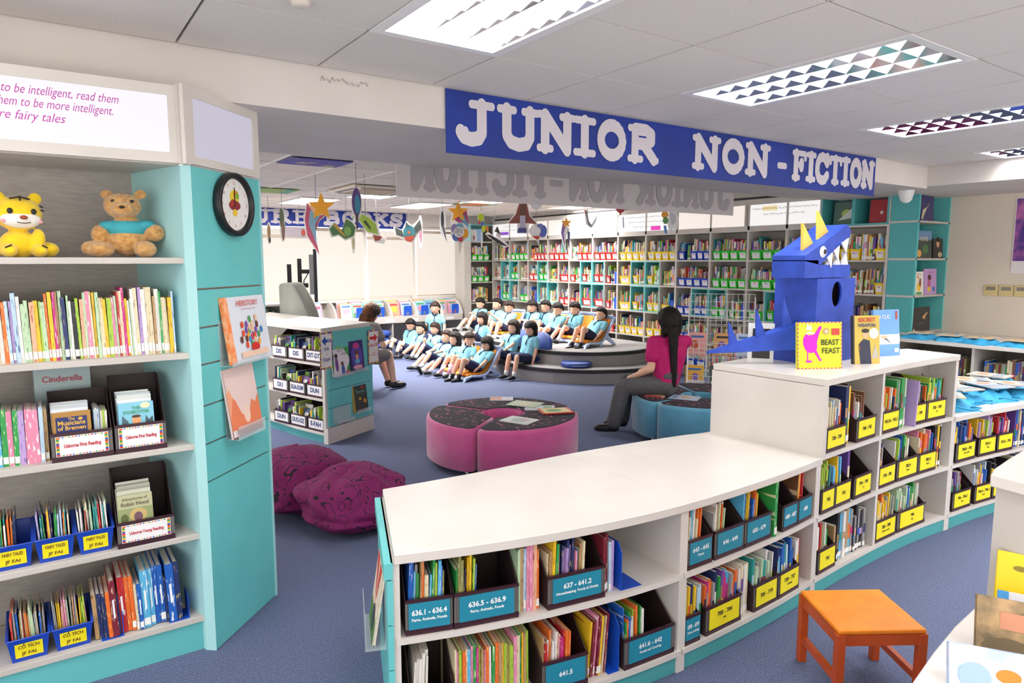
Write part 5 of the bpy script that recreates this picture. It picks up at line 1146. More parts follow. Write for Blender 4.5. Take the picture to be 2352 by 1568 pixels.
# ---------------------------------------------------------------- orange stool
och = mat('orange_painted_wood', '#f08a1e', .3, hx2='#e8801a', nscale=10); och2 = mat('dark_orange_painted_wood', '#c4501a', .35, hx2='#b84816', nscale=10)
t = thing('stool', 'low orange painted wooden stool in the right foreground aisle', 'stool', (2.63, 1.335, 0), math.radians(-33))
sw, sd, sh = .158, .15, .31
MB().box(-sw-.012, sw+.012, -sd-.012, sd+.012, sh-.018, sh).build('seat', och, t, bevel=.006)
for x_ in (-1, 1):
    for y_ in (-1, 1): MB().box(x_*sw-.016, x_*sw+.016, y_*sd-.016, y_*sd+.016, 0, sh-.018).build('leg', och2, t, bevel=.002)
MB().box(-sw+.016, sw-.016, -sd-.012, -sd+.008, sh-.062, sh-.018).build('apron', och2, t); MB().box(-sw+.016, sw-.016, sd-.008, sd+.012, sh-.062, sh-.018).build('apron', och2, t)
MB().box(-sw-.012, -sw+.008, -sd+.016, sd-.016, sh-.062, sh-.018).build('apron', och2, t); MB().box(sw-.008, sw+.012, -sd+.016, sd-.016, sh-.062, sh-.018).build('apron', och2, t)
MB().box(-sw+.016, sw-.016, -sd-.01, -sd+.01, .05, .078).build('stretcher', och2, t); MB().box(-sw-.01, -sw+.01, -sd+.016, sd-.016, .09, .118).build('stretcher', och2, t); MB().box(sw-.01, sw+.01, -sd+.016, sd-.016, .09, .118).build('stretcher', och2, t)
# ---------------------------------------------------------------- cardboard dragon
dblue = mat('blue_painted_cardboard', '#2a4fc0', .55, hx2='#2445ae', nscale=9, bump=.25, bscale=40); dyel = mat('yellow_card', '#f3cf5a', .6); dbrown = mat('inside_cardboard', '#5a4030', .8)
DG = thing('cardboard_dragon', 'large blue painted cardboard dragon with white teeth and yellow horns on the curved bookcase', 'cardboard sculpture', (3.50, 2.12, H3))
b = MB(); bw, bd, bh = .385, .26, .475
# front face with an oval hole
n = 28; cx_, cz_, rx_, rz_ = .20, .385, .05, .072
ov = [(cx_+rx_*math.cos(2*PI*k/n), cz_+rz_*math.sin(2*PI*k/n)) for k in range(n)]
def sq(k):
    a = 2*PI*k/n; c, s = math.cos(a), math.sin(a); tt = min((bw-cx_)/c if c > 1e-6 else 1e9, (-cx_)/c if c < -1e-6 else 1e9, (bh-cz_)/s if s > 1e-6 else 1e9, (-cz_)/s if s < -1e-6 else 1e9); return (cx_+c*tt, cz_+s*tt)
v = [(x, 0, z) for x, z in ov] + [(sq(k)[0], 0, sq(k)[1]) for k in range(n)] + [(x, .012, z) for x, z in ov]
f = [(k, n+k, n+(k+1)%n, (k+1)%n) for k in range(n)] + [(k, (k+1)%n, 2*n+(k+1)%n, 2*n+k) for k in range(n)]
for cxx, czz in ((0,0),(bw,0),(bw,bh),(0,bh)): pass
b.add(v, f)
# corners of the face
for (X_, Z_) in ((0,0),(bw,0),(bw,bh),(0,bh)):
    ks = sorted(range(n), key=lambda k: (sq(k)[0]-X_)**2+(sq(k)[1]-Z_)**2)[:2]
    b.add([(X_, 0, Z_), (sq(ks[0])[0], 0, sq(ks[0])[1]), (sq(ks[1])[0], 0, sq(ks[1])[1])], [(0,1,2)])
b.box(0, .006, 0.0005, bd, 0, bh); b.box(bw-.006, bw, .0005, bd, 0, bh); b.box(.006, bw-.006, bd-.006, bd, 0, bh); b.box(.006, bw-.006, .0005, bd-.006, bh-.006, bh)
b.build('body', dblue, DG)
MB().box(.008, bw-.008, .10, .105, .25, bh-.008).build('inner_lining', dbrown, DG)
b = MB(); hx0 = -.125; hy0, hy1 = .0, .20
b.prismY([(hx0, bh+.004), (.32, bh+.004), (.32, bh+.075), (.0, bh+.075), (.0, bh+.10), (hx0, bh+.10)], hy0, hy1)
b.prismY([(hx0, bh+.095), (.02, bh+.075), (.25, bh+.205), (.30, bh+.23), (.31, bh+.265), (.27, bh+.30), (.03, bh+.19), (hx0, bh+.125)], hy0, hy1)
b.build('head', dblue, DG)
tm = mat('white_card_tooth', '#eceaf0', .6)
for k, (x_, w_, h_) in enumerate(((.11, .055, .05), (.19, .06, .065), (.27, .065, .075))): MB().prismY([(x_-w_/2, bh+.075), (x_+w_/2, bh+.075), (x_, bh+.075+h_)], hy0+.002, hy0+.014).build('tooth', tm, DG)
for k, (x_, z_, w_) in enumerate(((.10, .128, .05), (.165, .165, .055), (.245, .21, .07))): MB().prismY([(x_-w_/2, bh+z_-.015), (x_+w_/2, bh+z_+.015), (x_+.02, bh+z_-.07)], hy0-.006, hy0-.001).build('tooth', tm, DG)
for k, x_ in enumerate((.15, .25)): MB().prismY([(x_-.03, bh+.075), (x_+.03, bh+.075), (x_, bh+.13)], hy1-.014, hy1-.002).build('tooth', tm, DG)
for (x_, z_, s_) in ((-.01, .175, 1), (.13, .245, 1.0)): 
    MB().prismY([(x_-.045, bh+z_-.04), (x_+.055, bh+z_+.01), (x_-.055, bh+z_+.125*s_)], .06, .075).build('horn', dyel, DG)
e = D.objects.new('eye', None); D.objects.remove(e)
b = MB(); b.T = Matrix.Translation((.035, -.002, bh+.145)) @ Matrix.Rotation(PI/2, 4, 'X'); b.lathe([(0, .01), (.024, .008), (.032, 0)], 24); ey_ = b.build('eye', tm, DG, True)
b = MB(); b.T = Matrix.Translation((.038, -.0135, bh+.146)) @ Matrix.Rotation(PI/2, 4, 'X'); b.lathe([(0, 0.002), (.014, 0)], 20); b.build('pupil', blackm, ey_)
# tail: tapering triangular box with spikes
A0 = Vector((.03, .02, .13)); A1 = Vector((-.45, .36, .06)); 
b = MB(); d = (A1-A0); prof = [(0, .10, .19), (1, .002, .004)]
def tl(t, lo, hi, y): p = A0+d*t; return [(p.x, p.y+y, p.z-.02+lo), (p.x, p.y+y, p.z+hi)]
v = []
for t_, hh in ((0, .17), (.5, .085), (1, .012)):
    p = A0+d*t_
    v += [(p.x-.0, p.y-.03*(1-t_), p.z-hh*.25), (p.x, p.y+.05*(1-t_)+.01, p.z-hh*.25), (p.x, p.y+.05*(1-t_)+.01, p.z+hh*.75), (p.x, p.y-.03*(1-t_), p.z+hh*.75)]
f = [(i+4*j, i+4*j+4, (i+1)%4+4*j+4, (i+1)%4+4*j) for j in range(2) for i in range(4)] + [(0,1,2,3), (11,10,9,8)]
b.add(v, f); b.build('tail', dblue, DG)
for t_, h_ in ((.2, .17), (.45, .15), (.7, .12)):
    p = A0+d*t_; q = A0+d*(t_+.1); bz = p.z+(.17*.75)*(1-t_)*.9
    b = MB(); yv = .004; b.add([(p.x,p.y-yv,bz-.02),(q.x,q.y-yv,bz-.035),(q.x-.01,q.y-yv,bz+h_),(p.x,p.y+yv,bz-.02),(q.x,q.y+yv,bz-.035),(q.x-.01,q.y+yv,bz+h_)], [(0,1,2),(5,4,3),(0,3,4,1),(1,4,5,2),(2,5,3,0)]); b.build('tail_spike', dblue, DG)
# books displayed on top of the curved bookcase
o = fb((3.40, 2.02, H3), -.5, .25, .25, .02, '#d9e021', label='lime green BEAST FEAST picture book with a magenta monster, in front of the dragon', pitch=-.1)
b = MB(); k = 0
for i in range(12):
    for (x0_, x1_, z0_, z1_) in ((-.125+i*.25/12, -.125+(i+.5)*.25/12, 0, .006), (-.125+i*.25/12, -.125+(i+.5)*.25/12, .244, .25), (-.125, -.119, i*.25/12, (i+.5)*.25/12), (.119, .125, i*.25/12, (i+.5)*.25/12)): b.add([(x0_,-.0012,z0_),(x1_,-.0012,z0_),(x1_,-.0012,z1_),(x0_,-.0012,z1_)], [(0,1,2,3)])
b.build('striped_border', plain('#e0408a'), o)
art(o, [('#ee12c8', 'e', -.055, .145, .04, .05), ('#ee12c8', 'e', -.05, .12, .036, .035), ('#ee12c8', 'p', [(-.04,.17),(-.005,.225),(.008,.23),(.01,.215),(.0,.2),(-.015,.15)]), ('#ee12c8', 'r', -.072, -.066, .04, .1), ('#ee12c8', 'e', -.062, .04, .02, .006), ('#ee12c8', 'p', [(-.04,.1),(-.02,.1),(.0,.06),(.012,.045),(.0,.04),(-.02,.07)]),
        ('#f4f2ec', 'e', -.055, .19, .025, .008), ('#f4e050', 'e', -.062, .185, .006, .006), ('#f4e050', 'e', -.045, .187, .006, .006), ('#f3efe0', 'p', [(-.08,.21),(-.07,.245),(-.06,.225),(-.05,.24),(-.045,.205)]), ('#d0453a', 'r', .065, .11, .18, .215), ('#c9a66a', 'e', .035, .2, .02, .018), ('#f0e0d0', 'e', .035, .2, .008, .007)])
text('BEAST', o, (.055, -.005, .14), .042, ink, .1, .01); text('FEAST', o, (.06, -.005, .095), .042, ink, .1, .01)
o = fb((3.78, 1.97, H3), -.42, .165, .27, .02, '#d2b54a', label='yellow detective story book with a man in a bowler hat, on the curved bookcase', pitch=-.1)
MB().box(-.0835, -.075, -.001, .021, 0, .27).build('dark_spine', plain('#4a4438'), o)
art(o, [('#2a2f48', 'p', [(-.04,.0),(-.05,.11),(-.02,.14),(.02,.13),(.03,.0)]), ('#e8b48a', 'e', -.008, .165, .018, .022), ('#2c2a24', 'e', -.008, .185, .024, .012), ('#b9b4a8', 'p', [(.03,.03),(.075,.03),(.055,.11)]), ('#f3efe4', 'e', .045, .17, .03, .03), ('#8a5a2a', 'r', -.05, -.04, .08, .1)])
text('SECRET', o, (0, -.004, .245), .032, redink, .13, .02); text('WEAPON', o, (0, -.004, .215), .026, navyink, .14, .02)
o = fb((4.20, 2.07, H3), -.3, .2, .28, .014, '#6aa4e0', label='pale blue book with flying white birds, right of the detective book', pitch=-.1)
art(o, [('#e9eef4', 'r', -.1, .1, .07, .13), ('#3a3a44', 'p', [(-.04,.11),(.0,.095),(.04,.07),(.0,.105)]), ('#e8c0a0', 'e', -.02, .115, .03, .01), ('#eef2f8', 'r', .06, .09, .02, .045), ('#b0443a', 'r', .07, .085, .22, .27)]); text('H CỰC', o, (-.02, -.004, .235), .03, whiteink, .12, .02)
o = fb((3.93, 2.3, H3), -.3, .2, .38, .014, '#f0a070', label='tall orange-edged book standing behind the dragon', pitch=-.05)
t = thing('framed_picture', 'white framed picture standing left of the dragon on the curved bookcase', 'picture frame', (3.62, 2.46, H3), -.9) if False else thing('framed_picture', 'white framed picture standing left behind the dragon', 'picture frame', (3.36, 2.36, H3), -.95)
MB().box(-.07, .07, 0, .015, 0, .22).build('frame', whitep, t); MB().box(-.045, .05, -.002, 0, .02, .19).build('picture', blackm, t); MB().box(-.03, .03, -.004, -.002, .12, .17).build('print', plain('#c9b98a'), t)
for k in range(3): flatbook(4.42+.02*k, 2.16, H3+.012*k, .2, .14, .01, .2, '#e6e4df', f"white booklet, {['lowest','middle','top'][k]} of the small pile on the curved bookcase end")
# ---------------------------------------------------------------- near right bookcase
NR = thing('low_bookcase', 'near right white bookcase with rounded end, cut by the photo edge', 'bookcase', (0,0,0))
def arc(cx, cy, r_, a0, a1, n=14): return [(cx+r_*math.cos(math.radians(a0+(a1-a0)*i/n)), cy+r_*math.sin(math.radians(a0+(a1-a0)*i/n))) for i in range(n+1)]
hi = [(1.97,.62),(2.06,.66),(2.25,.715),(2.5,.75),(2.9,.76),(2.9,.12),(1.97,.12)]
lo = [(1.0,.30),(1.3,.52),(1.6,.645),(1.9,.70),(1.97,.71),(1.97,-.1),(1.0,-.1)]
MB().prism([(2.09,.735),(2.15,.75),(2.28,.765),(2.5,.785),(2.95,.79),(2.95,.0),(2.08,.0),(2.08,.65)][::-1], H3-.035, H3).build('top_board', white, NR, bevel=.004)
MB().prism([(2.105,.725),(2.16,.738),(2.28,.752),(2.5,.77),(2.95,.775),(2.95,.02),(2.095,.02),(2.095,.65)][::-1], 0, H3-.035).build('side_panel', offw, NR)
MB().prism([(.8,.2),(1.0,.38),(1.3,.57),(1.59,.68),(1.76,.71),(1.94,.735),(2.12,.75),(2.12,-.1),(.8,-.1)][::-1], .70, .735).build('lower_top_board', white, NR, bevel=.004)
MB().prism([(.85,.2),(1.0,.35),(1.3,.54),(1.59,.65),(1.76,.68),(1.94,.705),(2.08,.71),(2.08,-.1),(.85,-.1)][::-1], 0, .70).build('lower_side_panel', offw, NR)
mat('landscape_cover_print', '#6f6248', .4, hx2='#b9976a', nscale=14, detail=6); mat('pale_blue_cover_print', '#b4c8ee', .4, hx2='#e6eaf4', nscale=16, detail=4)
bk_ = [((2.05, .585), -1.25, .20, .20, '#f2cf10', 'bright yellow book leaning on the near right bookcase', [('#8a7a20','e',-.06,.27,.02,.012), ('#e9e6ea','r',-.1,-.08,.01,.03)]),
       ((1.98, .58), -1.15, .14, .125, '#e6e8ee', 'white book with a blue spine in front of the yellow one', [('#8a9ae0','e',.05,.2,.03,.04), ('#5f6fd0','p',[(.1,.0),(.1,.12),(.02,.0)])]),
       ((1.87, .545), -1.1, .22, .15, 'landscape_cover_print', 'earth-toned landscape picture book, second from the corner', [('#e0a832','p',[(-.13,.22),(.02,.22),(-.04,.16),(-.13,.16)]), ('#c98a6a','r',-.06,.12,.1,.15), ('#6a5a40','e',-.05,.05,.07,.05), ('#d8a030','e',.05,.03,.02,.03)]),
       ((1.69, .54), -1.0, .2, .10, 'pale_blue_cover_print', 'pale blue picture book in the bottom right corner of the photo', [('#6a80d0','r',-.12,.12,.18,.2), ('#d8862a','e',.02,.08,.03,.025), ('#a0bce8','e',-.06,.06,.04,.05)])]
for (xy, rz_, w_, h_, c, l, s_) in bk_:
    o = fb((xy[0], xy[1], .736), rz_, w_, h_, .014, c, label=l, pitch=-.3)
    art(o, [(s2[0], s2[1]) + ((tuple(max(-w_/2, min(w_/2, a_)) if i_ < 2 else min(a_*.8, h_) for i_, a_ in enumerate(s2[2:]))) if s2[1] == 'r' else ((s2[2]*.8, s2[3]*.6, s2[4]*.8, s2[5]*.6) if s2[1] == 'e' else ([(max(-w_/2, min(w_/2, a_)), min(b_, h_)) for a_, b_ in s2[2]],))) for s2 in s_])
    if 'blue spine' in l: MB().box(-w_/2-.001, -w_/2+.022, -.001, .015, 0, h_).build('blue_spine', plain('#4f9fe0'), o)
# ---------------------------------------------------------------- bags of books
bagm = mat('sky_blue_nonwoven_bag', '#2f9ccc', .7, hx2='#2588b6', nscale=12, bump=.3, bscale=25)
def bag(x, y, z, rz, w, d, h, label, seed, grp, strap=True, bookc='#cfc3a8'):
    t = thing('tote_bag', label, 'bag', (x, y, z), rz, grp)
    b = MB(); nx, ny = 14, 10; vs = []; 
    for lay in (1, 0):
        for j in range(ny+1):
            for i in range(nx+1):
                u, v = i/nx*2-1, j/ny*2-1; e = (1-abs(u)**4)*(1-abs(v)**4)
                zz = (h*e*(.8+.5*noise.noise(Vector((u*2+seed, v*2, 0)))) + .002) if lay else 0
                vs.append((u*w/2*(1+.06*noise.noise(Vector((v*3, seed, lay)))), v*d/2*(1+.08*noise.noise(Vector((u*3, seed+4, lay)))), max(zz, 0.0 if not lay else .002)))
    N = (nx+1)*(ny+1)
    fs = [(j*(nx+1)+i, j*(nx+1)+i+1, (j+1)*(nx+1)+i+1, (j+1)*(nx+1)+i) for j in range(ny) for i in range(nx)]
    fs += [tuple(N+k for k in f[::-1]) for f in fs]
    bd_ = [i for i in range(nx+1)] + [j*(nx+1)+nx for j in range(1, ny+1)] + [ny*(nx+1)+i for i in range(nx-1, -1, -1)] + [j*(nx+1) for j in range(ny-1, 0, -1)]
    fs += [(bd_[k], N+bd_[k], N+bd_[(k+1)%len(bd_)], bd_[(k+1)%len(bd_)]) for k in range(len(bd_))]
    b.add(vs, fs); b.build('bag_body', bagm, t, True)
    if strap:
        s = MB(); pts = [(-w*.2, -d*.5, h*.4), (-w*.28, -d*.72, h*.5+.01), (0, -d*.82, h*.4), (w*.28, -d*.70, h*.5), (w*.2, -d*.48, h*.4)]
        s.tube(pts, .006, 6); s.build('handle', bagm, t, True)
rnd = random.Random(5)
bp_ = [(4.72,2.20),(4.86,1.98),(5.08,2.25),(5.12,2.02),(5.38,2.22),(5.40,1.95),(5.66,2.12),(5.72,1.86),(5.92,2.1)]
for k, (x, y) in enumerate(bp_):
    bag(x, y, .735, rnd.uniform(-.5, .7), .3, .24, rnd.uniform(.06, .085), f"sky blue cloth book bag on the low bookcase right of the dragon, {ordn(k+1)} from left", k*3.3, 'blue book bags on the low bookcase')
    flatbook(x+.01, y-.08, .825, .2, .25, .008, rnd.uniform(-.6, .6), rnd.choice(['#d8cbb0', '#b8b4ac', '#cfc6b8', '#e3dccb', '#a9b4c0']), f"worn pale picture book lying on the {ordn(k+1)} blue bag of the low bookcase", [('#8a94a0','r',-.08,.08,.03,.1), ('#b98a6a','e',0,.17,.05,.04)])
WC = thing('wall_counter', 'long low shelf unit along the right wall, topped with blue bags', 'bookcase', (0,0,0))
MB().box(7.42, 8.66, 1.2, 3.64, .85, .88).build('top_board', white, WC)
for y in (1.2, 2.0, 2.85, 3.62): MB().box(7.44, 8.2, y-.012, y+.012, 0, .85).build('divider', offw, WC)
for z in (.47, .1): MB().box(7.44, 8.2, 1.2, 3.62, z-.02, z).build('shelf', offw, WC)
MB().box(8.2, 8.22, 1.2, 3.62, 0, .85).build('back_panel', greyb, WC)
run((7.5, 3.58, .47), -PI/2, .65, (.22, .28), (.014, .024), .2, 'dark'); run((7.5, 2.78, .47), -PI/2, .75, (.22, .29), (.014, .026), .2, 'dark')
run((7.5, 1.95, .47), -PI/2, .7, (.22, .28), (.014, .026), .2, 'dark'); run((7.5, 3.58, .1), -PI/2, 2.3, (.22, .28), (.014, .026), .2, 'dark')
for k, y in enumerate((3.42, 3.14, 2.86, 2.56, 2.26, 1.96)):
    bag(7.62+.04*(k%2), y, .88, PI/2+rnd.uniform(-.3, .3), .28, .3, .06, f"flat blue book bag on the wall shelf, {ordn(k+1)} from the teal column", 30+k*2.1, 'blue book bags on the wall shelf', False)
    flatbook(7.55, y+.0, .935, .2, .24, .007, -PI/2+rnd.uniform(-.2, .2), rnd.choice(['#d8c4a0', '#d2c8b6', '#c9b490']), f"pale book lying on the {ordn(k+1)} flat bag from the teal column", [('#b98a6a','e',0,.14,.05,.04)])
# poster and wall sockets
t = thing('poster', 'purple and pink illustrated poster on the cream right wall', 'poster', (8.655, 2.72, 1.56), -PI/2)
MB().box(-.30, .5, -.006, 0, 0, .80).build('poster_sheet', mat('white_poster_paper', '#e9e4e4', .5), t)
ps = MB().box(-.29, .49, -.008, -.006, .13, .79).build('poster_print', mat('purple_poster_ink', '#4a2a86', .5, hx2='#c06aa8', nscale=6, detail=5, lo=.45, hi=.65), t)
art(ps, [('#a8306a', 'e', -.12, .68, .07, .06), ('#5a2a1e', 'r', -.02, .06, .35, .62), ('#4a8fd0', 'e', .02, .32, .08, .05), ('#b8342a', 'e', -.02, .24, .1, .02), ('#e9c23a', 'e', .1, .27, .03, .06)], 'poster_picture', -.009)
for k in range(4):
    t = thing('wall_switch', f"cream double wall switch under the poster, {ordn(k+1)} from left", 'switch', (8.655, 3.19-.145*k, 1.37), -PI/2, 'row of wall switches')
    MB().box(-.068, .068, -.012, 0, -.06, .06).build('switch_plate', mat('cream_switch_plastic', '#d8c48a', .45), t, bevel=.003); MB().box(-.045, .045, -.016, -.012, .0, .04).build('rocker', mat('grey_smoked_switch', '#8a8276', .4), t)
# ---------------------------------------------------------------- wire book rack near the blue ottoman
t = thing('wire_book_rack', 'white wire book rack leaning with picture books, beside the blue ottoman', 'book rack', (6.35, 4.98, 0), math.radians(-50))
b = MB()
for lvl_ in range(3):
    z0 = .25+.36*lvl_; y0 = -.20+.12*lvl_
    for x_ in [(-.36+.72*i/12) for i in range(13)]: b.tube([(x_, y0, z0), (x_, y0-.02, z0-.22+.42 if False else z0+.16)], .0032, 5); b.tube([(x_, y0, z0), (x_, y0+.12, z0+.02)], .003, 5); b.tube([(x_, y0+.12, z0+.02), (x_, y0+.16, z0+.34)], .003, 5)
    for q in (0, .045, .09, .16): b.tube([(-.36, y0-.02*q/.16, z0+q), (.36, y0-.02*q/.16, z0+q)], .0036, 5)
    for q in (.08, .16, .25, .34): b.tube([(-.36, y0+.12+.04*q/.34, z0+q), (.36, y0+.12+.04*q/.34, z0+q)], .0032, 5)
for x_ in (-.36, .36): b.tube([(x_, -.24, 0), (x_, -.22, .3), (x_, .12, 1.28)], .008, 8); b.tube([(x_, .3, 0), (x_, .12, 1.28)], .008, 8)
b.build('wire_frame', whitep, t, True)
rp = [(-.28, 0, '#e8b03a', 'yellow-orange'), (-.02, 0, '#3f4a44', 'dark green'), (.2, 0, '#f0ede6', 'white floral'), (-.27, -1, '#e9e0e0', 'pink and white'), (.0, -1, '#c9d8c0', 'pale green'), (-.26, 1, '#f0a8a0', 'salmon panda'), (.02, 1, '#d8a060', 'tan floral'), (.26, 1, '#c3d3ea', 'pale blue')]
for (x_, l_, c, nm) in rp:
    z0 = .262+.36*(l_ if l_ >= 0 else 0); y0 = -.20+.12*max(l_, 0)
    if l_ == -1: z0 = .1; y0 = -.26
    p = Matrix.Rotation(math.radians(-50), 3, 'Z') @ Vector((x_, y0+.03, 0))
    o = fb((6.35+p.x, 4.98+p.y, z0), math.radians(-50), .2, .26, .01, c, label=f"{nm} picture book standing in the white wire rack", pitch=-.22)
    art(o, [(random.choice(['#c85a2a','#5f9a5a','#2a2a30','#e0d8c0','#8a5fae']), 'e', random.uniform(-.04,.04), .12, .04, .05), (random.choice(['#c85a2a','#3f6fae','#2a2a30']), 'r', -.07, .07, .2, .225)])
# ---------------------------------------------------------------- carpeted steps
step = mat('grey_step_carpet', '#aaa6a3', .95, hx2='#868281', nscale=260); nos = mat('black_rubber_nosing', '#2a2829', .6)
ST = thing('carpeted_steps', 'grey carpeted curved two-step platform with black edges', 'steps', (0,0,0))
def stage(off):
    a = [(7.05+(1.08+off)*math.cos(math.radians(q)), 8.05+(1.0+off)*math.sin(math.radians(q))) for q in range(300, 179, -6)]
    return [(7.88, 7.05-off*.75)] + a + [(6.0-off, 9.5), (6.02-off, 10.9), (6.3-off, 11.4)] + [(7.88, 11.9)]
for z0, z1, off, nm in ((0, .2, .34, 'lower_step'), (.2, .4, 0, 'upper_step')):
    pts = stage(off)[::-1]
    MB().prism(pts, z0, z1-.05).build(nm, step, ST)
    MB().prism(pts, z1-.03, z1-.004).build('nosing', nos, ST) if False else None
    op = stage(off); ins_ = stage(off-.035)
    MB().prism(stage(off+.010)[::-1], z1-.052, z1-.003).build('edge_nosing', nos, ST); MB().prism(stage(off-.03)[::-1], z1-.003, z1).build('tread', step, ST)
b = MB(); b.lathe([(0,.0),(.19,.0),(.215,.012),(.22,.035),(.215,.06),(.19,.072),(0,.074)], 40)
o = b.build('floor_cushion', cush, None, True, loc=(6.22, 7.36, .2)); tag(o, 'round blue cushion lying alone on the lower carpeted step', 'cushion')
MB().tube([(.22*math.cos(a), .22*math.sin(a), .036) for a in [PI*1.2+i*.08 for i in range(14)]], .002, 5).build('zip', whitep, o)
# ---------------------------------------------------------------- recliner floor chairs for children
lbl = mat('pale_blue_moulded_plastic', '#b9cdf0', .35); orc = mat('orange_seat_pad', '#f2961e', .7)
def recliner(x, y, z, rz, label, pad=True):
    t = thing('floor_recliner', label, 'reclining chair', (x, y, z), rz, 'orange and pale blue floor recliners'); t.scale = (.84, .84, .84)
    prof = [(.42,.055),(.30,.10),(.10,.085),(-.04,.10),(-.13,.17),(-.24,.33),(-.34,.47),(-.39,.53)]     # +x = foot end
    und = [(x_-.0+.018*(-1 if i > 3 else 0), z_-.035) for i, (x_, z_) in enumerate(prof)]
    wd = .22
    b = MB()
    for (ya, yb) in ((-wd, -wd+.045), (wd-.045, wd)): b.prismY(prof + und[::-1], ya, yb)
    b.prismY([(p_[0], p_[1]-.012) for p_ in prof] + und[::-1], -wd+.045, wd-.045); b.box(-.40, -.345, -wd+.02, wd-.02, .49, .54); b.build('moulded_shell', lbl, t, bevel=.01)
    for s_ in (-1, 1):
        y0 = s_*(wd-.022)
        b = MB(); b.prismY([(.44,.0),(.47,.0),(.43,.07),(.36,.09)], y0-.02, y0+.02); b.build('front_foot', lbl, t)
        b = MB(); b.prismY([(-.12,.14),(-.17,.21),(-.44,.0),(-.38,.0)], y0-.02, y0+.02); b.build('rear_leg', lbl, t)
        b = MB(); b.prismY([(-.02,.07),(.05,.06),(.03,.0),(-.02,.0)], y0-.02, y0+.02); b.build('middle_foot', lbl, t)
    if pad:
        pp = [(.36,.085),(.29,.106),(.10,.092),(-.035,.108),(-.12,.175),(-.23,.33),(-.32,.455)]
        b = MB(); b.prismY([(a, c+.022) for a, c in pp] + [(a, c-.004) for a, c in pp[::-1]], -wd+.05, wd-.05); b.build('seat_pad', orc, t, bevel=.008)
    return t
# grey wing armchair seen from behind
gf1 = mat('light_grey_felt', '#8d8e86', .9, hx2='#86877f', nscale=60); gf2 = mat('dark_grey_felt', '#62656a', .9)
GC = thing('armchair', 'high-backed grey felt armchair seen from behind', 'armchair', (2.92, 8.2, 0), math.radians(-22)); GC.scale = (1.15, 1.15, 1.03)
b = MB(); n = 20
out = []
for i in range(n+1):
    a = math.radians(100+160*i/n); out.append((.48*math.cos(a)*1.0, .58*math.sin(a)))
inn = [(x_*.84+.0, y_*.84) for x_, y_ in out]
def hgt(i): u = i/n; return .72 + .66*min(1, max(0, (1-abs(2*u-1))*2.6))**.55
v = []
for i in range(n+1): v += [(out[i][0], out[i][1], .22), (out[i][0], out[i][1], hgt(i)), (inn[i][0], inn[i][1], hgt(i)), (inn[i][0], inn[i][1], .22)]
f = [(4*i+k, 4*i+(k+1)%4, 4*i+4+(k+1)%4, 4*i+4+k) for i in range(n) for k in range(4)] + [(0,1,2,3), (4*n+3,4*n+2,4*n+1,4*n)]
b.add(v, f); b.build('wing_back', gf1, GC, True, bevel=.03)
MB().box(-.33, .34, -.44, .44, .22, .40).build('seat', gf2, GC, bevel=.04)
for s_ in (-1, 1): MB().box(-.2, .36, s_*.46-.05, s_*.46+.05, .22, .62).build('arm', gf2, GC, bevel=.03)
for x_ in (-.25, .28):
    for y_ in (-.36, .36): MB().tube([(x_, y_, .22), (x_*1.05, y_*1.05, 0)], [.028, .016], 12).build('leg', blackm, GC, True)
# ---------------------------------------------------------------- hanging paper mobiles
def cut(parent, pts, c, name='paper_shape', y=0, t=.004, back=None):
    return MB().prismY(pts, y, y+t).build(name, plain(c), parent)
def ovl(cx, cz, rx, rz_, n=16, a0=0): return [(cx+rx*math.cos(2*PI*k/n), cz+rz_*math.sin(2*PI*k/n)) for k in range(n)]
def star(cx, cz, r_, n=5, k_=.42, ph=PI/2): return [(cx+(r_ if i%2==0 else r_*k_)*math.cos(ph+i*PI/n), cz+(r_ if i%2==0 else r_*k_)*math.sin(ph+i*PI/n)) for i in range(2*n)]
def mobile(x, y, drop, label, shapes, rz=-.6, strc='#6a6a6a'):
    t = thing('paper_mobile', label, 'mobile', (x, y, CEIL-drop), rz, 'paper mobiles hanging from the far ceiling')
    MB().tube([(0,0,drop-.003),(0,0,0)], .0025, 5).build('string', plain(strc), t)
    for k, (c, pts) in enumerate(shapes): cut(t, pts, c, y=-.0045*k)
    return t
tail = lambda s=1: [(-.09*s,.02),(-.12*s,-.15),(-.10*s,-.32),(.02*s,-.52),(-.02*s,-.3),(.03*s,-.16),(.1*s,-.1)]
M1 = [('#f2efe8', [(a*1.12, b_*1.03) for a, b_ in tail()]), ('#b8506a', tail()), ('#7fa8b8', [(-.06,-.05),(-.08,-.2),(-.0,-.42),(-.01,-.2),(.05,-.1)]), ('#e9b98a', [(-.08,0),(.0,-.12),(.1,-.1),(.02,.0)]), ('#eda41e', star(.06, -.02, .15))]
mobile(2.49, 7.24, .32, 'orange paper star with a striped comet tail hanging left in the far ceiling', M1, -.55, '#2a3a8a')
M2 = [('#efece6', [(a*1.1, b_) for a, b_ in tail()]), ('#a83a6a', [(-x_, z_) for x_, z_ in tail()]), ('#5f8fae', [(.06,-.05),(.12,-.2),(.04,-.42),(.06,-.2),(.0,-.1)]), ('#eda41e', star(-.02, -.02, .15))]
mobile(4.88, 8.3, .22, 'orange paper star with a red and blue tail under the paper banner', M2, -.6)
mobile(2.55, 8.67, .28, 'thin folded green and grey paper figure left of the star', [('#efece6', ovl(0,-.18,.035,.22)), ('#5f6a4a', ovl(-.005,-.1,.028,.12)), ('#8a6a5a', ovl(.01,-.26,.02,.12))])
mobile(2.51, 6.17, .25, 'purple and teal paper parrot hanging near the beam', [('#efece6', ovl(0,-.13,.05,.16)), ('#5a3f7a', ovl(0,-.11,.042,.13)), ('#3a86a0', ovl(.01,-.13,.026,.09)), ('#4a3a4a', [(-.01,-.22),(.015,-.22),(.01,-.36),(-.005,-.36)])])
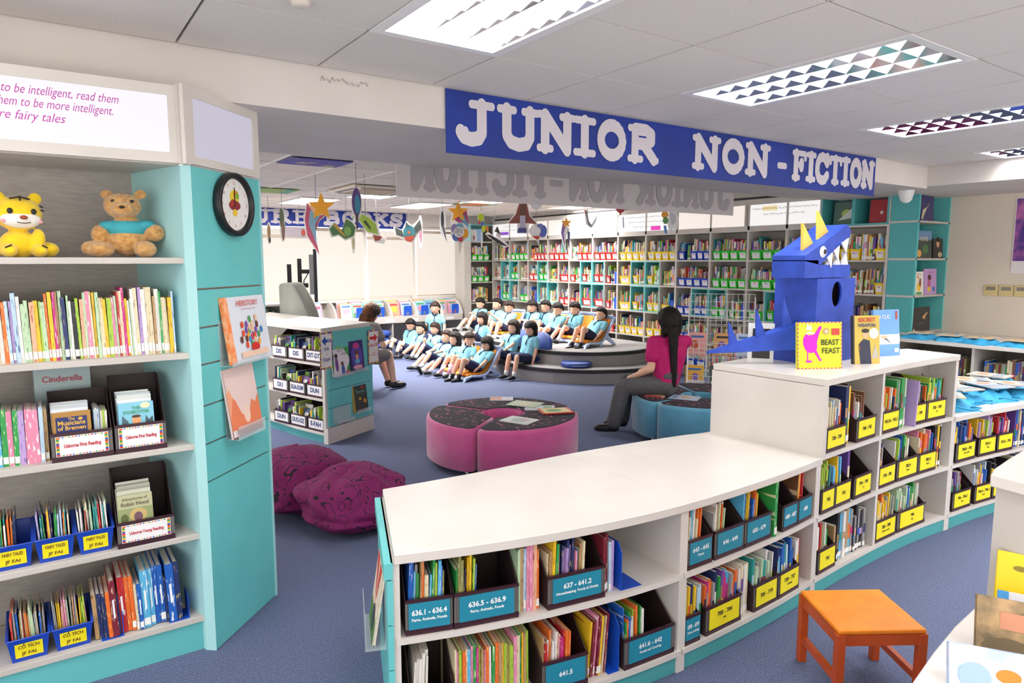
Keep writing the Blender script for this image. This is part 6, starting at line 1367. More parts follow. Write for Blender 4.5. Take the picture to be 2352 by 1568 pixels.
mobile(2.9, 6.9, .5, 'lime green paper butterfly below the purple parrot', [('#f2f0e6', [(-.16,.05),(-.05,-.01),(.02,-.12),(.15,-.15),(.13,-.02),(.03,.06),(-.1,.12)]), ('#9fbf4a', [(-.14,.05),(-.05,.0),(.02,-.1),(.13,-.13),(.11,-.02),(.03,.05),(-.09,.1)]), ('#3f4a2a', [(-.02,.0),(.05,-.08),(.055,-.06),(.0,.02)])])
mobile(3.35, 8.6, .45, 'green winged paper dragon in front of the letter O', [('#f0eee4', [(-.24,-.04),(-.16,.04),(-.06,-.06),(.0,.1),(.08,.06),(.14,-.02),(.1,-.16),(-.02,-.2),(-.1,-.14),(-.2,-.16)]), ('#4f7a4a', [(-.22,-.05),(-.15,.03),(-.06,-.07),(.0,.08),(.07,.04),(.12,-.03),(.09,-.14),(-.02,-.18),(-.1,-.12),(-.18,-.14)]), ('#c8a03a', [(-.17,.0),(-.13,.02),(-.04,-.1),(.0,-.16),(-.06,-.12)]), ('#7fae5a', ovl(.02,-.08,.05,.06))])
mobile(3.6, 9.0, .42, 'thin white paper strip figure below the lime butterfly', [('#efeeea', ovl(0,-.2,.03,.2)), ('#b9ae8a', ovl(0,-.22,.018,.12))])
mobile(3.9, 8.9, .4, 'small red and brown paper bird in front of the letter K', [('#efece6', [(-.02,0),(.03,-.02),(.05,-.14),(.14,-.2),(.1,-.28),(-.03,-.26),(-.06,-.18)]), ('#8a3a2a', [(-.01,-.01),(.02,-.04),(.04,-.15),(.1,-.22),(-.02,-.24),(-.05,-.17)]), ('#d8d0c8', ovl(.08,-.22,.03,.02))])
mobile(4.3, 8.7, .42, 'teal paper bat with dark wings right of the far banner', [('#efece6', [(-.22,-.02),(-.1,-.06),(-.04,.06),(.04,.0),(.16,.1),(.19,-.04),(.1,-.16),(.02,-.24),(-.08,-.2),(-.2,-.14)]), ('#4a4f4a', [(-.2,-.03),(-.1,-.07),(-.08,-.16),(-.18,-.13)]), ('#4a4f4a', [(.06,-.04),(.15,.08),(.17,-.04),(.08,-.12)]), ('#3f7f88', ovl(0,-.1,.085,.1)), ('#c8603a', ovl(0,-.1,.02,.02)), ('#b8503a', [(-.07,-.16),(.08,-.14),(.03,-.23),(-.04,-.22)]), ('#3a4a4a', [(-.05,-.02),(-.04,.05),(.0,.0),(.04,-.01)])])
mobile(4.55, 8.85, .3, 'narrow pink and white paper figure between the bat and the zebra-striped one', [('#efe6e8', ovl(0,-.2,.035,.24)), ('#b86a7a', ovl(0,-.18,.022,.18)), ('#c8a08a', ovl(.01,-.12,.015,.06)), ('#c3cce8', [(-.02,-.3),(.0,-.3),(-.005,-.5)])])
mobile(4.72, 8.5, .22, 'black and white striped paper figure left of the second star', [('#efeeee', ovl(0,-.16,.045,.2)), ('#3a3a3c', ovl(-.005,-.12,.022,.12)), ('#6a6a6c', [(-.02,-.2),(.02,-.22),(.06,-.44),(.02,-.34)])])
o = mobile(4.70, 8.0, .43, 'paper balloon cluster with the words about being kind', [('#efece8', ovl(0,-.1,.125,.13)), ('#9a86b8', ovl(-.07,-.05,.045,.06)), ('#7fb0c8', ovl(.0,-.02,.05,.04)), ('#5f7fc0', ovl(-.05,-.16,.05,.06)), ('#eda41e', ovl(.07,-.12,.045,.06)), ('#c8404a', ovl(.01,-.19,.035,.04)), ('#f4f1ec', ovl(-.01,-.1,.07,.07)), ('#d8d2cc', [(-.02,-.23),(.03,-.23),(.0,-.4)])], -.55)
for s_, z_ in (('Books', -.06), ('teach us', -.085), ('how to be', -.108), ('kind', -.138)): text(s_, o, (-.01, -.036, z_), .03, ink, .1, .01)
mobile(5.35, 8.5, .22, 'lime and rainbow paper parrot right of the second star', [('#efeee6', ovl(0,-.07,.05,.08)), ('#bcd62a', ovl(0,-.07,.042,.07)), ('#f4f4f4', ovl(-.0,.0,.02,.015)), ('#4a6fc0', ovl(.02,-.16,.025,.035)), ('#c83a5a', ovl(-.02,-.14,.015,.03)), ('#c8d62a', ovl(.04,-.23,.03,.05)), ('#e8903a', [(.07,-.18),(.11,-.2),(.11,-.3),(.08,-.26)]), ('#e9e6e0', [(.0,-.28),(.02,-.28),(.02,-.5),(.0,-.5)])])
mobile(5.62, 8.55, .5, 'black and white paper witch on a broom', [('#f0eef0', [(-.14,-.02),(-.1,.02),(.0,-.06),(.1,-.06),(.22,-.2),(.14,-.22),(.02,-.12),(-.08,-.08)]), ('#2e2e30', [(-.13,-.02),(-.06,-.03),(.06,-.1),(.2,-.2),(.1,-.18),(-.04,-.09)]), ('#d8d4d4', ovl(.06,-.03,.04,.035)), ('#3a3a3c', [(.0,.02),(.04,.1),(.09,-.02)])])
mobile(5.95, 8.3, .15, 'large brown paper bird-shaped cloak with white edge', [('#f0ecea', [(-.06,.08),(.07,.08),(.12,-.1),(.24,-.24),(.1,-.22),(.06,-.36),(-.08,-.36),(-.08,-.22),(-.24,-.22),(-.12,-.08)]), ('#8a4a40', [(-.05,.07),(.06,.07),(.1,-.1),(.21,-.22),(.09,-.21),(-.08,-.21),(-.21,-.21),(-.1,-.08)]), ('#6a4a3a', [(-.03,.07),(.04,.07),(.05,-.2),(-.05,-.2)]), ('#b9b4c8', [(-.04,-.1),(.04,-.1),(.04,-.3),(-.04,-.3)]), ('#4a4f8a', [(-.06,-.28),(.05,-.28),(.06,-.35),(-.08,-.35)])])
mobile(6.05, 8.1, .42, 'heart-shaped paper balloon card with handwriting, right of the brown one', [('#efece8', ovl(.03,-.06,.13,.11)), ('#5f6fc0', ovl(.1,-.06,.06,.09)), ('#7a80c0', ovl(.06,.0,.05,.05)), ('#f4f1f0', ovl(-.02,-.06,.09,.07)), ('#c8503a', [(-.06,-.13),(.06,-.13),(.02,-.2)]), ('#d8d2d0', [(.0,-.18),(.04,-.18),(.05,-.3)])])
mobile(6.78, 8.3, .33, 'small orange paper star with a purple-striped tail over the wall signs', [('#efece6', tail(.6)), ('#7a5a9a', [(-.05,.04),(-.08,-.15),(-.02,-.36),(-.04,-.15),(.0,0)]), ('#4a4a6a', [(.02,-.12),(.06,-.14),(.05,-.42),(.02,-.25)]), ('#eda83a', star(0, 0, .09))])
mobile(6.95, 8.0, .2, 'white and grey paper fish with a curled tail near the beam', [('#f0f0f0', [(-.05,.05),(.0,.06),(.02,-.1),(.06,-.16),(.1,-.1),(.16,-.0),(.12,-.14),(.06,-.22),(-.02,-.16)]), ('#9a9ca0', [(-.03,.03),(-.01,.03),(.02,-.12),(.07,-.18),(.04,-.2),(-.0,-.14)]), ('#c83a3a', [(-.05,.05),(-.03,.05),(-.03,-.02)])])
mobile(7.25, 7.6, .18, 'red paper balloon with a white ribbon under the paper banner', [('#b8323a', [(-.09,.08),(.09,.08),(.05,.0),(.0,-.03),(-.05,.0)]), ('#b8323a', [(-.02,-.05),(.02,-.05),(0,-.02)]), ('#c9cfe6', [(.03,-.08),(.05,-.08),(.06,-.24),(.04,-.24)])])
mobile(7.35, 6.7, .3, 'white paper elephant with a rainbow bird over the wall signs', [('#efefef', [(-.02,.08),(.08,.06),(.12,-.02),(.1,-.14),(.08,-.24),(.04,-.16),(.0,-.24),(-.04,-.1)]), ('#c9cacc', [(.0,.05),(.07,.04),(.08,-.06),(.03,-.12),(.0,-.06)]), ('#e8a03a', ovl(-.08,.03,.05,.05)), ('#5f9a5a', ovl(-.07,-.05,.04,.05)), ('#5f8fd0', [(-.1,-.12),(-.06,-.12),(-.04,-.24),(-.08,-.22)])])
mobile(2.75, 10.0, .42, 'small paper figure at the far left end of the far banner', [('#efece6', ovl(0,-.1,.03,.16)), ('#b8905a', ovl(0,-.08,.02,.1)), ('#3a3a3a', ovl(.01,-.2,.015,.04))])
mobile(5.9, 7.9, .12, 'grey paper whale shape at the bottom edge of the paper banner', [('#e2e0e0', [(-.1,.02),(.1,.02),(.06,-.05),(0,-.08),(-.06,-.05)])])
mobile(3.15, 9.9, .42, 'pink and white paper banner card behind the first star', [('#f3e3ec', [(-.2,.0),(.2,-.02),(.19,-.18),(-.22,-.14)]), ('#cfe0d8', [(.02,-.02),(.18,-.03),(.17,-.16),(.02,-.15)]), ('#e86a5a', ovl(.06,-.09,.03,.05))])
mobile(5.1, 8.7, .55, 'silver foil-like paper figure behind the parrot', [('#b9bcbf', ovl(0,0,.03,.05))]) if False else None
# ---------------------------------------------------------------- plush toys
yel = mat('yellow_plush', '#f8d41c', .95, hx2='#f2cb12', nscale=30, sheen=.5); wpl = mat('white_plush', '#f4efe8', .95); brn = mat('dark_brown_felt', '#3a2a1c', .9)
def plush(name, shapes, m, parent, voxel=.005, smooth=3):
    b = MB()
    for s_ in shapes: b.ell(s_[0], s_[1], 18, 12, s_[2] if len(s_) > 2 else None)
    return blob(name, b, m, parent, voxel, smooth)
TG = thing('plush_tiger', 'yellow plush tiger with white cheeks sitting at the left edge of the shelf', 'plush toy', (-.045, 3.27, 1.711), .25); TG.scale = (1.08, 1.08, 1.0)
plush('body', [((0,0,.05),(.06,.055,.055)), ((0,-.01,.165),(.075,.06,.065)), ((-.055,-.01,.225),(.022,.014,.024)), ((.055,-.01,.225),(.022,.014,.024)), ((.045,-.055,.025),(.024,.045,.026)), ((-.045,-.055,.025),(.024,.045,.026)), ((.08,-.01,.03),(.04,.035,.03)), ((-.08,-.01,.03),(.04,.035,.03)), ((.05,-.04,.07),(.02,.03,.04))], yel, TG)
plush('muzzle', [((0,-.045,.142),(.062,.030,.034)), ((0,-.06,.14),(.03,.02,.02))], wpl, TG)
for s_ in (-1, 1):
    MB().ell((s_*.035, -.064, .172), (.009,.006,.011), 14, 10).build('eye', blackm, TG, True); MB().ell((s_*.055, -.058, .135), (.008,.006,.007), 12, 8).build('cheek', plain('#f0a8b0'), TG, True)
MB().ell((0, -.081, .148), (.012,.006,.008), 14, 8).build('nose', plain('#a04a2a'), TG, True)
b = MB(); b.tube([(-.03,-.045,.219),(0,-.05,.226),(.03,-.045,.219)], .003, 6); b.tube([(0,-.055,.212),(0,-.048,.23)], .003, 6)
for s_ in (-1, 1): b.tube([(s_*.06,-.045,.195),(s_*.072,-.03,.192)], .0028, 6); b.tube([(s_*.063,-.042,.18),(s_*.076,-.025,.178)], .0028, 6); b.tube([(s_*.045,-.095,.045),(s_*.062,-.085,.035)], .0028, 6)
b.tube([(-.02,-.078,.13),(0,-.083,.126),(.02,-.078,.13)], .0015, 5); b.build('stripes', brn, TG, True)
fur = mat('golden_teddy_fur', '#dcab66', .95, hx2='#c48d4c', nscale=60, bump=1.0, bscale=120, sheen=.5)
TB = thing('teddy_bear', 'golden brown teddy bear in a turquoise shirt on the top shelf', 'plush toy', (.325, 3.27, 1.711), -.2); TB.scale = (1.22, 1.15, 1.02)
plush('body', [((0,0,.065),(.06,.055,.06)), ((0,0,.12),(.05,.045,.05)), ((-.01,-.01,.205),(.058,.05,.052)), ((-.005,-.055,.19),(.034,.03,.028)), ((-.055,0,.25),(.02,.012,.02)), ((.045,0,.255),(.02,.012,.02)), ((-.075,-.055,.03),(.04,.05,.03)), ((.055,-.065,.032),(.035,.045,.034)), ((-.08,-.01,.09),(.028,.03,.04)), ((.082,-.01,.10),(.032,.03,.036)), ((-.105,-.04,.035),(.03,.035,.03))], fur, TB)
plush('shirt', [((0,0,.115),(.062,.052,.045)), ((-.055,-.005,.125),(.03,.028,.022)), ((.058,-.005,.13),(.03,.028,.022))], mat('turquoise_jersey', '#3fa6b4', .8), TB)
for s_ in (-1, 1): MB().ell((-.005+s_*.028, -.05, .222), (.0065,.005,.0065), 12, 8).build('eye', blackm, TB, True)
MB().ell((-.004, -.085, .196), (.009,.006,.006), 12, 8).build('nose', brn, TB, True)
# ---------------------------------------------------------------- people
skin1 = mat('child_skin', '#ebb698', .55); skin2 = mat('adult_skin', '#ebbb9c', .55)
hairk = mat('black_hair', '#0f0b0a', .6, hx2='#1f1613', nscale=70, stretch=(1,1,.15), bump=.8, bscale=90, spec=.3); hairb = mat('dark_brown_hair', '#35211a', .62, hx2='#1f1310', nscale=70, stretch=(1,1,.15), bump=.8, bscale=90, spec=.3); hairf = mat('long_brown_hair', '#2c1a12', .55, hx2='#7a4520', nscale=9, stretch=(1,1,.4), bump=.8, bscale=90, spec=.3)
shirtm = mat('light_blue_polo_cotton', '#86c6d6', .85, hx2='#7cbccd', nscale=14); navyc = mat('navy_cotton', '#20284c', .85)
sockw = mat('white_sock', '#dfe0de', .9); sockk = mat('black_sock', '#17171b', .9); sockp = mat('pink_striped_sock', '#e9a8bc', .9, hx2='#f4e4ea', nscale=30, stretch=(.1,.1,1))
shoem = mat('black_leather_shoe', '#151517', .35)
eyew = mat('eye_white', '#ece8e4', .4); eyed = mat('dark_iris', '#20120e', .3); lipm = mat('lip', '#b8605a', .5)
def ik(a, c, l1, l2, hint):
    a = Vector(a); c = Vector(c); d = c-a; L = min(d.length, (l1+l2)*.995); u = d.normalized(); c = a+u*L
    x = (l1*l1-l2*l2+L*L)/(2*L); h = math.sqrt(max(l1*l1-x*x, 0)); hn = Vector(hint); hn = (hn-u*hn.dot(u)).normalized()
    return a+u*x+hn*h, c
def person(x, y, z, heading, label, s=1.0, lean=15, head=(0, 0), feet=None, hands=None, hair='boy', bottom='shorts', skin=skin1, hairmat=hairk, shirt=shirtm, bot=navyc, sock=sockw, twist=0, shoe=shoem, collar=True, hs=1.0, vox=.0085, khint=((0,0,1),(0,0,1)), sleeve=.55, longbot=.62, group=None, ehint=None, knees=None):
    P = thing('person', label, 'person', (x, y, z), math.radians(heading), group)
    S = lambda v: Vector(v)*s
    la = math.radians(lean); u = Vector((-math.sin(la), 0, math.cos(la))); fw = Vector((math.cos(la), 0, math.sin(la)))
    tw = Matrix.Rotation(math.radians(twist), 3, 'Z'); L = Vector((0, 1, 0)); Lt = tw @ L; fwt = tw @ fw
    hip = S((0, 0, .09)); chest = hip + u*.24*s; sh = hip + u*.31*s; nb = hip + u*.35*s
    hd = Matrix.Rotation(math.radians(head[0]), 3, 'Z') @ Matrix.Rotation(math.radians(head[1]), 3, 'Y')     # +pitch looks down
    un = (u*.6 + Vector((0,0,.4))).normalized()
    hc = nb + un*.030*s + (hd @ Vector((.012, 0, .088)))*s*hs
    feet = feet or ((.45, .09, .05), (.45, -.09, .05)); hands = hands or ((.2, .12, .15), (.2, -.12, .15))
    B = MB(); SH = MB(); BO = MB()
    def c(mb, a, ra, b_, rb, n=12): mb.cap(a, ra*s, b_, rb*s, n)
    for sg in (-1, 1): c(B, hip+L*sg*.045*s, .075, chest+Lt*sg*.05*s, .072); c(SH, hip+L*sg*.05*s+u*.02*s, .088, chest+Lt*sg*.055*s, .085)
    c(B, sh+Lt*.09*s, .04, sh-Lt*.09*s, .04); c(SH, sh+Lt*.095*s, .052, sh-Lt*.095*s, .052)
    c(SH, hip+u*.1*s, .092, chest, .09)
    c(B, nb-u*.03*s, .038, hc-(hd @ Vector((.02,0,.06)))*s, .034)
    # head: skull, face, jaw, nose, ears
    def h_(p): return hc + (hd @ Vector(p))*s*hs
    def he(mb, p, r_, n=20, k=14): mb.ell(h_(p), [q*s*hs for q in r_], n, k, hd)
    he(B, (-.008, 0, .012), (.088, .077, .088)); he(B, (.022, 0, -.028), (.060, .063, .060)); he(B, (.035, 0, -.066), (.034, .032, .026)); he(B, (.052, .026, -.03), (.026, .022, .02)); he(B, (.052, -.026, -.03), (.026, .022, .02))
    he(B, (.083, 0, -.022), (.013, .0125, .0115), 12, 8); he(B, (.078, 0, -.004), (.009, .008, .02), 12, 8); he(B, (.072, 0, -.052), (.012, .02, .0085), 12, 8)
    for sg in (-1, 1): he(B, (-.004, sg*.079, -.014), (.016, .010, .025), 12, 8)
    for i, sg in enumerate((1, -1)):
        # legs
        hj = hip + L*sg*.065*s - u*.01*s; ft = S(feet[i]); kn, an = ik(hj, ft, .315*s, .31*s, khint[i])
        if knees: kn = S(knees[i])
        c(B, hj, .06, kn, .042, 14); c(B, kn, .042, kn*.6+an*.4, .040, 14); c(B, kn*.6+an*.4, .040, an, .026, 14)
        k_ = .62 if bottom == 'shorts' else (.85 if bottom == 'skirt' else 1)
        e = hj*(1-k_)+kn*k_
        c(BO, hj, .082, e, .066 if bottom != 'trousers' else .062, 14)
        if bottom == 'trousers': c(BO, kn, .062, kn*.1+an*.9, .058, 14)
        toe = (an-kn); td = Vector((toe.x, toe.y, 0)); td = td.normalized() if td.length > .05*s else Vector((1, 0, 0))
        if toe.z > -.14*s: td = (td*.45 + Vector((0, 0, .75))).normalized()      # leg lies flat: toes point up
        elif toe.z > -.26*s: td = (td*.9+Vector((0,0,.15))).normalized()
        c(B, an, .027, an+td*.06*s-Vector((0,0,.012))*s, .022)
        b = MB(); c(b, an-Vector((0,0,.012))*s-td*.012*s, .034, an+td*.11*s-Vector((0,0,.02))*s, .029); c(b, an+td*.05*s-Vector((0,0,.018))*s, .033, an+td*.12*s-Vector((0,0,.022))*s, .026); c(b, an, .032, an+(kn-an).normalized()*.01*s, .032)
        blob('shoe', b, shoe, P, .007*max(s,1), 2)
        if sock and bottom != 'trousers':
            up = (kn-an).normalized(); ln = .17 if sock is sockp else .075
            b = MB(); b.tube([an-up*.01*s, an+up*ln*.5*s, an+up*ln*s], [.033*s, .034*s, (.040 if ln > .1 else .036)*s], 14); b.build('sock', sock, P, True)
        # arms
        sj = sh + Lt*sg*.125*s; hdp = S(hands[i]); hint = ehint[i] if ehint else (-.5, sg*.6, -.6); el, wr = ik(sj, hdp, .2*s, .185*s, hint)
        c(B, sj, .037, el, .029, 12); c(B, el, .029, wr, .02, 12)
        se = sj*(1-sleeve)+el*sleeve; c(SH, sj, .05, se, .053, 14)
        # hand: palm, four fingers, thumb
        fd = (wr-el).normalized(); side = fd.cross(Vector((0,0,1))); side = side.normalized() if side.length > .1 else Vector((0,1,0)); nrm = side.cross(fd).normalized()
        if nrm.z > 0: nrm = -nrm
        pm = wr+fd*.03*s; c(B, wr, .019, pm, .021); c(B, pm+side*.010*s, .0145, pm-side*.010*s+fd*.008*s, .0145)
        for q, (o_, ln) in enumerate(((-.019, .030), (-.0065, .036), (.0065, .034), (.019, .026))):
            a_ = pm+side*o_*s+fd*.014*s; m_ = a_+(fd*.9+nrm*.35)*ln*.55*s; t_ = m_+(fd*.5+nrm*.8)*ln*.5*s; c(B, a_, .0075, m_, .007, 8); c(B, m_, .007, t_, .0062, 8)
        ts = side*(-sg)*1.0; a_ = wr+fd*.012*s+ts*.012*s; m_ = a_+(ts*.8+fd*.7)*.022*s; c(B, a_, .0095, m_, .008, 8); c(B, m_, .008, m_+(fd*.9+nrm*.3)*.018*s, .0068, 8)
    if bottom == 'skirt':
        k1 = ik(hip+L*.065*s, S(feet[0]), .315*s, .31*s, khint[0])[0]; k2 = ik(hip-L*.065*s, S(feet[1]), .315*s, .31*s, khint[1])[0]
        mid = (k1+k2)/2; c(BO, hip, .085, hip*.25+mid*.75-Vector((0,0,.03))*s, .07, 14)
    c(BO, hip+L*.06*s-u*.01*s, .085, hip-L*.06*s-u*.01*s, .085, 14)
    if bottom == 'trousers': c(BO, hip+L*.05*s+u*.06*s, .084, hip-L*.05*s+u*.06*s, .084, 14)
    blob('body', B, skin, P, vox, 3); D.objects[-1] if False else None
    blob('shirt', SH, shirt, P, vox*1.1, 4); blob({'shorts': 'shorts', 'skirt': 'skirt', 'trousers': 'trousers'}[bottom], BO, bot, P, vox*1.1, 4)
    if collar:
        b = MB(); ax = (un*.7+u*.3).normalized(); ctr = nb+u*.004*s
        ring = [ctr + (Lt*math.cos(2*PI*k/18)*.052 + fwt*math.sin(2*PI*k/18)*.05)*s - u*(.016*max(0, math.sin(2*PI*k/18)))*s for k in range(19)]
        b.tube(ring, .0135*s, 8, cap=False)
        p0 = nb-u*.02*s+fwt*.055*s; p1 = hip+u*.245*s+fwt*.09*s; p2 = hip+u*.19*s+fwt*.094*s
        for a_, d_ in ((p0, p1), (p1, p2)): b.cap(a_, .0095*s, d_, .0085*s, 8)
        b.build('collar', navyc, P, True)
    # face
    for sg in (-1, 1):
        b = MB(); b.ell(h_((.0745, sg*.030, -.004)), [q*s*hs for q in (.006, .0135, .0065)], 12, 8, hd, 0); b.ell(h_((.0792, sg*.029, -.004)), [q*s*hs for q in (.0035, .0068, .0066)], 10, 8, hd, 1); b.build('eye', [eyew, eyed], P, True)
        b = MB(); b.cap(h_((.077, sg*.018, .0215)), .0026*s*hs, h_((.069, sg*.044, .017)), .0022*s*hs, 6); b.build('eyebrow', hairmat, P, True)
    b = MB(); b.ell(h_((.0825, 0, -.0525)), [q*s*hs for q in (.0035, .016, .0045)], 12, 8, hd); b.build('mouth', lipm, P, True)
    # hair: a skull cap whose hairline is where it dives under the skin
    HB = MB(); n, k = 36, 26; vs = []
    style = {'boy': (.040, -.010, -.062, .018, .0), 'girl': (.036, -.03, -.06, .016, .0), 'bob': (.020, -.085, -.095, .021, .0), 'long': (.028, -.088, -.095, .020, .0), 'pony': (.024, -.030, -.062, .017, 0)}[hair]
    for j in range(k+1):
        t = PI*j/k
        for i in range(n):
            a = 2*PI*i/n; dx, dy, dz = math.sin(t)*math.cos(a), math.sin(t)*math.sin(a), math.cos(t)
            zz = dz*.09; f = dx
            fr = max(0, min(1, (f-.05)/.5)); bk = max(0, min(1, (-f+.1)/.5)); line = style[0]*fr + (1-fr)*(style[1]*(1-bk)+style[2]*bk)
            m_ = max(-1, min(1, (zz-line)/.012)); off = style[3]*max(m_, 0)**.5 if m_ > 0 else -.02
            if f > .3 and m_ > 0: off += .004
            off += .004*noise.noise(Vector((dx*5, dy*5, dz*2+x*3))) + (.007 if hair == 'boy' else .003)*noise.noise(Vector((dx*13, dy*13+x*5, dz*(13 if hair == 'boy' else 3))))
            vs.append(h_(((-.008)+dx*(.088+off), dy*(.0785+off), .012+dz*(.088+off+(.006 if dz > .5 else 0)))))
    HB.add(vs, [(j*n+i, (j+1)*n+i, (j+1)*n+(i+1)%n, j*n+(i+1)%n) for j in range(k) for i in range(n)])
    if hair in ('bob', 'long'):
        for sg in (-1, 1):
            HB.cap(h_((-.02, sg*.066, .0)), .03*s*hs, h_((-.012, sg*.07, -.09)), .022*s*hs, 10)
            HB.cap(h_((-.05, sg*.04, .0)), .045*s*hs, h_((-.05, sg*.04, -.085)), .035*s*hs, 10)
        HB.cap(h_((-.06, 0, .0)), .05*s*hs, h_((-.055, 0, -.09)), .04*s*hs, 10)
    if hair == 'long':
        bk0 = h_((-.055, 0, -.06)); dn = (-u*.75 - Vector((0,0,.35))).normalized(); back = -fwt
        ln = .17*s if collar else (.30*s if bottom == 'skirt' else .40*s)
        for sg in (-1, 0, 1): HB.cap(bk0+L*sg*.04*s, .042*s*hs, bk0+dn*ln+back*.055*s+L*sg*.035*s, .022*s*hs, 10)
        for sg in (-1, 1): HB.cap(h_((-.01, sg*.068, -.08)), .022*s*hs, h_((-.0, sg*.072, -.08))+dn*ln*.7, .014*s*hs, 10)
    if hair in ('pony', 'girl'):
        for sg in ((-1, 1) if hair == 'pony' else (0,)): HB.cap(h_((-.07, sg*.05, -.03)), .02*s*hs, h_((-.085, sg*.065, -.11)), .012*s*hs, 10)
    blob('hair', HB, hairmat, P, .006*s, 1)
    return P
G_ = 'schoolchildren in light blue polo shirts'
Z0 = 0.0
kids = [
 # x, y, z, heading, dict
 (5.48, 11.21, 0.04, 200, dict(label='schoolboy with spiky hair, leftmost on the floor, looking down at his hands', lean=18, head=(10, 22), feet=((.28,.20,.05),(.40,-.12,.05)), hands=((.12,.10,.12),(.16,-.02,.13)), hair='boy', sock=sockk, khint=((.2,.8,.5),(0,-.6,.8)))),
 (5.43, 10.82, 0.01, 198, dict(label='schoolboy second from left on the floor, staring ahead with knees bent', lean=26, head=(0, 2), feet=((.46,.05,.05),(.42,-.12,.05)), hands=((.2,.06,.16),(.16,-.05,.14)), hair='boy', sock=sockk, khint=((0,.5,.8),(0,-.4,.8)))),
 (5.58, 10.52, 0.01, 198, dict(label='schoolgirl on the floor with her hand at her mouth', lean=20, head=(0, 0), feet=((.48,.05,.05),(.44,-.10,.05)), hands=((.06,.05,.42),(.2,-.12,.2)), hair='pony', bottom='skirt', hairmat=hairb)),
 (5.19, 9.56, 0.01, 198, dict(label='schoolgirl on the floor leaning right back with her chin up, arms round her knees', lean=36, head=(0, -14), feet=((.50,.06,.05),(.56,-.06,.05)), hands=((.2,.09,.26),(.26,-.03,.27)), hair='pony', bottom='skirt', hairmat=hairb)),
 (5.13, 9.12, 0.01, 198, dict(label='long-haired schoolgirl in profile on the floor, between two girls', lean=30, head=(-12, -4), feet=((.54,.08,.05),(.60,-.06,.05)), hands=((.2,.08,.2),(.22,-.02,.18)), hair='long', bottom='skirt', sock=sockw)),
 (5.16, 8.76, 0.05, 198, dict(label='schoolgirl in pink striped socks facing the camera from a floor recliner', lean=34, head=(42, 6), feet=((.42,.08,.0),(.48,-.05,.0)), hands=((.1,.15,.1),(.14,-.12,.12)), hair='pony', sock=sockp, hairmat=hairb)),
 (5.14, 8.34, 0.08, 190, dict(label='schoolgirl lying back on the nearest orange recliner, knees up', lean=50, head=(0, 8), feet=((.40,.05,-.05),(.44,-.07,-.05)), hands=((.12,.13,.06),(.10,-.13,.05)), hair='bob', bottom='shorts', sock=sockk)),
 (5.80, 10.76, 0.34, 225, dict(label='schoolgirl sitting upright behind the front row and looking at the camera', lean=2, head=(6, 2), feet=((.25,.12,-.33),(.25,-.12,-.33)), hands=((.12,.20,.06),(.12,-.2,.06)), hair='pony', bottom='skirt', hairmat=hairb)),
 (6.08, 9.71, 0.21, 190, dict(label='bob-haired schoolgirl in profile sitting on the lower step', lean=10, head=(-4, 0), feet=((.36,.08,.04),(.36,-.08,.04)), hands=((-.02,.2,.05),(-.04,-.2,.05)), hair='bob', bottom='skirt')),
 (5.84, 8.51, 0.19, 192, dict(label='long-haired schoolgirl on the lower step with arms stretched to her knees', lean=22, head=(-4, 0), feet=((.44,.08,-.12),(.46,-.08,-.12)), hands=((.26,.10,.16),(.28,-.04,.15)), hair='long', bottom='skirt', hairmat=hairb)),
 (5.81, 8.01, 0.21, 192, dict(label='schoolgirl in a navy skirt sitting at the step edge against a blue cushion', lean=22, head=(-6, 8), feet=((.40,.10,-.17),(.40,-.08,-.17)), hands=((.02,.16,.02),(-.12,-.20,.0)), hair='bob', bottom='skirt', hairmat=hairk)),
 (6.75, 10.89, 0.41, 200, dict(label='schoolboy with shaved sides, leftmost in the back row, hands near his chin', lean=26, head=(0, 16), feet=((.46,.10,.05),(.54,-.08,.03)), hands=((.14,.05,.34),(.16,-.04,.33)), hair='boy')),
 (6.76, 10.33, 0.41, 200, dict(label='schoolboy in the back row holding both hands to his mouth', lean=22, head=(-6, 2), feet=((.46,.10,.05),(.42,-.10,.05)), hands=((.12,.04,.36),(.13,-.02,.38)), hair='boy')),
 (6.50, 9.60, 0.44, 200, dict(label='schoolboy on a back-row recliner holding something in his lap', lean=32, head=(0, 16), feet=((.42,.08,-.04),(.40,-.08,-.04)), hands=((.2,.05,.1),(.2,-.02,.1)), hair='boy', hairmat=hairb)),
 (6.95, 9.48, 0.41, 200, dict(label='schoolgirl in the back row holding her hands together near her chest', lean=18, head=(4, 12), feet=((.42,.10,.02),(.42,-.08,.02)), hands=((.2,.06,.3),(.2,-.02,.3)), hair='pony', bottom='skirt')),
 (7.12, 9.35, 0.41, 198, dict(label='schoolboy in the back row with one knee raised, looking sadly down', lean=22, head=(0, 8), feet=((.40,.12,.02),(.32,-.08,.02)), hands=((.12,.14,.08),(.14,-.12,.08)), hair='boy')),
 (6.87, 8.73, 0.44, 196, dict(label='schoolboy with a fringe on a back-row recliner, arms across his lap', lean=32, head=(0, 18), feet=((.54,.08,.0),(.56,-.06,.0)), hands=((.14,.06,.08),(.16,-.04,.08)), hair='boy')),
 (7.08, 8.52, 0.44, 196, dict(label='schoolboy with his hand at his chin, second recliner from right in the back row', lean=26, head=(-4, 18), feet=((.5,.06,.0),(.56,-.08,.0)), hands=((.1,.06,.1),(.10,.0,.36)), hair='boy')),
 (6.89, 7.82, 0.46, 190, dict(label='schoolboy lying back on the rightmost orange recliner, knees up', lean=48, head=(0, -2), feet=((.36,.07,-.05),(.42,-.07,-.05)), hands=((.1,.14,.03),(.10,-.13,.03)), hair='boy', sock=sockk)),
]
for x, y, z, hdg, kw in kids:
    kw = dict(kw); lab = kw.pop('label'); person(x, y, z, hdg, lab, s=.9, hs=1.12, group=G_, **kw)
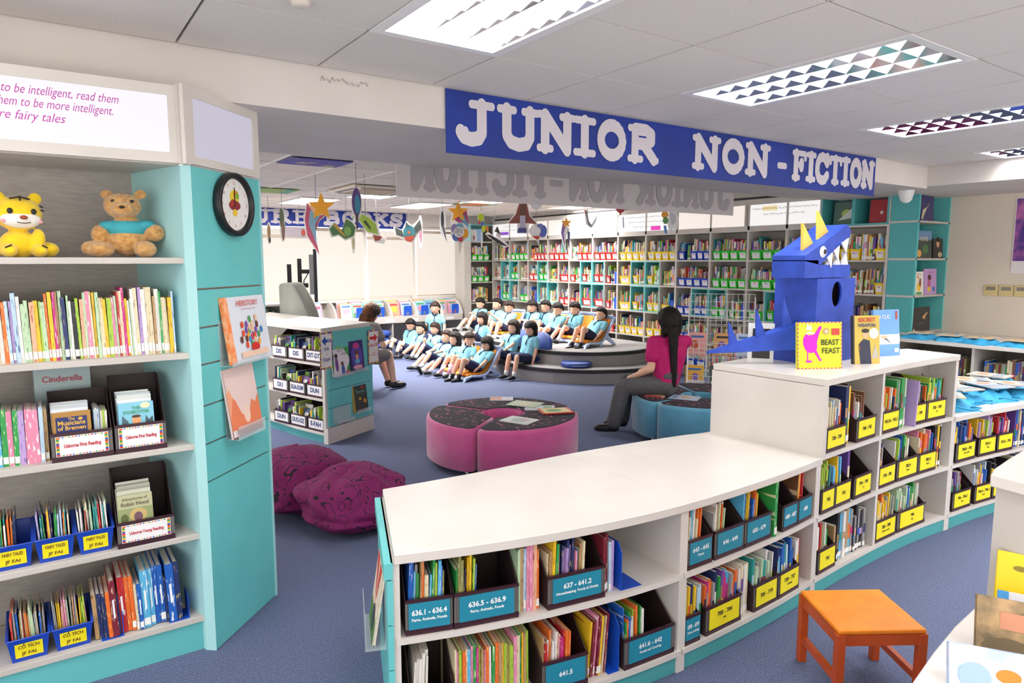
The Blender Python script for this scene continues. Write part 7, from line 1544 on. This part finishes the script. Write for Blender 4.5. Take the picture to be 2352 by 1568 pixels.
recliner(5.16, 8.34, .0, math.radians(190), 'pale blue recliner with orange pad, nearest the camera on the floor')
recliner(5.18, 8.78, .0, math.radians(198), 'pale blue recliner with orange pad under the girl in pink socks')
recliner(6.92, 7.82, .4, math.radians(190), 'pale blue recliner with orange pad, rightmost on the raised step')
recliner(7.12, 8.40, .4, math.radians(196), 'pale blue recliner second from right on the raised step')
recliner(6.93, 8.86, .4, math.radians(196), 'pale blue recliner third from right on the raised step')
recliner(6.54, 9.6, .4, math.radians(200), 'pale blue recliner on the raised step near the left end')
for (x, y, z, r_, l) in ((6.06, 8.02, .42, 192, 'round blue cushion propped upright behind the girl at the step edge'), (6.12, 8.50, .42, 192, 'round blue cushion propped behind the long-haired girl on the step')):
    b = MB(); b.lathe([(0,-.035),(.2,-.035),(.23,-.015),(.235,0),(.23,.02),(.2,.04),(0,.042)], 36)
    o = b.build('floor_cushion', cush, None, True, loc=(x, y, z)); R_ = Matrix.Rotation(math.radians(r_), 3, 'Z') @ Matrix.Rotation(math.radians(68), 3, 'Y'); o.rotation_euler = R_.to_euler(); tag(o, l, 'cushion')
o = MB().lathe([(0,.0),(.2,.0),(.23,.015),(.24,.06),(.23,.10),(.2,.12),(0,.125)], 32).build('floor_cushion', cush, None, True, loc=(5.85, 10.78, .2)); tag(o, 'round blue cushion under the girl who faces the camera at the back left', 'cushion')
# storyteller in the grey armchair
person(3.30, 8.25, .36, 20, 'woman with long brown hair in a grey dress bending forward in the grey armchair', s=1.32, hs=.88, lean=-26, head=(4, 34), feet=((.40,-.02,-.22),(.36,-.14,-.22)), hands=((.36,.08,.22),(.34,-.08,.2)), hair='long', bottom='skirt', skin=skin2, hairmat=hairf, shirt=mat('grey_tweed', '#8c8582', .9, hx2='#75706e', nscale=60), bot=mat('taupe_grey_wool', '#77726c', .9), sock=None, collar=False, vox=.009)
# woman in pink seen from behind on the blue ottoman
person(4.95, 4.50, .40, 128, 'woman in a magenta top and grey trousers sitting on the blue ottoman, seen from behind', s=1.30, hs=.9, lean=2, twist=-62, head=(-42, 4), feet=((.38,.10,-.24),(.34,-.08,-.24)), hands=((.25,.02,.13),(.22,-.10,.14)), hair='long', bottom='trousers', skin=skin2, shirt=mat('magenta_jersey', '#c2126a', .8, hx2='#b80f62', nscale=9), bot=mat('charcoal_trouser_wool', '#5c5b5d', .85, hx2='#545355', nscale=20), collar=False, vox=.008)
o = STUFF.build('books_on_the_far_shelves', [mat('far_'+n.replace(' ', '_'), BC[n], .5) for n in BN] + [paper, sticker])
o['kind'] = 'stuff'; o['label'] = 'hundreds of picture books filling the wall bookcase and the far low shelves'; o['category'] = 'books'
